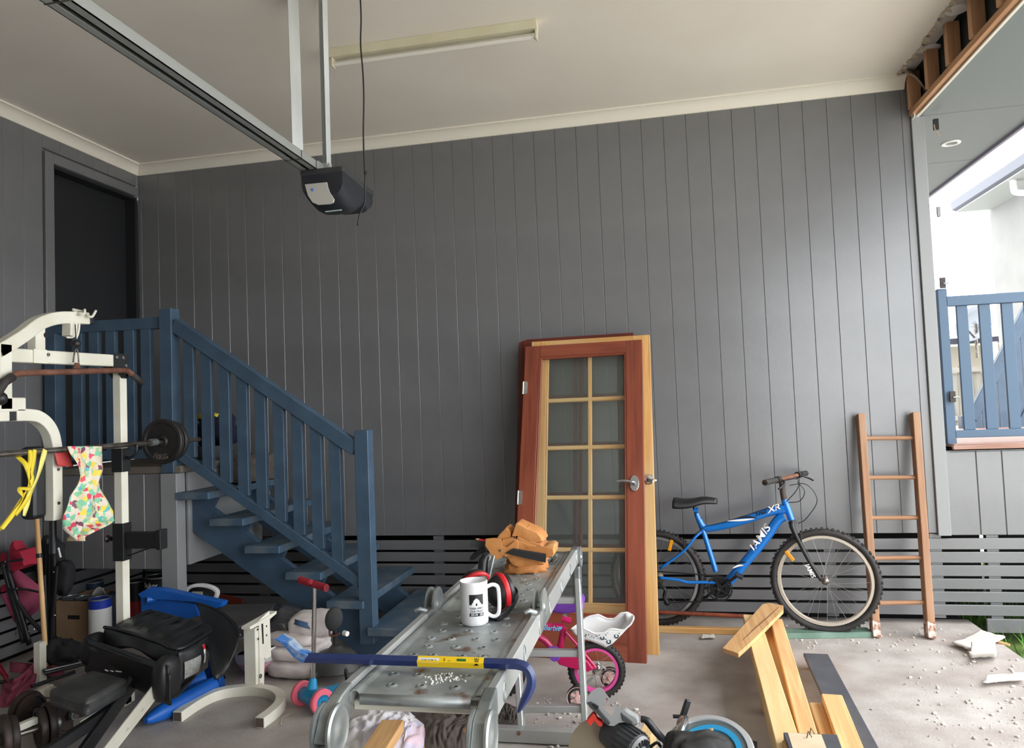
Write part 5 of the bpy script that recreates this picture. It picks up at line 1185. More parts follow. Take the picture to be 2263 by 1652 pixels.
pl_ = [P(*p, x=xp) for p in ((571,1370),(594,1349),(598,1449),(586,1456),(583,1452),(582,1520),(573,1527))]
k.prism(pl_, (.004,0,0)); k.build('slotted_plate', m_cream, uf)
k = MB(); k.prism([P(*p, x=xp+.0045) for p in ((577,1369),(581,1367),(583,1421),(580,1423))], (.0005,0,0)); k.build('slot', m_dark, uf)
k = MB(); k.prism([P(*p, x=ux_) for p in ((533,1384),(572,1362),(594,1349),(593,1355),(572,1372),(534,1390))], (.05,0,0)); k.build('toothed_bracket', m_cream, uf)
for px, py in ((570,1390),(589,1383),(571,1411),(589,1403)):
    MB().lathe([(.006,0),(.006,.001),(0,.001)], P(px,py,x=xp+.004), XV, 10).build('bolt_hole', m_dark, uf)
for px, py in ((576,1493),(577,1514)): MB().ring(P(px,py,x=xp+.006), XV, .006, .011, .004, 14).build('washer', m_steel, uf)
a = P(645,1575,z=.003); o = MB().tube(smoothpath([P(621,1600,z=.003), P(622,1588,z=.003), P(626,1584,z=.003), P(640,1576,z=.003)], 3), .003, 6).build('hex_key', mat('key_pale', G(206,196,184), .4, .4), smooth='all', origin=a); tag(o, 'bent pale hex key on the concrete beside the cream U shaped foot', 'hex key')

# ---------------------------------------------------------------- scooter, helmet, bags, stool
so = P(692,1545,z=0); yS = 3.47
sct = thing('kids_scooter', 'small sky blue scooter with pink wheels and red handlebar grips', 'scooter', so)
wl1, wl2 = P(668,1531,z=.062), P(711,1550,z=.062); wa = (wl2-wl1).normalized()
MB().cyl(P(692,1508,y=yS), P(695,1288,y=yS), .0115, n=14).build('steering_column', m_chrome, sct, smooth=True)
h0, h1 = P(659,1283,y=yS), P(731,1293,y=yS); h1.y -= .05; h0.y += .02
MB().cyl(h0, h1, .009, n=10).build('handlebar', m_chrome, sct)
for a, b in ((0,.43),(.55,1)): MB().cyl(h0.lerp(h1,a), h0.lerp(h1,b), .0185, n=16).build('grip', mat('red_foam', G(176,34,52), .85, c2=G(120,20,34), scale=14, bump=.3, bscale=60), sct, smooth=True)
MB().lathe([(.0,0),(.018,0),(.0186,.003)], h1+wa*.001, h0-h1, 16).build('grip_end', m_rubber, sct) if False else None
for q, s_ in ((wl1,-1),(wl2,1)):
    wz = MB().lathe([(.036,-.014),(.056,-.014),(.062,-.008),(.062,.008),(.056,.014),(.036,.014)], q, wa, 32, cap=False).build('wheel', m_pink, sct, smooth=True)
    k = MB()
    for i in range(24):
        a = 2*PI*i/24; e = V((0,0,1))*math.cos(a)+wa.cross(V((0,0,1)))*math.sin(a); k.beam(q+wa*s_*.012+e*.014, q+wa*s_*.012+e*.036, .004, .004, wa)
    k.lathe([(0,-.012),(.037,-.012),(.037,.009),(0,.009)], q, wa, 24); k.build('wheel_hub', m_cyan, wz)
    MB().lathe([(.008,0),(.007,.004),(0,.005)], q+wa*s_*.013, wa*s_, 10).build('axle_bolt', m_steel, wz, smooth=True)
mid = (wl1+wl2)/2
MB().tube([wl1+wa*.015, mid+V((0,0,.006)), wl2-wa*.015], [.035,.044,.035], 16).build('front_body', m_cyan, sct, smooth=True)
MB().cyl(mid+V((0,0,.03)), P(692,1500,y=yS), .03, .018, 16).build('column_socket', m_cyan, sct, smooth=True)
bar('deck', mid+V((.02,.03,.0)), mid+V((.23,.30,-.01)), .10, .028, m_cyan, sct, (0,0,1), .008)
MB().lathe([(.036,-.012),(.036,.012)], mid+V((.24,.33,-.02)), wa, 20).build('rear_wheel', m_pink, sct, smooth=True)
hc_ = P(556,1500,z=.0); hl = thing('kids_helmet', 'pink and white child helmet lying upside down behind the cream frame', 'helmet', hc_+V((0,.05,0)))
c = hc_+V((-.0,.07,.0)); Rz = rotz(-.3)
def bowl(u, v, s=1.0, dz=0):
    a = 2*PI*u; t_ = v*PI*.52; q = V((math.sin(t_)*math.cos(a)*.138*s, math.sin(t_)*math.sin(a)*.11*s, .138-.136*math.cos(t_)*s+.03*(math.cos(a))*v**3+dz))
    return c+Rz@q
MB().grid(lambda u, v: bowl(u, v*.72), 32, 10).build('pink_shell', mat('helmet_pink', G(232,160,180), .35), hl, smooth='all', weld=1e-4)
MB().grid(lambda u, v: bowl(u, .72+.28*v), 32, 5).build('white_band', m_white, hl, smooth='all', weld=1e-4, solid=.004)
MB().grid(lambda u, v: bowl(u, v, .88, .004), 32, 12).build('liner', m_matt, hl, smooth='all', weld=1e-4)
k = MB()
for i in range(7): a = bowl(.52+.05*i, .45+.1*(i % 2)); k.ball(a, (.008,.008,.008), 8)
k.build('star_print', mat('print_teal', G(110,170,180), .4), hl)
m_sack = mat('white_feed_sack', G(222,214,210), .7, c2=G(196,184,182), scale=9, bump=.4, bscale=16)
def sack(label, c, r, seed, R=None): 
    o = blob('feed_sack', c, r, m_sack, None, .12, 2.2, 28, R, .002 if c[2] < .07 else None, seed, sup=.6, origin=V((c[0],c[1],0))); return tag(o, label, 'sack', 'white sacks piled by the stairs')
q = P(648,1484,z=.045)
sack('lowest white sack of the pile beside the pink helmet', (q.x, q.y+.12, .05), (.19,.15,.052), 21)
sack('second white sack up in the pile, its corner folded', (q.x-.03, q.y+.13, .135), (.17,.15,.043), 22)
sack('third white sack of the pile, under the round one', (q.x-.04, q.y+.14, .205), (.17,.14,.04), 23)
o = sack('round full white sack with blue print on top of the pile', (q.x+.05, q.y+.16, .265), (.13,.12,.07), 24); 
k = MB(); cc = V((q.x+.05, q.y+.17, .258))
k.grid(lambda u, v: cc+V((-.07+.12*u, -.10-.015*v-.03*math.sin(u*PI), .06-.025*v-.03*u+.012*math.sin(u*PI))), 10, 3); k.build('blue_print', mat('sack_blue', G(52,84,120), .6), o, smooth='all', solid=.002)
m_plas = mat('black_bin_plastic', G(60,61,64), .24, bump=1.0, bscale=4, stretch=(2,12,12), spec=.9)
c = P(632,1400,y=4.06); c.z = .2
o = blob('garbage_bag', (c.x, c.y, .17), (.22,.17,.17), m_plas, None, .22, 1.9, 40, rotz(-.2), .0, 31, sup=.8, origin=(c.x,c.y,0)); tag(o, 'shiny black plastic garbage bag behind the white sacks', 'garbage bag')
k = MB(); tip = P(690,1346,y=4.05)
q = [P(600,1352,y=4.05), P(610,1415,y=4.0)]
k.grid(lambda u, v: q[0].lerp(q[1], v).lerp(tip+V((0,0,-.03*v)), u)+V((0,-.07*math.sin(u*PI)*(.6+.4*math.sin(v*22)),.0)), 24, 30); k.build('gathered_neck', m_plas, o, smooth='all', solid=.003)
q_ = [P(*p, z=.335) for p in ((474,1347),(500,1334),(612,1331),(597,1353),(510,1391),(482,1391))]
o = MB().prism(q_, (0,0,-.07)).build('dark_case', mat('charcoal_vinyl', G(74,71,70), .6, c2=G(62,60,59), scale=7), bevel=.012, smooth=True, origin=q_[3]); tag(o, 'flat charcoal case lying against the black garbage bag behind the cream upright', 'case')
st0 = P(745,1515,z=0); st0.y = 3.86; st0.x = P(745,1500,y=3.86).x
sl = thing('small_stool', 'small black swivel stool with upright pad by the scooter', 'stool', (st0.x, st0.y, 0))
pc = P(738,1367,y=3.86)
MB().ball(pc, (.05,.02,.068), 26, rotz(.55) @ M.Rotation(.15,3,'Y')).build('pad', mat('stool_pad', G(44,45,46), .7), sl, smooth=True)
MB().cyl(P(740,1392,y=3.87), P(741,1428,y=3.87), .014, n=12).build('stem', m_black, sl, smooth=True)
MB().tube(smoothpath([P(728,1392,y=3.86), P(730,1403,y=3.85), P(741,1404,y=3.84), P(752,1398,y=3.85)], 4), .006, 8).build('bracket_ring', m_rust, sl, smooth='all')
MB().lathe([(.014,0),(.014,.03)], P(760,1398,y=3.84), (1,-.5,0), 14).build('tension_screw', m_wpaint, sl, smooth=True)
b0 = P(742,1425,y=3.87); zt2 = b0.z
MB().lathe([(.0,zt2),(.028,zt2-.002),(.045,zt2-.02),(.09,zt2-.035),(.13,zt2-.075),(.145,zt2-.12),(.14,zt2-.125),(.08,zt2-.06),(0,zt2-.05)], (b0.x, b0.y, 0), (0,0,1), 30, cap=False).build('base_dome', mat('stool_base', G(58,58,58), .5), sl, smooth=True)
for i in range(5):
    a = 2*PI*i/5+.5; d = V((math.cos(a), math.sin(a), 0)); MB().tube(smoothpath([V((b0.x,b0.y,zt2-.08))+d*.11, V((b0.x,b0.y,.05))+d*.15, V((b0.x,b0.y,.012))+d*.17], 3), .013, 8).build('leg', m_black, sl, smooth='all')

# ---------------------------------------------------------------- camp chairs, pole and boxes under the landing
m_camp = mat('crimson_fabric', G(178,34,62), .8, c2=G(150,26,50), scale=6, bump=.25, bscale=30)
m_camp2 = mat('dusty_rose_fabric', G(160,72,98), .85, c2=G(138,58,84), scale=5, bump=.25, bscale=20)
cc1 = thing('camp_chair', 'folded crimson camp chair with black tube legs leaning on the left wall', 'camp chair', P(60,1440,z=0))
yC = 3.80
def cpx(px, py, dy=0): return P(px, py, y=yC+dy)
def fabric_block(name, pts, d0, d1, m, seed):
    k = MB().prism([cpx(a, b, d0) for a, b in pts], (0, d1-d0, 0)); bmesh.ops.triangulate(k.bm, faces=k.bm.faces[:]); bmesh.ops.subdivide_edges(k.bm, edges=k.bm.edges[:], cuts=2)
    for v in k.bm.verts: v.co += V((noise.noise(v.co*14+V((seed,0,0))), noise.noise(v.co*13+V((0,seed,0))), noise.noise(v.co*15+V((0,0,seed)))))*.012
    return k.build(name, m, cc1, smooth='all', bevel=.006)
fabric_block('rolled_back', [(1,1222),(18,1218),(44,1217),(50,1234),(54,1249),(40,1257),(22,1262),(6,1252),(0,1240)], -.03, .09, m_camp, 1)
fabric_block('top_corner', [(20,1216),(24,1206),(32,1195),(35,1207),(40,1214)], -.01, .05, m_camp, 2)
fabric_block('lower_fold', [(0,1296),(12,1290),(28,1284),(44,1292),(40,1302),(14,1306),(0,1312)], -.03, .02, m_camp, 3)
MB().grid(lambda u, v: cpx(22+(70*math.sin(u*PI*.9)+8)*v*.95+8*u, 1258+112*u+6*math.sin(v*6))+V((0,-.05*math.sin(v*PI)*math.sin(u*PI)-.02*noise.noise(V((u*4,v*4,3))),0)), 20, 12).build('seat_fabric', m_camp2, cc1, smooth='all', solid=.004)
MB().grid(lambda u, v: cpx(2+26*v+24*u, 1310+50*u-2*v)+V((0,-.03*math.sin(v*PI),0)), 12, 8).build('side_fabric', m_camp2, cc1, smooth='all', solid=.004)
for pts in ([(6,1240),(18,1290),(60,1418)],[(14,1250),(40,1330),(64,1425)],[(24,1300),(60,1360),(98,1400)],[(30,1310),(52,1372),(66,1422)],[(20,1300),(40,1370),(52,1420)]):
    MB().tube(smoothpath([cpx(a, b, -.05) for a, b in pts], 3), .0125, 8).build('leg', m_black, cc1, smooth='all')
for pts in ([(0,1243),(20,1240),(50,1236)],[(17,1217),(20,1260)],[(20,1300),(60,1302),(93,1309)]):
    MB().tube([cpx(a, b, -.06) for a, b in pts], .007, 6).build('strap', m_matt, cc1)
for px, py in ((12,1241),(38,1300),(63,1395),(75,1390)): MB().ball(cpx(px, py, -.066), .005, 8).build('rivet', m_chrome, cc1, smooth=True)
bar('tube_tip', cpx(35,1402), cpx(41,1385), .012, .012, m_zinc, cc1)
cc2 = thing('camp_chair', 'black folded camp chair in its sleeve standing behind the light wooden pole', 'camp chair', P(118,1430,z=0)+V((0,.35,0)))
y2 = 3.98
def c2p(px, py, dy=0): return P(px, py, y=y2+dy)
blob('sleeve', c2p(112,1240,.06), (.09,.06,.16), m_matt, cc2, .25, 2.5, 24, None, None, 51, sup=.8)
blob('hood', c2p(141,1275,.04), (.06,.05,.11), m_matt, cc2, .22, 2.6, 22, M.Rotation(.1,3,'Y'), None, 52, sup=.8)
blob('side_sleeve', c2p(62,1235,.10), (.07,.05,.13), m_matt, cc2, .25, 2.4, 22, None, None, 53, sup=.8)
for i, (a, b) in enumerate((((104,1190),(100,1425)),((112,1200),(110,1425)),((120,1205),(118,1425)),((126,1250),(112,1420)),((98,1270),(104,1425)))):
    MB().cyl(c2p(*a, -.01*i), c2p(*b, -.01*i), .011, n=8).build('leg', m_black, cc2, smooth=True)
for px, py in ((119,1264),(121,1359)): MB().ball(c2p(px, py, -.06), .006, 8).build('rivet', m_chrome, cc2, smooth=True)
MB().cyl(c2p(129,1210,-.02), c2p(134,1231,-.02), .006, n=8).build('tube_tip', m_white, cc2)
o = blob('black_bundle', P(130,1445,y=3.75), (.14,.10,.085), m_matt, None, .45, 3.5, 32, None, None, 55, origin=P(130,1480,y=3.75)); tag(o, 'fluffy black bundle on the floor between the pole and the seat shell', 'bundle')
cc3 = thing('camp_chair', 'collapsed rose pink camp chair lying flat on the floor in the left corner', 'camp chair', P(60,1520,z=0))
MB().grid(lambda u, v: P(-5+80*u+14*v, 1560-60*v-34*u+10*math.sin(u*5), z=.10+.03*noise.noise(V((u*5,v*5,8)))+.05*math.sin(u*PI)*v), 20, 14).build('fabric', m_camp2, cc3, smooth='all', solid=.004)
MB().grid(lambda u, v: P(-8+26*u, 1478+30*u-26*v+10*u*v, z=.13+.02*math.sin(v*6)), 10, 8).build('fabric_fold', m_camp, cc3, smooth='all', solid=.004)
MB().grid(lambda u, v: P(22+120*u, 1484-22*v+10*u, z=.08+.02*math.sin(u*9)), 16, 6).build('fabric_edge', m_camp2, cc3, smooth='all', solid=.004)
for a, b in (((95,1482),(190,1461)),((98,1487),(195,1465)),((70,1516),(165,1484)),((-5,1508),(30,1502))):
    MB().cyl(P(*a, z=.12), P(*b, z=.12), .010, n=8).build('leg', m_black, cc3, smooth=True)
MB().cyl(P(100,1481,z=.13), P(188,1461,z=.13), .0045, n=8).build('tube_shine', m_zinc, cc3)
a, b = P(81,1140,y=3.72), P(99,1418,y=3.68)
wp = thing('wooden_pole', 'light timber broom pole with black collar standing beside the crimson camp chair', 'pole', (b.x, b.y, 0))
e_ = b+(b-a).normalized()*.14; bar_l = (e_-a).length; R_, c_, L_ = frame(e_, a)
o = MB().cyl((0,-L_/2,0), (0,L_/2,0), .0135, n=12).build('shaft', m_pine2, smooth=True); o.parent = wp; o.matrix_local = M.Translation(c_-wloc(wp)) @ R_.to_4x4()
MB().cyl(a.lerp(b,.30), a.lerp(b,.335), .0165, n=12).build('collar', m_black, wp)
bx_ = thing('cardboard_box', 'brown cardboard box with a dark hand hole under the landing', 'box', (-3.80, 4.33, 0))
x0b, x1b = P(124,1370,y=4.2).x, P(232,1370,y=4.2).x; ztb = P(170,1328,y=4.2).z
x0b = max(x0b, XL+.03)
k = MB(); k.mm(x0b, x1b, 4.2, 4.206, .0, ztb).mm(x0b, x1b, 4.5, 4.506, 0, ztb).mm(x0b, x0b+.006, 4.2, 4.5, 0, ztb).mm(x1b-.006, x1b, 4.2, 4.5, 0, ztb).mm(x0b, x1b, 4.2, 4.5, 0, .006); k.build('walls', m_card, bx_)
MB().box(((x0b+x1b)/2-.05, 4.199, P(150,1363,y=4.2).z), (.09,.003,.026)).build('hand_hole', m_dark, bx_, bevel=.001)
k = MB(); k.faces([(x0b,4.2,ztb),(x1b,4.2,ztb),(x1b+.02,4.11,ztb-.05),(x0b,4.11,ztb-.04)], [(0,1,2,3)]); k.build('open_flap', m_card, bx_, solid=.004) if False else None
MB().mm(x0b+.005, x1b-.005, 4.205, 4.5, ztb-.06, ztb-.05).build('contents', m_dark, bx_)
def tin(label, px, py0, py1, y, r, cols, cat='paint tin', lid=True):
    a = P(px, py1, y=y); z0_, z1_ = max(a.z, .0), P(px, py0, y=y).z
    t = thing('paint_tin', label, cat, (a.x, y, z0_)); n = len(cols)
    for i, m_ in enumerate(cols):
        MB().cyl((a.x,y,z0_+(z1_-z0_)*i/n), (a.x,y,z0_+(z1_-z0_)*(i+1)/n), r, n=24).build(('body' if i == 0 else 'label_band'), m_, t, smooth=True)
    if lid: MB().ring((a.x,y,z1_), (0,0,1), r*.85, r*1.02, .008, 24).build('rim', m_zinc, t)
    return t, V((a.x, y, z0_)), z1_-z0_
mb_ = mat('tin_blue', G(34,60,170), .4); mbk = mat('tin_black', G(20,20,24), .4); mrd = mat('tin_red', G(150,30,36), .4); mnv = mat('tin_navy', G(40,62,84), .5)
tin('white paint tin with bright blue band beside the cardboard box', 222, 1321, 1400, 4.16, .068, [m_white, m_white, m_white, mb_])
t, c, h = tin('white tub with slate blue lid behind the box under the landing', 209, 1284, 1330, 4.56, .06, [m_white, m_white, mnv])
bar('small_carton', (c.x, c.y, 0), (c.x, c.y, c.z), .11, .11, m_card, None) and tag(bpy.data.objects['small_carton'], 'plain carton under the white tub at the back', 'box')
tin('dark red paint tin behind the cream gym post under the landing', 300, 1282, 1365, 4.5, .075, [mrd, mbk])
t, c, h = tin('black and red paint tin with white lettering behind the grey landing post', 352, 1272, 1350, 4.45, .085, [mrd, mrd, mbk, mbk])
MB().fromtext('Dulux', .05, lambda x, y, z: c+V(((.0862+z)*math.sin(x/.086-.15), -(.0862+z)*math.cos(x/.086-.15), h*.80+y)), .0004, .0008).build('lettering', wht, t)
o = blob('navy_cloth_bag', P(252,1350,y=4.3), (.06,.07,.13), mat('navy_bag', G(36,42,60), .8), None, .15, 2.5, 20, None, .0, 61, sup=.7, origin=P(252,1400,y=4.3)); tag(o, 'navy cloth bag between the blue banded tin and the gym post', 'bag')
for (px, py, rx) in ((158,1321,.055),(185,1322,.05)):
    q = P(px, py, y=4.27); q.z = ztb+.004
    t = tag(MB().lathe([(0,0),(rx,.0),(rx*1.02,.006),(rx*.92,.006),(rx*.9,.002),(0,.002)], q, (0,-.1,1), 24).build('tin_lid', m_zinc, smooth=True, origin=q), ('left round tin lid lying on the cardboard box' if px < 170 else 'right round tin lid lying on the cardboard box'), 'lid')
o = MB().grid(lambda u, v: P(200+38*u, 1320-24*math.sin(u*PI)*(1-v)-2*v, y=4.35+.05*v), 12, 4).build('white_scraper', m_wpaint, smooth='all', solid=.004, origin=P(215,1315,y=4.36)); tag(o, 'pale curved plastic scoop standing above the blue banded tin', 'scoop')
hp2 = thing('white_carrier', 'white plastic carry handle arching over a black seat behind the blue frame', 'carrier', P(440,1340,y=4.3))
MB().sqtube(smoothpath([P(402,1318,y=4.25), P(418,1298,y=4.25), P(440,1292,y=4.25), P(465,1296,y=4.25), P(480,1306,y=4.25), P(476,1322,y=4.25), P(466,1330,y=4.25)], 5), .03, .022, (0,1,0)).build('handle', m_white, hp2, smooth=True, bevel=.004)
blob('seat', P(440,1322,y=4.36), (.12,.08,.075), m_matt, hp2, .15, 2, 20, None, None, 63)
MB().mm(*(lambda q: (q.x-.04,q.x+.035,q.y-.012,q.y,q.z-.012,q.z+.012))(P(438,1310,y=4.27))).build('buckle', mat('buckle_grey', G(170,168,158), .5), hp2, bevel=.003)
o = bar('brown_board', P(470,1322,y=4.55), P(535,1338,y=4.55), .02, .09, m_jarrah_dk, None); tag(o, 'brown board end lying behind the white carry handle', 'board')
o = bar('cream_batten', P(445,1330,y=4.7), P(440,1290,y=4.9), .02, .02, m_pine, None) if False else None
o = bar('scrap_board', P(2,1440,y=4.3) if False else P(-10,1452,z=.03), P(24,1436,z=.03), .06, .02, m_pine2, None); tag(o, 'short bare board on the floor against the left slats', 'board')
# ---------------------------------------------------------------- pink kids bike behind the platform
kb = thing('kids_bike', 'magenta kids bike with purple saddle, white doll seat and training wheels', 'bicycle', (-.45, 3.74, 0))
kn = V((.06,-1,0)).normalized(); ko = V((-.33,3.72,.14)); kd = V((0,0,1)).cross(kn)      # kd points along the bike
def kp(px, py, off=0): return PN(px, py, ko+kn*off, kn)
UPZ = V((0,0,1))
def kwheel(c, R_, name):
    t_ = MB().lathe([(R_-.016+.018*math.sin(a), .021*math.cos(a)) for a in [2*PI*i/12 for i in range(13)]], c, kn, 44, cap=False).build(name, m_rubber, kb, smooth='all', weld=1e-5)
    k = MB()
    for i in range(40):
        a = 2*PI*i/40; e = UPZ*math.cos(a)+kd*math.sin(a); g = UPZ*-math.sin(a)+kd*math.cos(a)
        for s_ in (-.011,.011): k.box(c+e*(R_+.001)+kn*s_+g*(.004 if s_ > 0 else 0), (.012,.010,.006), M((kn,g,e)).transposed())
    k.build('tread_blocks', m_rubber, t_)
    MB().lathe([(R_-.030,-.016),(R_-.044,-.014),(R_-.046,0),(R_-.044,.014),(R_-.030,.016)], c, kn, 44, cap=False).build('rim', m_hotpink, t_, smooth=True)
    MB().lathe([(0,-.03),(.01,-.03),(.012,-.02),(.024,-.018),(.024,.0),(.014,.004),(.014,.018),(.024,.02),(.02,.03),(.008,.034),(0,.034)], c, kn, 20).build('hub', m_chrome, t_, smooth=True)
    k = MB()
    for i in range(16):
        a = 2*PI*i/16; b2 = a+(.7 if i % 4 < 2 else -.7); s_ = 1 if i % 2 else -1
        k.tube([c+kn*.018*s_+(UPZ*math.cos(b2)+kd*math.sin(b2))*.022, c+(UPZ*math.cos(a)+kd*math.sin(a))*(R_-.042)], .0014, 4, cap=False)
    k.build('spokes', m_chrome, t_); return t_
rk = kp(1318,1474); rk.z = .143; RK = .141
rwh = kwheel(rk, RK, 'rear_wheel')
fk = rk+(kd if kd.x < 0 else -kd)*.50; kwheel(fk, RK, 'front_wheel')
def ktube(name, pts, r, m, off=0, sm=0, z=None):
    q = [kp(a, b, off) for a, b in pts]; q = smoothpath(q, sm) if sm else q
    return MB().tube(q, r, 10).build(name, m, kb, smooth=True)
ktube('seat_tube', [(1247,1385),(1236,1440)], .017, m_magenta)
tt2 = ktube('top_tube', [(1247,1386),(1205,1384),(1160,1375),(1110,1362)], .021, m_magenta)
ktube('down_tube', [(1232,1445),(1205,1415),(1160,1385),(1108,1368)], .018, m_magenta)
ktube('seat_clamp', [(1242,1366),(1262,1372)], .016, m_magenta)
k = MB()
for s_ in (-.006, 0, .006): k.cyl(kp(1249+s_*500,1355), kp(1248+s_*500,1372), .004, n=6)
k.build('seat_post', m_chrome, kb)
for s_ in (.03, -.03):
    ktube('seat_stay', [(1250,1395),(1272,1420),(1316,1474)], .008, m_magenta, s_); ktube('chain_stay', [(1236,1440),(1275,1462),(1317,1476)], .010, m_magenta, s_)
k = MB(); k.prism([kp(a, b, .035) for a, b in ((1222,1442),(1236,1430),(1262,1436),(1300,1458),(1312,1476),(1300,1482),(1262,1474),(1236,1466))], kn*.018); k.build('chain_guard', m_magenta, kb, bevel=.006)
MB().lathe([(.0,.07),(.024,.07),(.028,.06),(.028,.05)], kp(1228,1440), kn, 16).build('crank_cover', m_purple, kb, smooth=True)
MB().box(kp(1222,1436,.085), (.05,.045,.03)).build('pedal', m_purple, kb, bevel=.008)
sd0, sd1 = kp(1222,1336), kp(1290,1329)
def ksad(u, v):
    wd = .02+.06*u**1.2; a = (v-.5)*PI*1.15; 
    return sd0.lerp(sd1,u)+kn*(wd*math.sin(a))+UPZ*(.016+.030*(math.cos(a)-1)*1.2-.012*math.sin(u*PI)+.012*u)
MB().grid(ksad, 14, 12).build('saddle', m_purple, kb, smooth='all', solid=.02)
wht3 = mat('decal_pale_blue', G(110,200,240), .4)
A, B = kp(1212,1384), kp(1246,1386); c = (A+B)/2; ux = (B-A).normalized(); uy = kn.cross(ux); uy = uy if uy.z > 0 else -uy
MB().fromtext('Barbie', .036, lambda x, y, z: c+ux*(x-.02)+uy*y+kn*(.0215+z), .0004, .0006, .3, .9).build('lettering', wht3, tt2)
k = MB(); q = kp(1239,1384); ht_ = [(0,-.009),(.009,.001),(.008,.006),(.004,.007),(0,.004),(-.004,.007),(-.008,.006),(-.009,.001)]
k.prism([q+ux*a+uy*b+kn*.0215 for a, b in ht_], kn*.001); k.build('heart_decal', wht3, tt2)
# stem and bars (mostly hidden behind the platform)
hs_ = kp(1108,1362); MB().cyl(hs_-V((0,0,.08)), hs_+V((0,0,.12)), .016, n=12).build('head_tube', m_magenta, kb, smooth=True)
for s_ in (.04,-.04): MB().tube([hs_+kn*s_*.8-V((0,0,.06)), fk+kn*s_], .010, 8).build('fork_leg', m_magenta, kb, smooth=True)
MB().tube(smoothpath([hs_+kn*.20+V((.05,0,.17)), hs_+kn*.12+V((0,0,.17)), hs_+V((0,0,.12)), hs_-kn*.12+V((0,0,.17)), hs_-kn*.20+V((.05,0,.17))], 4), .009, 8).build('handlebar', m_white, kb, smooth='all')
# doll seat
TN = [(1263,1390),(1290,1388),(1314,1399),(1333,1398),(1350,1389),(1378,1392),(1394,1378),(1400,1366)]
BN = [(1270,1400),(1284,1410),(1302,1414),(1320,1421),(1338,1429),(1354,1420),(1376,1398),(1392,1376)]
TF = [(1290,1367),(1304,1361),(1322,1358),(1342,1367),(1357,1367),(1372,1355),(1386,1353),(1399,1360)]
def lerpl(L_, f, off):
    f *= len(L_)-1; i = min(int(f), len(L_)-2); f -= i; return kp(*L_[i], off).lerp(kp(*L_[i+1], off), f)
def dseat(u, v): return lerpl(TN, u, .06).lerp(lerpl(BN, u, .045), v)
def dfar(u, v):
    b = lerpl(BN, u, .045); return lerpl(TF, u, -.07).lerp(b-kn*.10, v)
dl = MB().grid(dseat, 28, 5).build('doll_seat', m_white, kb, smooth='all', solid=.005)
MB().grid(dfar, 28, 5).build('far_wall', m_white, dl, smooth='all', solid=.005)
MB().grid(lambda u, v: dseat(u, 1).lerp(dfar(u, 1), v), 28, 6).build('bottom', m_white, dl, smooth='all', solid=.005)
MB().grid(lambda u, v: dseat(0, u).lerp(dfar(0, u), v), 5, 8).build('front_wall', m_white, dl, smooth='all', solid=.005)
rim = smoothpath([lerpl(TN, i/14, .06) for i in range(15)]+[lerpl(TF, 1-i/14, -.07) for i in range(15)], 2)
MB().tube(rim, .0052, 8, closed=True).build('rolled_rim', m_white, dl, smooth='all')
MB().grid(lambda u, v: lerpl(TN, .80+.2*u, .058).lerp(lerpl(TF, .80+.2*u, -.068), v)-V((0,0,.004)), 8, 10).build('back_rest', m_white, dl, smooth='all', solid=.004)
dk = mat('print_dark_teal', G(36,62,76), .4); k = MB(); q = MB()
for (u, v, r) in ((.18,.5,.009),(.46,.45,.011),(.60,.72,.012),(.68,.42,.012)):
    p_ = dseat(u, v)+kn*.0035; k.ring(p_, kn, r*.55, r, .001, 14)
for i in range(22):
    p_ = dseat(random.uniform(.08,.9), random.uniform(.15,.8))+kn*.0035; q.lathe([(0,.0008),(random.uniform(.0015,.003),.0006)], p_, kn, 8, cap=False)
k.build('ring_print', dk, dl); q.build('dot_print', dk, dl)
def trw(px, py, off, r):
    c = kp(px, py, off); c.z = r; t_ = MB().lathe([(r*.7,-.012),(r*.98,-.012),(r,-.008),(r,.008),(r*.98,.012),(r*.7,.012)], c, kn, 28, cap=False).build('training_wheel', m_rubber, kb, smooth=True)
    k = MB(); k.lathe([(r*.84,-.010),(r*.97,-.0135),(r*.97,.0135),(r*.84,.010)], c, kn, 28, cap=False)
    for i in range(6):
        a = 2*PI*i/6; e = UPZ*math.cos(a)+kd*math.sin(a); k.beam(c+e*.006, c+e*r*.9, .014, .012, kn)
    k.lathe([(0,-.014),(.012,-.014),(.012,.014),(0,.014)], c, kn, 14); k.build('spoked_hub', m_palepink, t_)
    MB().tube([rk+kn*(off*.6), c+kn*(-.01)+V((0,0,.03)), c], .005, 6).build('stabiliser_arm', m_zinc, kb)
trw(1277,1538,.13,.055); trw(1348,1490,-.13,.055)

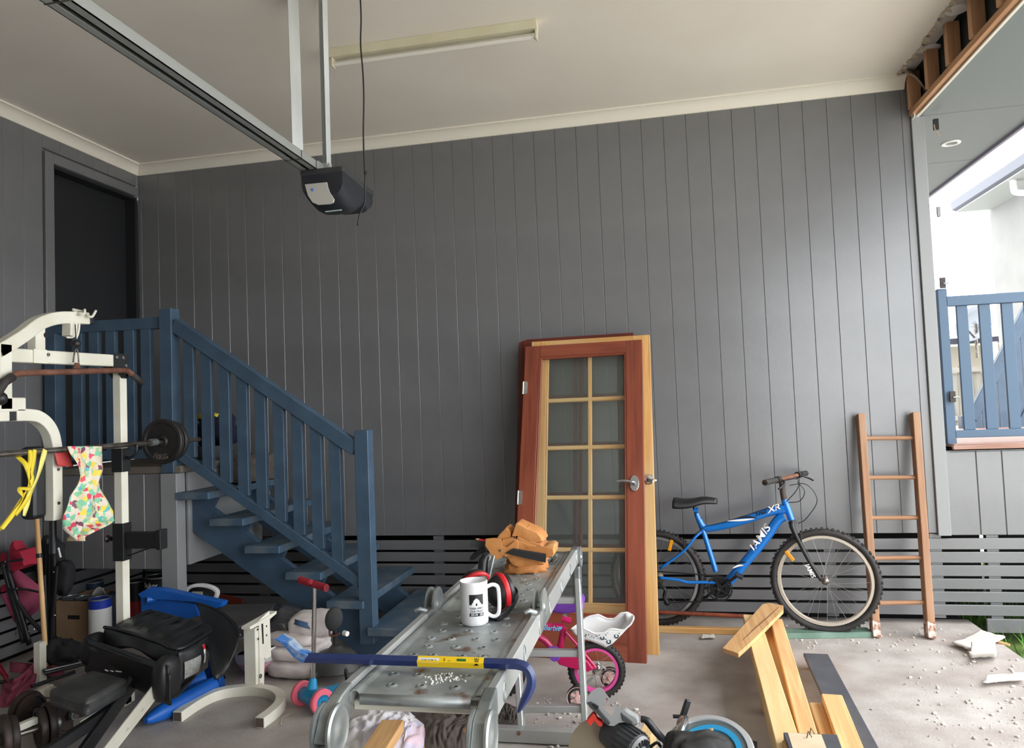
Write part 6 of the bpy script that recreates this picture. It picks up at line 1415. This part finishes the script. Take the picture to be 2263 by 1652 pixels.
# ---------------------------------------------------------------- drop saw at the bottom edge
ds_ = thing('drop_saw', 'grey drop saw with red trigger handle and round blade guard at the front', 'power saw', P(1350,1700,z=0))
yw = 2.70
def w_(px, py, dy=0): return P(px, py, y=yw+dy)
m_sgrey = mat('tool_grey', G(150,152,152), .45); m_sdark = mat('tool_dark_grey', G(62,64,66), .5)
def loop_px(l, dy): return [w_(1250+a/5.263, 1490+b/5.263, dy) for a, b in l]
outer = [(238,330),(245,270),(290,205),(380,142),(430,160),(475,225),(545,320),(640,385),(740,465),(815,500),(840,540),(800,575),(700,550),(620,560),(560,600),(490,590),(430,530),(360,450),(290,400)]
inner = [(470,268),(500,290),(568,365),(574,400),(545,476),(515,468),(470,420),(440,380),(470,345),(478,300)]
def ringprism(o, i, dy, th, m, name, par):
    N = 48
    def res(l):
        L_ = [0]; n = len(l)
        for a in range(n): L_.append(L_[-1]+math.dist(l[a], l[(a+1) % n]))
        out = []
        for j in range(N):
            t_ = L_[-1]*j/N; a = max(x for x in range(n) if L_[x] <= t_+1e-9); f = (t_-L_[a])/max(L_[a+1]-L_[a], 1e-9); p_, q_ = l[a], l[(a+1) % n]
            out.append((p_[0]+(q_[0]-p_[0])*f, p_[1]+(q_[1]-p_[1])*f))
        return out
    def order(l):
        cx = sum(p_[0] for p_ in l)/len(l); cy = sum(p_[1] for p_ in l)/len(l); return l
    O, I = res(o), res(i)
    ci = (sum(p_[0] for p_ in I)/N, sum(p_[1] for p_ in I)/N)
    ang = lambda p_: math.atan2(p_[1]-ci[1], p_[0]-ci[0])
    s_ = min(range(N), key=lambda j: abs(ang(O[0])-ang(I[j]))); I = I[s_:]+I[:s_]
    k = MB(); vs = loop_px(O, dy)+loop_px(I, dy)+loop_px(O, dy+th)+loop_px(I, dy+th); fs = []
    for j in range(N):
        n_ = (j+1) % N; fs += [(j,n_,N+n_,N+j),(2*N+j,3*N+j,3*N+n_,2*N+n_),(j,2*N+j,2*N+n_,n_),(N+j,N+n_,3*N+n_,3*N+j)]
    k.faces(vs, fs); return k.build(name, m, par, bevel=.004, smooth=True)
hd_ = ringprism(outer, inner, -.03, .06, m_sgrey, 'handle', ds_)
k = MB(); k.prism(loop_px([(250,330),(300,390),(370,455),(440,535),(500,595),(520,560),(450,480),(400,420),(345,350),(300,320)], -.036), (0,.01,0)); k.build('grip_panel', m_sdark, hd_, bevel=.002)
k = MB(); k.prism(loop_px([(305,345),(335,340),(385,375),(375,405),(345,400)], -.040), (0,.006,0)); k.build('switch_plate', m_black, hd_, bevel=.001)
k = MB(); k.prism(loop_px([(418,355),(445,330),(462,268),(482,272),(480,320),(455,375),(432,382)], -.015), (0,.03,0)); k.build('trigger', mat('trigger_red', G(226,64,56), .4), hd_, bevel=.003)
k = MB(); k.prism(loop_px([(700,440),(760,480),(830,520),(860,580),(800,600),(700,540),(640,440)], .01), (0,.05,0)); k.build('arm', m_sgrey, ds_, bevel=.006)
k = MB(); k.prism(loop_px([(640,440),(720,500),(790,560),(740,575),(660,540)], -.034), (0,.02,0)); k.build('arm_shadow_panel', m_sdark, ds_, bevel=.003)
lv = MB(); lv.prism(loop_px([(240,545),(320,450),(345,470),(360,520),(420,560),(430,600),(385,605),(350,560),(330,540),(290,600)], -.02), (0,.03,0)); lv.build('release_lever', mat('lever_red', G(220,58,46), .4), ds_, bevel=.002)
gc = w_(1330,1668,.06); gn = V((-.45,-.78,.35)).normalized()
MB().lathe([(.0,.0),(.05,-.004),(.108,-.004),(.118,-.014),(.122,-.03),(.122,-.045)], gc, -gn, 44).build('blade_guard', mat('guard_taupe', G(178,166,142), .45), ds_, smooth=True)
MB().ring(gc+gn*.006, gn, .086, .098, .006, 40).build('guard_band', m_sdark, ds_)
MB().lathe([(0,.012),(.080,.010),(.084,.004)], gc, gn, 32, cap=False).build('blade_flange', mat('dusty_brown', G(120,92,66), .7, c2=G(92,70,52), scale=40), ds_, smooth=True)
mc_ = w_(1385,1640,.0); ma = V((.74,-.56,-.20)).normalized()
MB().lathe([(0,-.09),(.05,-.09),(.056,-.06),(.060,.0),(.058,.045),(.052,.05)], mc_, ma, 30).build('motor_housing', m_sdark, ds_, smooth=True)
k = MB(); side = ma.orthogonal().normalized(); s2 = ma.cross(side)
for i in range(22):
    a = 2*PI*i/22; e = side*math.cos(a)+s2*math.sin(a); g = side*-math.sin(a)+s2*math.cos(a); k.box(mc_+ma*.015+e*.060, (.007,.07,.006), M((g,ma,e)).transposed())
k.build('cooling_ribs', m_sdark, ds_)
MB().lathe([(.050,.048),(.054,.056),(.048,.066),(.02,.070),(0,.070)], mc_, ma, 30, cap=False).build('end_cap', m_sgrey, ds_, smooth=True)
k = MB()
for i in range(18):
    a = 2*PI*i/18; e = side*math.cos(a)+s2*math.sin(a); g = side*-math.sin(a)+s2*math.cos(a); k.box(mc_+ma*.068+e*.036, (.006,.006,.022), M((g,ma,e)).transposed())
k.build('grille_slots', m_black, ds_)
MB().tube(smoothpath([w_(1416,1588,.10), w_(1430,1592,.10), w_(1448,1614,.10), w_(1466,1634,.12), w_(1475,1648,.14)], 4), [.012]*4+[.014]*8+[.010]*5, 10).build('clamp_handle', m_black, ds_, smooth='all')
k = MB(); k.mm(gc.x-.16, gc.x+.22, 2.55, 2.95, .0, .06); k.build('base', m_sgrey, ds_, bevel=.008)
k = MB(); k.mm(gc.x+.02, gc.x+.14, 2.72, 2.86, .055, .22); k.build('pivot_column', m_sdark, ds_, bevel=.012)
k = MB(); k.mm(gc.x+.06, gc.x+.20, 2.90, 2.94, .055, .13); k.build('fence', m_alu, ds_, bevel=.003)
MB().tube(smoothpath([w_(1435,1652,.15), w_(1452,1640,.15), w_(1462,1650,.16), w_(1476,1644,.16)], 4), .006, 6).build('cable', m_black, ds_, smooth='all')

# ---------------------------------------------------------------- second saw: tilted round guard with cyan ring and black dust bag
cs2 = thing('circular_saw', 'circular saw with grey round guard, cyan ring and black dust bag', 'power saw', P(1580,1700,z=0))
cc_ = P(1562,1668,z=.19); cn = V((-.20,-.42,.88)).normalized()
MB().lathe([(.148,.006),(.150,.012),(.168,.010),(.172,.002),(.172,-.02),(.165,-.03),(0,-.03)], cc_, cn, 56, cap=False).build('guard_rim', mat('guard_grey', G(188,190,192), .4, .3), cs2, smooth=True)
MB().lathe([(0,.006),(.15,.006),(.15,.0)], cc_, cn, 48, cap=False).build('guard_face', mat('guard_dark', G(96,106,108), .5), cs2, smooth=True)
MB().ring(cc_+cn*.012+CR*.012, cn, .098, .118, .012, 48).build('cyan_ring', m_cyan, cs2, smooth=True)
a = cc_+CR*.05+V((0,.08,.012)); MB().beam(a, a+CR*.07-V((0,.06,.0)), .012, .006).build('index_bar', m_black, cs2)
a, b = P(1508,1585,z=.235), P(1521,1546,z=.30); bar('side_handle', a, b, .018, .022, m_black, cs2, (0,0,1), .003)
a, b = P(1487,1582,z=.235), P(1512,1583,z=.235); bar('handle_bracket', a, b, .024, .006, m_black, cs2, (0,0,1), .001)
MB().tube(smoothpath([P(1499,1628,z=.24), P(1506,1610,z=.25), P(1513,1595,z=.25), P(1512,1588,z=.24)], 3), .018, 12).build('chrome_post', m_chrome, cs2, smooth='all')
MB().ball(P(1511,1600,z=.235), (.028,.03,.03), 16).build('post_boss', m_sgrey, cs2, smooth=True)
blob('dust_bag', P(1537,1652,z=.30)+V((0,-.03,-.01)), (.105,.06,.07), mat('black_canvas', G(40,39,38), .75, bump=.5, bscale=12), cs2, .2, 2.2, 28, rotz(.15), None, 71, sup=.6)
k = MB(); k.tube(smoothpath([P(1478,1622,z=.31), P(1510,1622,z=.315), P(1545,1616,z=.33), P(1575,1611,z=.33)], 5), .005, 8); k.build('bag_piping', mat('piping_tan', G(140,120,84), .7), cs2, smooth='all')
k = MB(); k.mm(cc_.x-.06, cc_.x+.14, cc_.y-.04, cc_.y+.12, 0, .165); k.build('foot', m_sdark, cs2, bevel=.01)
o = bar('offcut_block', P(1425,1650,z=.05), P(1438,1622,z=.05), .05, .09, m_pine, None); tag(o, 'small pine offcut wedged between the two saws', 'offcut')
o = bar('rubber_foot', P(1648,1648,z=.02), P(1672,1652,z=.02), .05, .035, m_black, None); tag(o, 'black rubber foot piece on the floor beside the pine beams', 'rubber foot')

# ---------------------------------------------------------------- rags and offcuts under the platform
def cloth(name, label, rows, h, m, seed, cat='rag'):
    """rows: list of (left px, right px, y px) outlines on the floor, rumpled upward"""
    n = len(rows)-1
    def fn(u, v):
        i = min(int(u*n), n-1); f = u*n-i
        l = [rows[i][k]*(1-f)+rows[i+1][k]*f for k in range(3)]
        q = P(l[0]+(l[1]-l[0])*v, l[2], z=.01); e = math.sin(PI*u)**.6*math.sin(PI*v)**.6
        q.z = .008+h*e*(.55+.6*abs(noise.noise(V((u*3.5+seed, v*7, seed))))+.35*noise.noise(V((u*9, v*16, seed))))
        return q
    k = MB().grid(fn, 34, 44); o = k.build(name, m, smooth='all', solid=.003, origin=P((rows[n//2][0]+rows[n//2][1])/2, rows[n//2][2], z=0)); return tag(o, label, cat)
m_past = mat('pastel_cloth', G(232,230,232), .85, c2=G(206,202,224), scale=5, c3=G(232,206,218), s3=6, lo3=.58, hi3=.66, lo=.45, hi=.6)
cloth('white_rag', 'white and pastel cotton rag bunched under the timber offcut', [(845,905,1573),(790,925,1588),(752,945,1610),(735,945,1635),(722,930,1662),(712,920,1690)], .09, m_past, 3)
cloth('pastel_rag', 'pale green and pink end of cotton cloth right of the timber offcut', [(895,915,1592),(890,928,1605),(880,928,1625),(878,915,1645),(872,905,1668)], .06, mat('mint_cloth', G(218,230,222), .85, c2=G(226,206,214), scale=8), 5)
m_drop = mat('brown_drop_cloth', G(98,88,82), .9, c2=G(72,66,62), scale=6, bump=.5, bscale=16)
cloth('drop_cloth', 'crumpled dark brown drop cloth on the concrete below the platform', [(872,1068,1566),(880,1150,1574),(900,1155,1590),(925,1140,1606),(930,1060,1622),(935,1040,1640),(940,1035,1660)], .075, m_drop, 9)
cloth('drop_cloth_end', 'brown cloth end beside the right hand hinge of the platform', [(1098,1128,1555),(1094,1150,1575),(1090,1148,1595),(1086,1142,1612)], .05, m_drop, 12)
o = plank('timber_offcut', 'short sawn timber offcut lying over the white rag at the front', 'offcut', P(868,1592,z=.115)+V((0,.0,-.02)), P(805,1690,z=.14)+V((0,0,-.02)), .10, .05, m_oak)
o = plank('packing_board', 'flat board under the brown cloth at the bottom edge', 'board', P(915,1650,z=.006), P(1035,1654,z=.006), .06, .011, m_honey)
k = MB(); q0, q1 = P(1038,1608,z=.16), P(1036,1690,z=.02)
k.tube(smoothpath([q0, q0.lerp(q1,.1), q0.lerp(q1,.3), q0.lerp(q1,.6), q1], 3), [.026]*4+[.018]*5+[.024]*4, 10)
o = k.build('mallet_handle', mat('beech', G(214,170,128), .55), smooth='all', origin=q0); tag(o, 'pale wooden mallet handle leaning by the right hinge of the platform', 'mallet')
# ---------------------------------------------------------------- deck, gate and what lies beyond it
dk_ = thing('timber_deck', 'raised timber deck with reddish edge board beyond the end of the grey wall', 'deck', (2.6, 5.2, 1.1))
bar('edge_board', (1.845, 5.082, 1.112), (4.6, 5.082, 1.112), .028, .024, m_deck, dk_, (0,0,1), .002)
y = 5.10
while y < 6.3:
    bar('deck_board', (1.86, y+.045, 1.122), (4.6, y+.045, 1.122), .086, .02, m_deck, dk_, (0,0,1), .002); y += .092
MB().mm(1.86, 4.6, 6.32, 8.0, 1.08, 1.12).build('far_deck', m_deck, dk_); MB().mm(1.86, 4.6, 5.12, 8.0, 1.05, 1.08).build('joists', m_dark, dk_)
gy = 5.2
def gp(px, py, y=gy): return P(px, py, y=y)
gt = thing('garden_gate', 'blue slatted gate standing on the timber deck', 'gate', (2.2, gy, 1.13))
zt_, zb_ = gp(2180,650).z, gp(2180,672).z
zA, zB = gp(2180,948).z, gp(2180,965).z
xl_ = gp(2108,960).x
bar('hinge_post', (xl_-.02, gy, 1.13), (xl_-.02, gy, gp(2090,638).z), .055, .045, m_sky_blue, gt, (0,-1,0), .002)
bar('top_rail', (xl_, gy, (zt_+zb_)/2), (3.1, gy, (zt_+zb_)/2), .045, zt_-zb_, m_sky_blue, gt, (0,0,1), .003)
bar('bottom_rail', (xl_, gy, (zA+zB)/2), (3.1, gy, (zA+zB)/2), .045, zA-zB, m_sky_blue, gt, (0,0,1), .003)
x0_ = gp(2134,820).x; st_ = gp(2184,820).x-x0_
for i in range(8): bar('slat', (x0_+st_*i, gy+.0, zA), (x0_+st_*i, gy, zb_), .066, .02, m_sky_blue, gt, (0,-1,0), .002)
for px, py in ((2083,625),(2105,876)):
    q = gp(px, py, 5.16); h = MB().mm(q.x-.018, q.x+.016, q.y-.01, q.y+.002, q.z-.035, q.z+.035).build('latch_plate', m_iron, gt, bevel=.002)
    MB().cyl(q+V((.0,-.012,-.005)), q+V((.035,-.012,-.005)), .005, n=8).build('latch_bolt', m_zinc, h)
q = gp(2073,467,5.09); o = MB().mm(q.x-.006,q.x+.012,q.y-.01,q.y+.01,q.z-.035,q.z+.03).build('hinge_leaf', m_trim, origin=q); tag(o, 'painted hinge leaf high on the grey corner trim', 'hinge')
hr = thing('deck_handrail', 'dark navy sloping stair handrail seen through the blue gate', 'handrail', P(2200,930,y=7.4))
ry = 7.4
a, b = P(2146,925,y=ry), P(2300,626,y=ry)
bar('top_rail', a, b, .06, .09, m_blue, hr, (0,0,1), .003)
drop = V((0,0,-.82)); bar('bottom_rail', a+drop, b+drop, .05, .07, m_blue, hr, (0,0,1), .003)
for i in range(9):
    q = a.lerp(b, .08+.11*i); bar('baluster', q+drop, q+V((0,0,-.04)), .065, .02, m_blue, hr, (0,-1,0), .002)
bar('newel_post', a+V((-.05,0,-.9)), a+V((-.05,0,.03)), .09, .09, m_blue, hr, (0,-1,0), .003)
# rendered neighbour house: wall, eave, gutter, downpipe
m_rend = mat('pale_render', G(116,115,111), .8, c2=G(110,109,105), scale=3); m_gut = mat('gutter_grey', G(58,60,70), .4)
nh = thing('neighbour_house', 'pale rendered house with grey gutter beyond the garden gate', 'house', (7.5, 11, 0))
xw = 5.59; yw2 = 13.2; zw = P(2187,462,y=yw2).z
MB().mm(xw, xw+6, 9.6, yw2, -.2, zw).build('rendered_wall', m_rend, nh)
xg = 5.0; zg = P(2112,458,y=13.1).z
MB().mm(xg+.06, xw+.2, 9.5, 13.15, zw-.02, zw+.03).build('eave_lining', mat('eave_white', G(140,142,138), .6), nh)
MB().prism([(xg,9.5,zw+.02),(xg+.10,9.5,zw-.02),(xg+.12,9.5,zw+.10),(xg-.02,9.5,zw+.14)], (0,3.65,0)).build('gutter', m_gut, nh, bevel=.008)
MB().prism([(xg+.06,9.5,zw+.06),(xg+4,9.5,zw+1.6),(xg+4,9.5,zw+1.7),(xg-.02,9.5,zw+.15)], (0,3.65,0)).build('roof', mat('roof_grey', G(110,112,118), .5), nh)
q = P(2239,388,x=xg+.16); MB().tube(smoothpath([(q.x,q.y,zw+.06),(q.x,q.y,zw-.14),(q.x+.05,q.y,zw-.20),(xw-.06,q.y,zw-.26),(xw-.06,q.y,zw-.6)], 4), .045, 12).build('downpipe', m_white, nh, smooth='all')
MB().cyl((xw-.06,q.y,zw-.6), (xw-.06,q.y,-.1), .045, n=12).build('downpipe', m_white, nh, smooth=True)
nb = thing('neighbour_bungalow', 'low white roofed bungalow seen between the gate slats', 'house', (7.5, 18, 0))
yb3 = 17.0; z0_ = P(2130,748,y=yb3).z; zr = P(2130,655,y=21).z
MB().mm(4, 13, yb3+.4, yb3+6, -.2, z0_).build('wall', mat('cream_wall', G(160,153,140), .8), nb)
k = MB(); n = 60
for i in range(n):                                                         # corrugated sheet ribs
    xa = 4-.4+9.8*i/n; k.faces([(xa,yb3,z0_),(xa+.08,yb3,z0_+.03),(xa+.163,yb3,z0_),(xa,22,zr),(xa+.08,22,zr+.03),(xa+.163,22,zr)], [(0,1,4,3),(1,2,5,4)])
k.build('corrugated_roof', mat('white_roof', G(168,168,172), .5), nb)
MB().mm(3.6, 13.4, yb3-.12, yb3, z0_-.10, z0_+.01).build('gutter', m_gut, nb, bevel=.01)
MB().mm(4, 13, yb3-.02, yb3+.4, z0_-.14, z0_-.11).build('eave_lining', m_white, nb)
q = P(2203,800,y=yb3-.1); MB().cyl((q.x,yb3-.05,-.1), (q.x,yb3-.05,z0_), .06, n=12).build('downpipe', m_white, nb, smooth=True)
sdc = P(2155,716,y=16.6)
sdh = thing('satellite_dish', 'grey satellite dish on the low white roof beyond the gate', 'dish', sdc-V((0,0,.4)))
MB().lathe([(0,-.09),(.18,-.07),(.32,-.02),(.40,.05)], sdc, V((-.75,-.5,.35)), 28, cap=False).build('reflector', mat('dish_grey', G(110,114,120), .5), sdh, smooth=True, solid=.01)
MB().tube([sdc+V((-.02,-.02,-.3)), sdc+V((-.40,-.35,.0))], .02, 8).build('feed_arm', m_steel, sdh); MB().cyl(sdc+V((0,0,-.7)), sdc, .03, n=8).build('mast', m_steel, sdh)
fn_ = thing('paling_fence', 'weathered timber paling fence beyond the blue gate', 'fence', P(2130,950,y=11.5))
m_pal = wood('weathered_paling', G(140,137,128), G(112,106,98), .85, G(152,148,140))
fy = 11.5; x = P(2090,850,y=fy).x; zt3 = P(2130,808,y=fy).z; i = 0
while x < P(2275,850,y=fy).x:
    bar('paling', (x, fy, -.1), (x, fy, zt3-(.12 if i % 3 else .02)*random.random()), .10, .016, m_pal, fn_, (0,-1,0), .002); x += .104; i += 1
for dz in (-.06, -.75): bar('fence_rail', (P(2085,850,y=fy).x, fy-.03, zt3+dz), (P(2275,850,y=fy).x, fy-.03, zt3+dz), .03, .07, m_pal, fn_, (0,0,1))
# grass by the slab edge and under the deck
k = MB()
for i in range(2600):
    u = random.random()
    x = 1.93+random.random()**1.2*1.6; y = random.uniform(3.2, 6.5)
    if i > 2000: x = random.uniform(.9,3.5); y = random.uniform(5.9,7.8)
    if 4.98 < y < 5.3: continue
    h = random.uniform(.06,.20); a = random.uniform(0,6.28); l = random.uniform(.02,.09); w2 = random.uniform(.003,.006)
    d = V((math.cos(a), math.sin(a), 0)); s_ = V((-d.y, d.x, 0))*w2; b = V((x,y,-.13))
    k.faces([b-s_, b+s_, b+d*l*.4+V((0,0,h*.6))+s_*.7, b+d*l*.4+V((0,0,h*.6))-s_*.7, b+d*l+V((0,0,h))], [(0,1,2,3),(3,2,4)])
tag(k.build('grass', m_grass, origin=(2.4,4.6,-.13)), 'long green grass growing along the concrete slab edge', 'grass', None, 'stuff')
o = plank('painted_offcut', 'pale stick poking out of the grass behind the broken plaster', 'stick', P(2205,1417,z=.008), P(2232,1425,z=.0), .02, .012, m_oak)
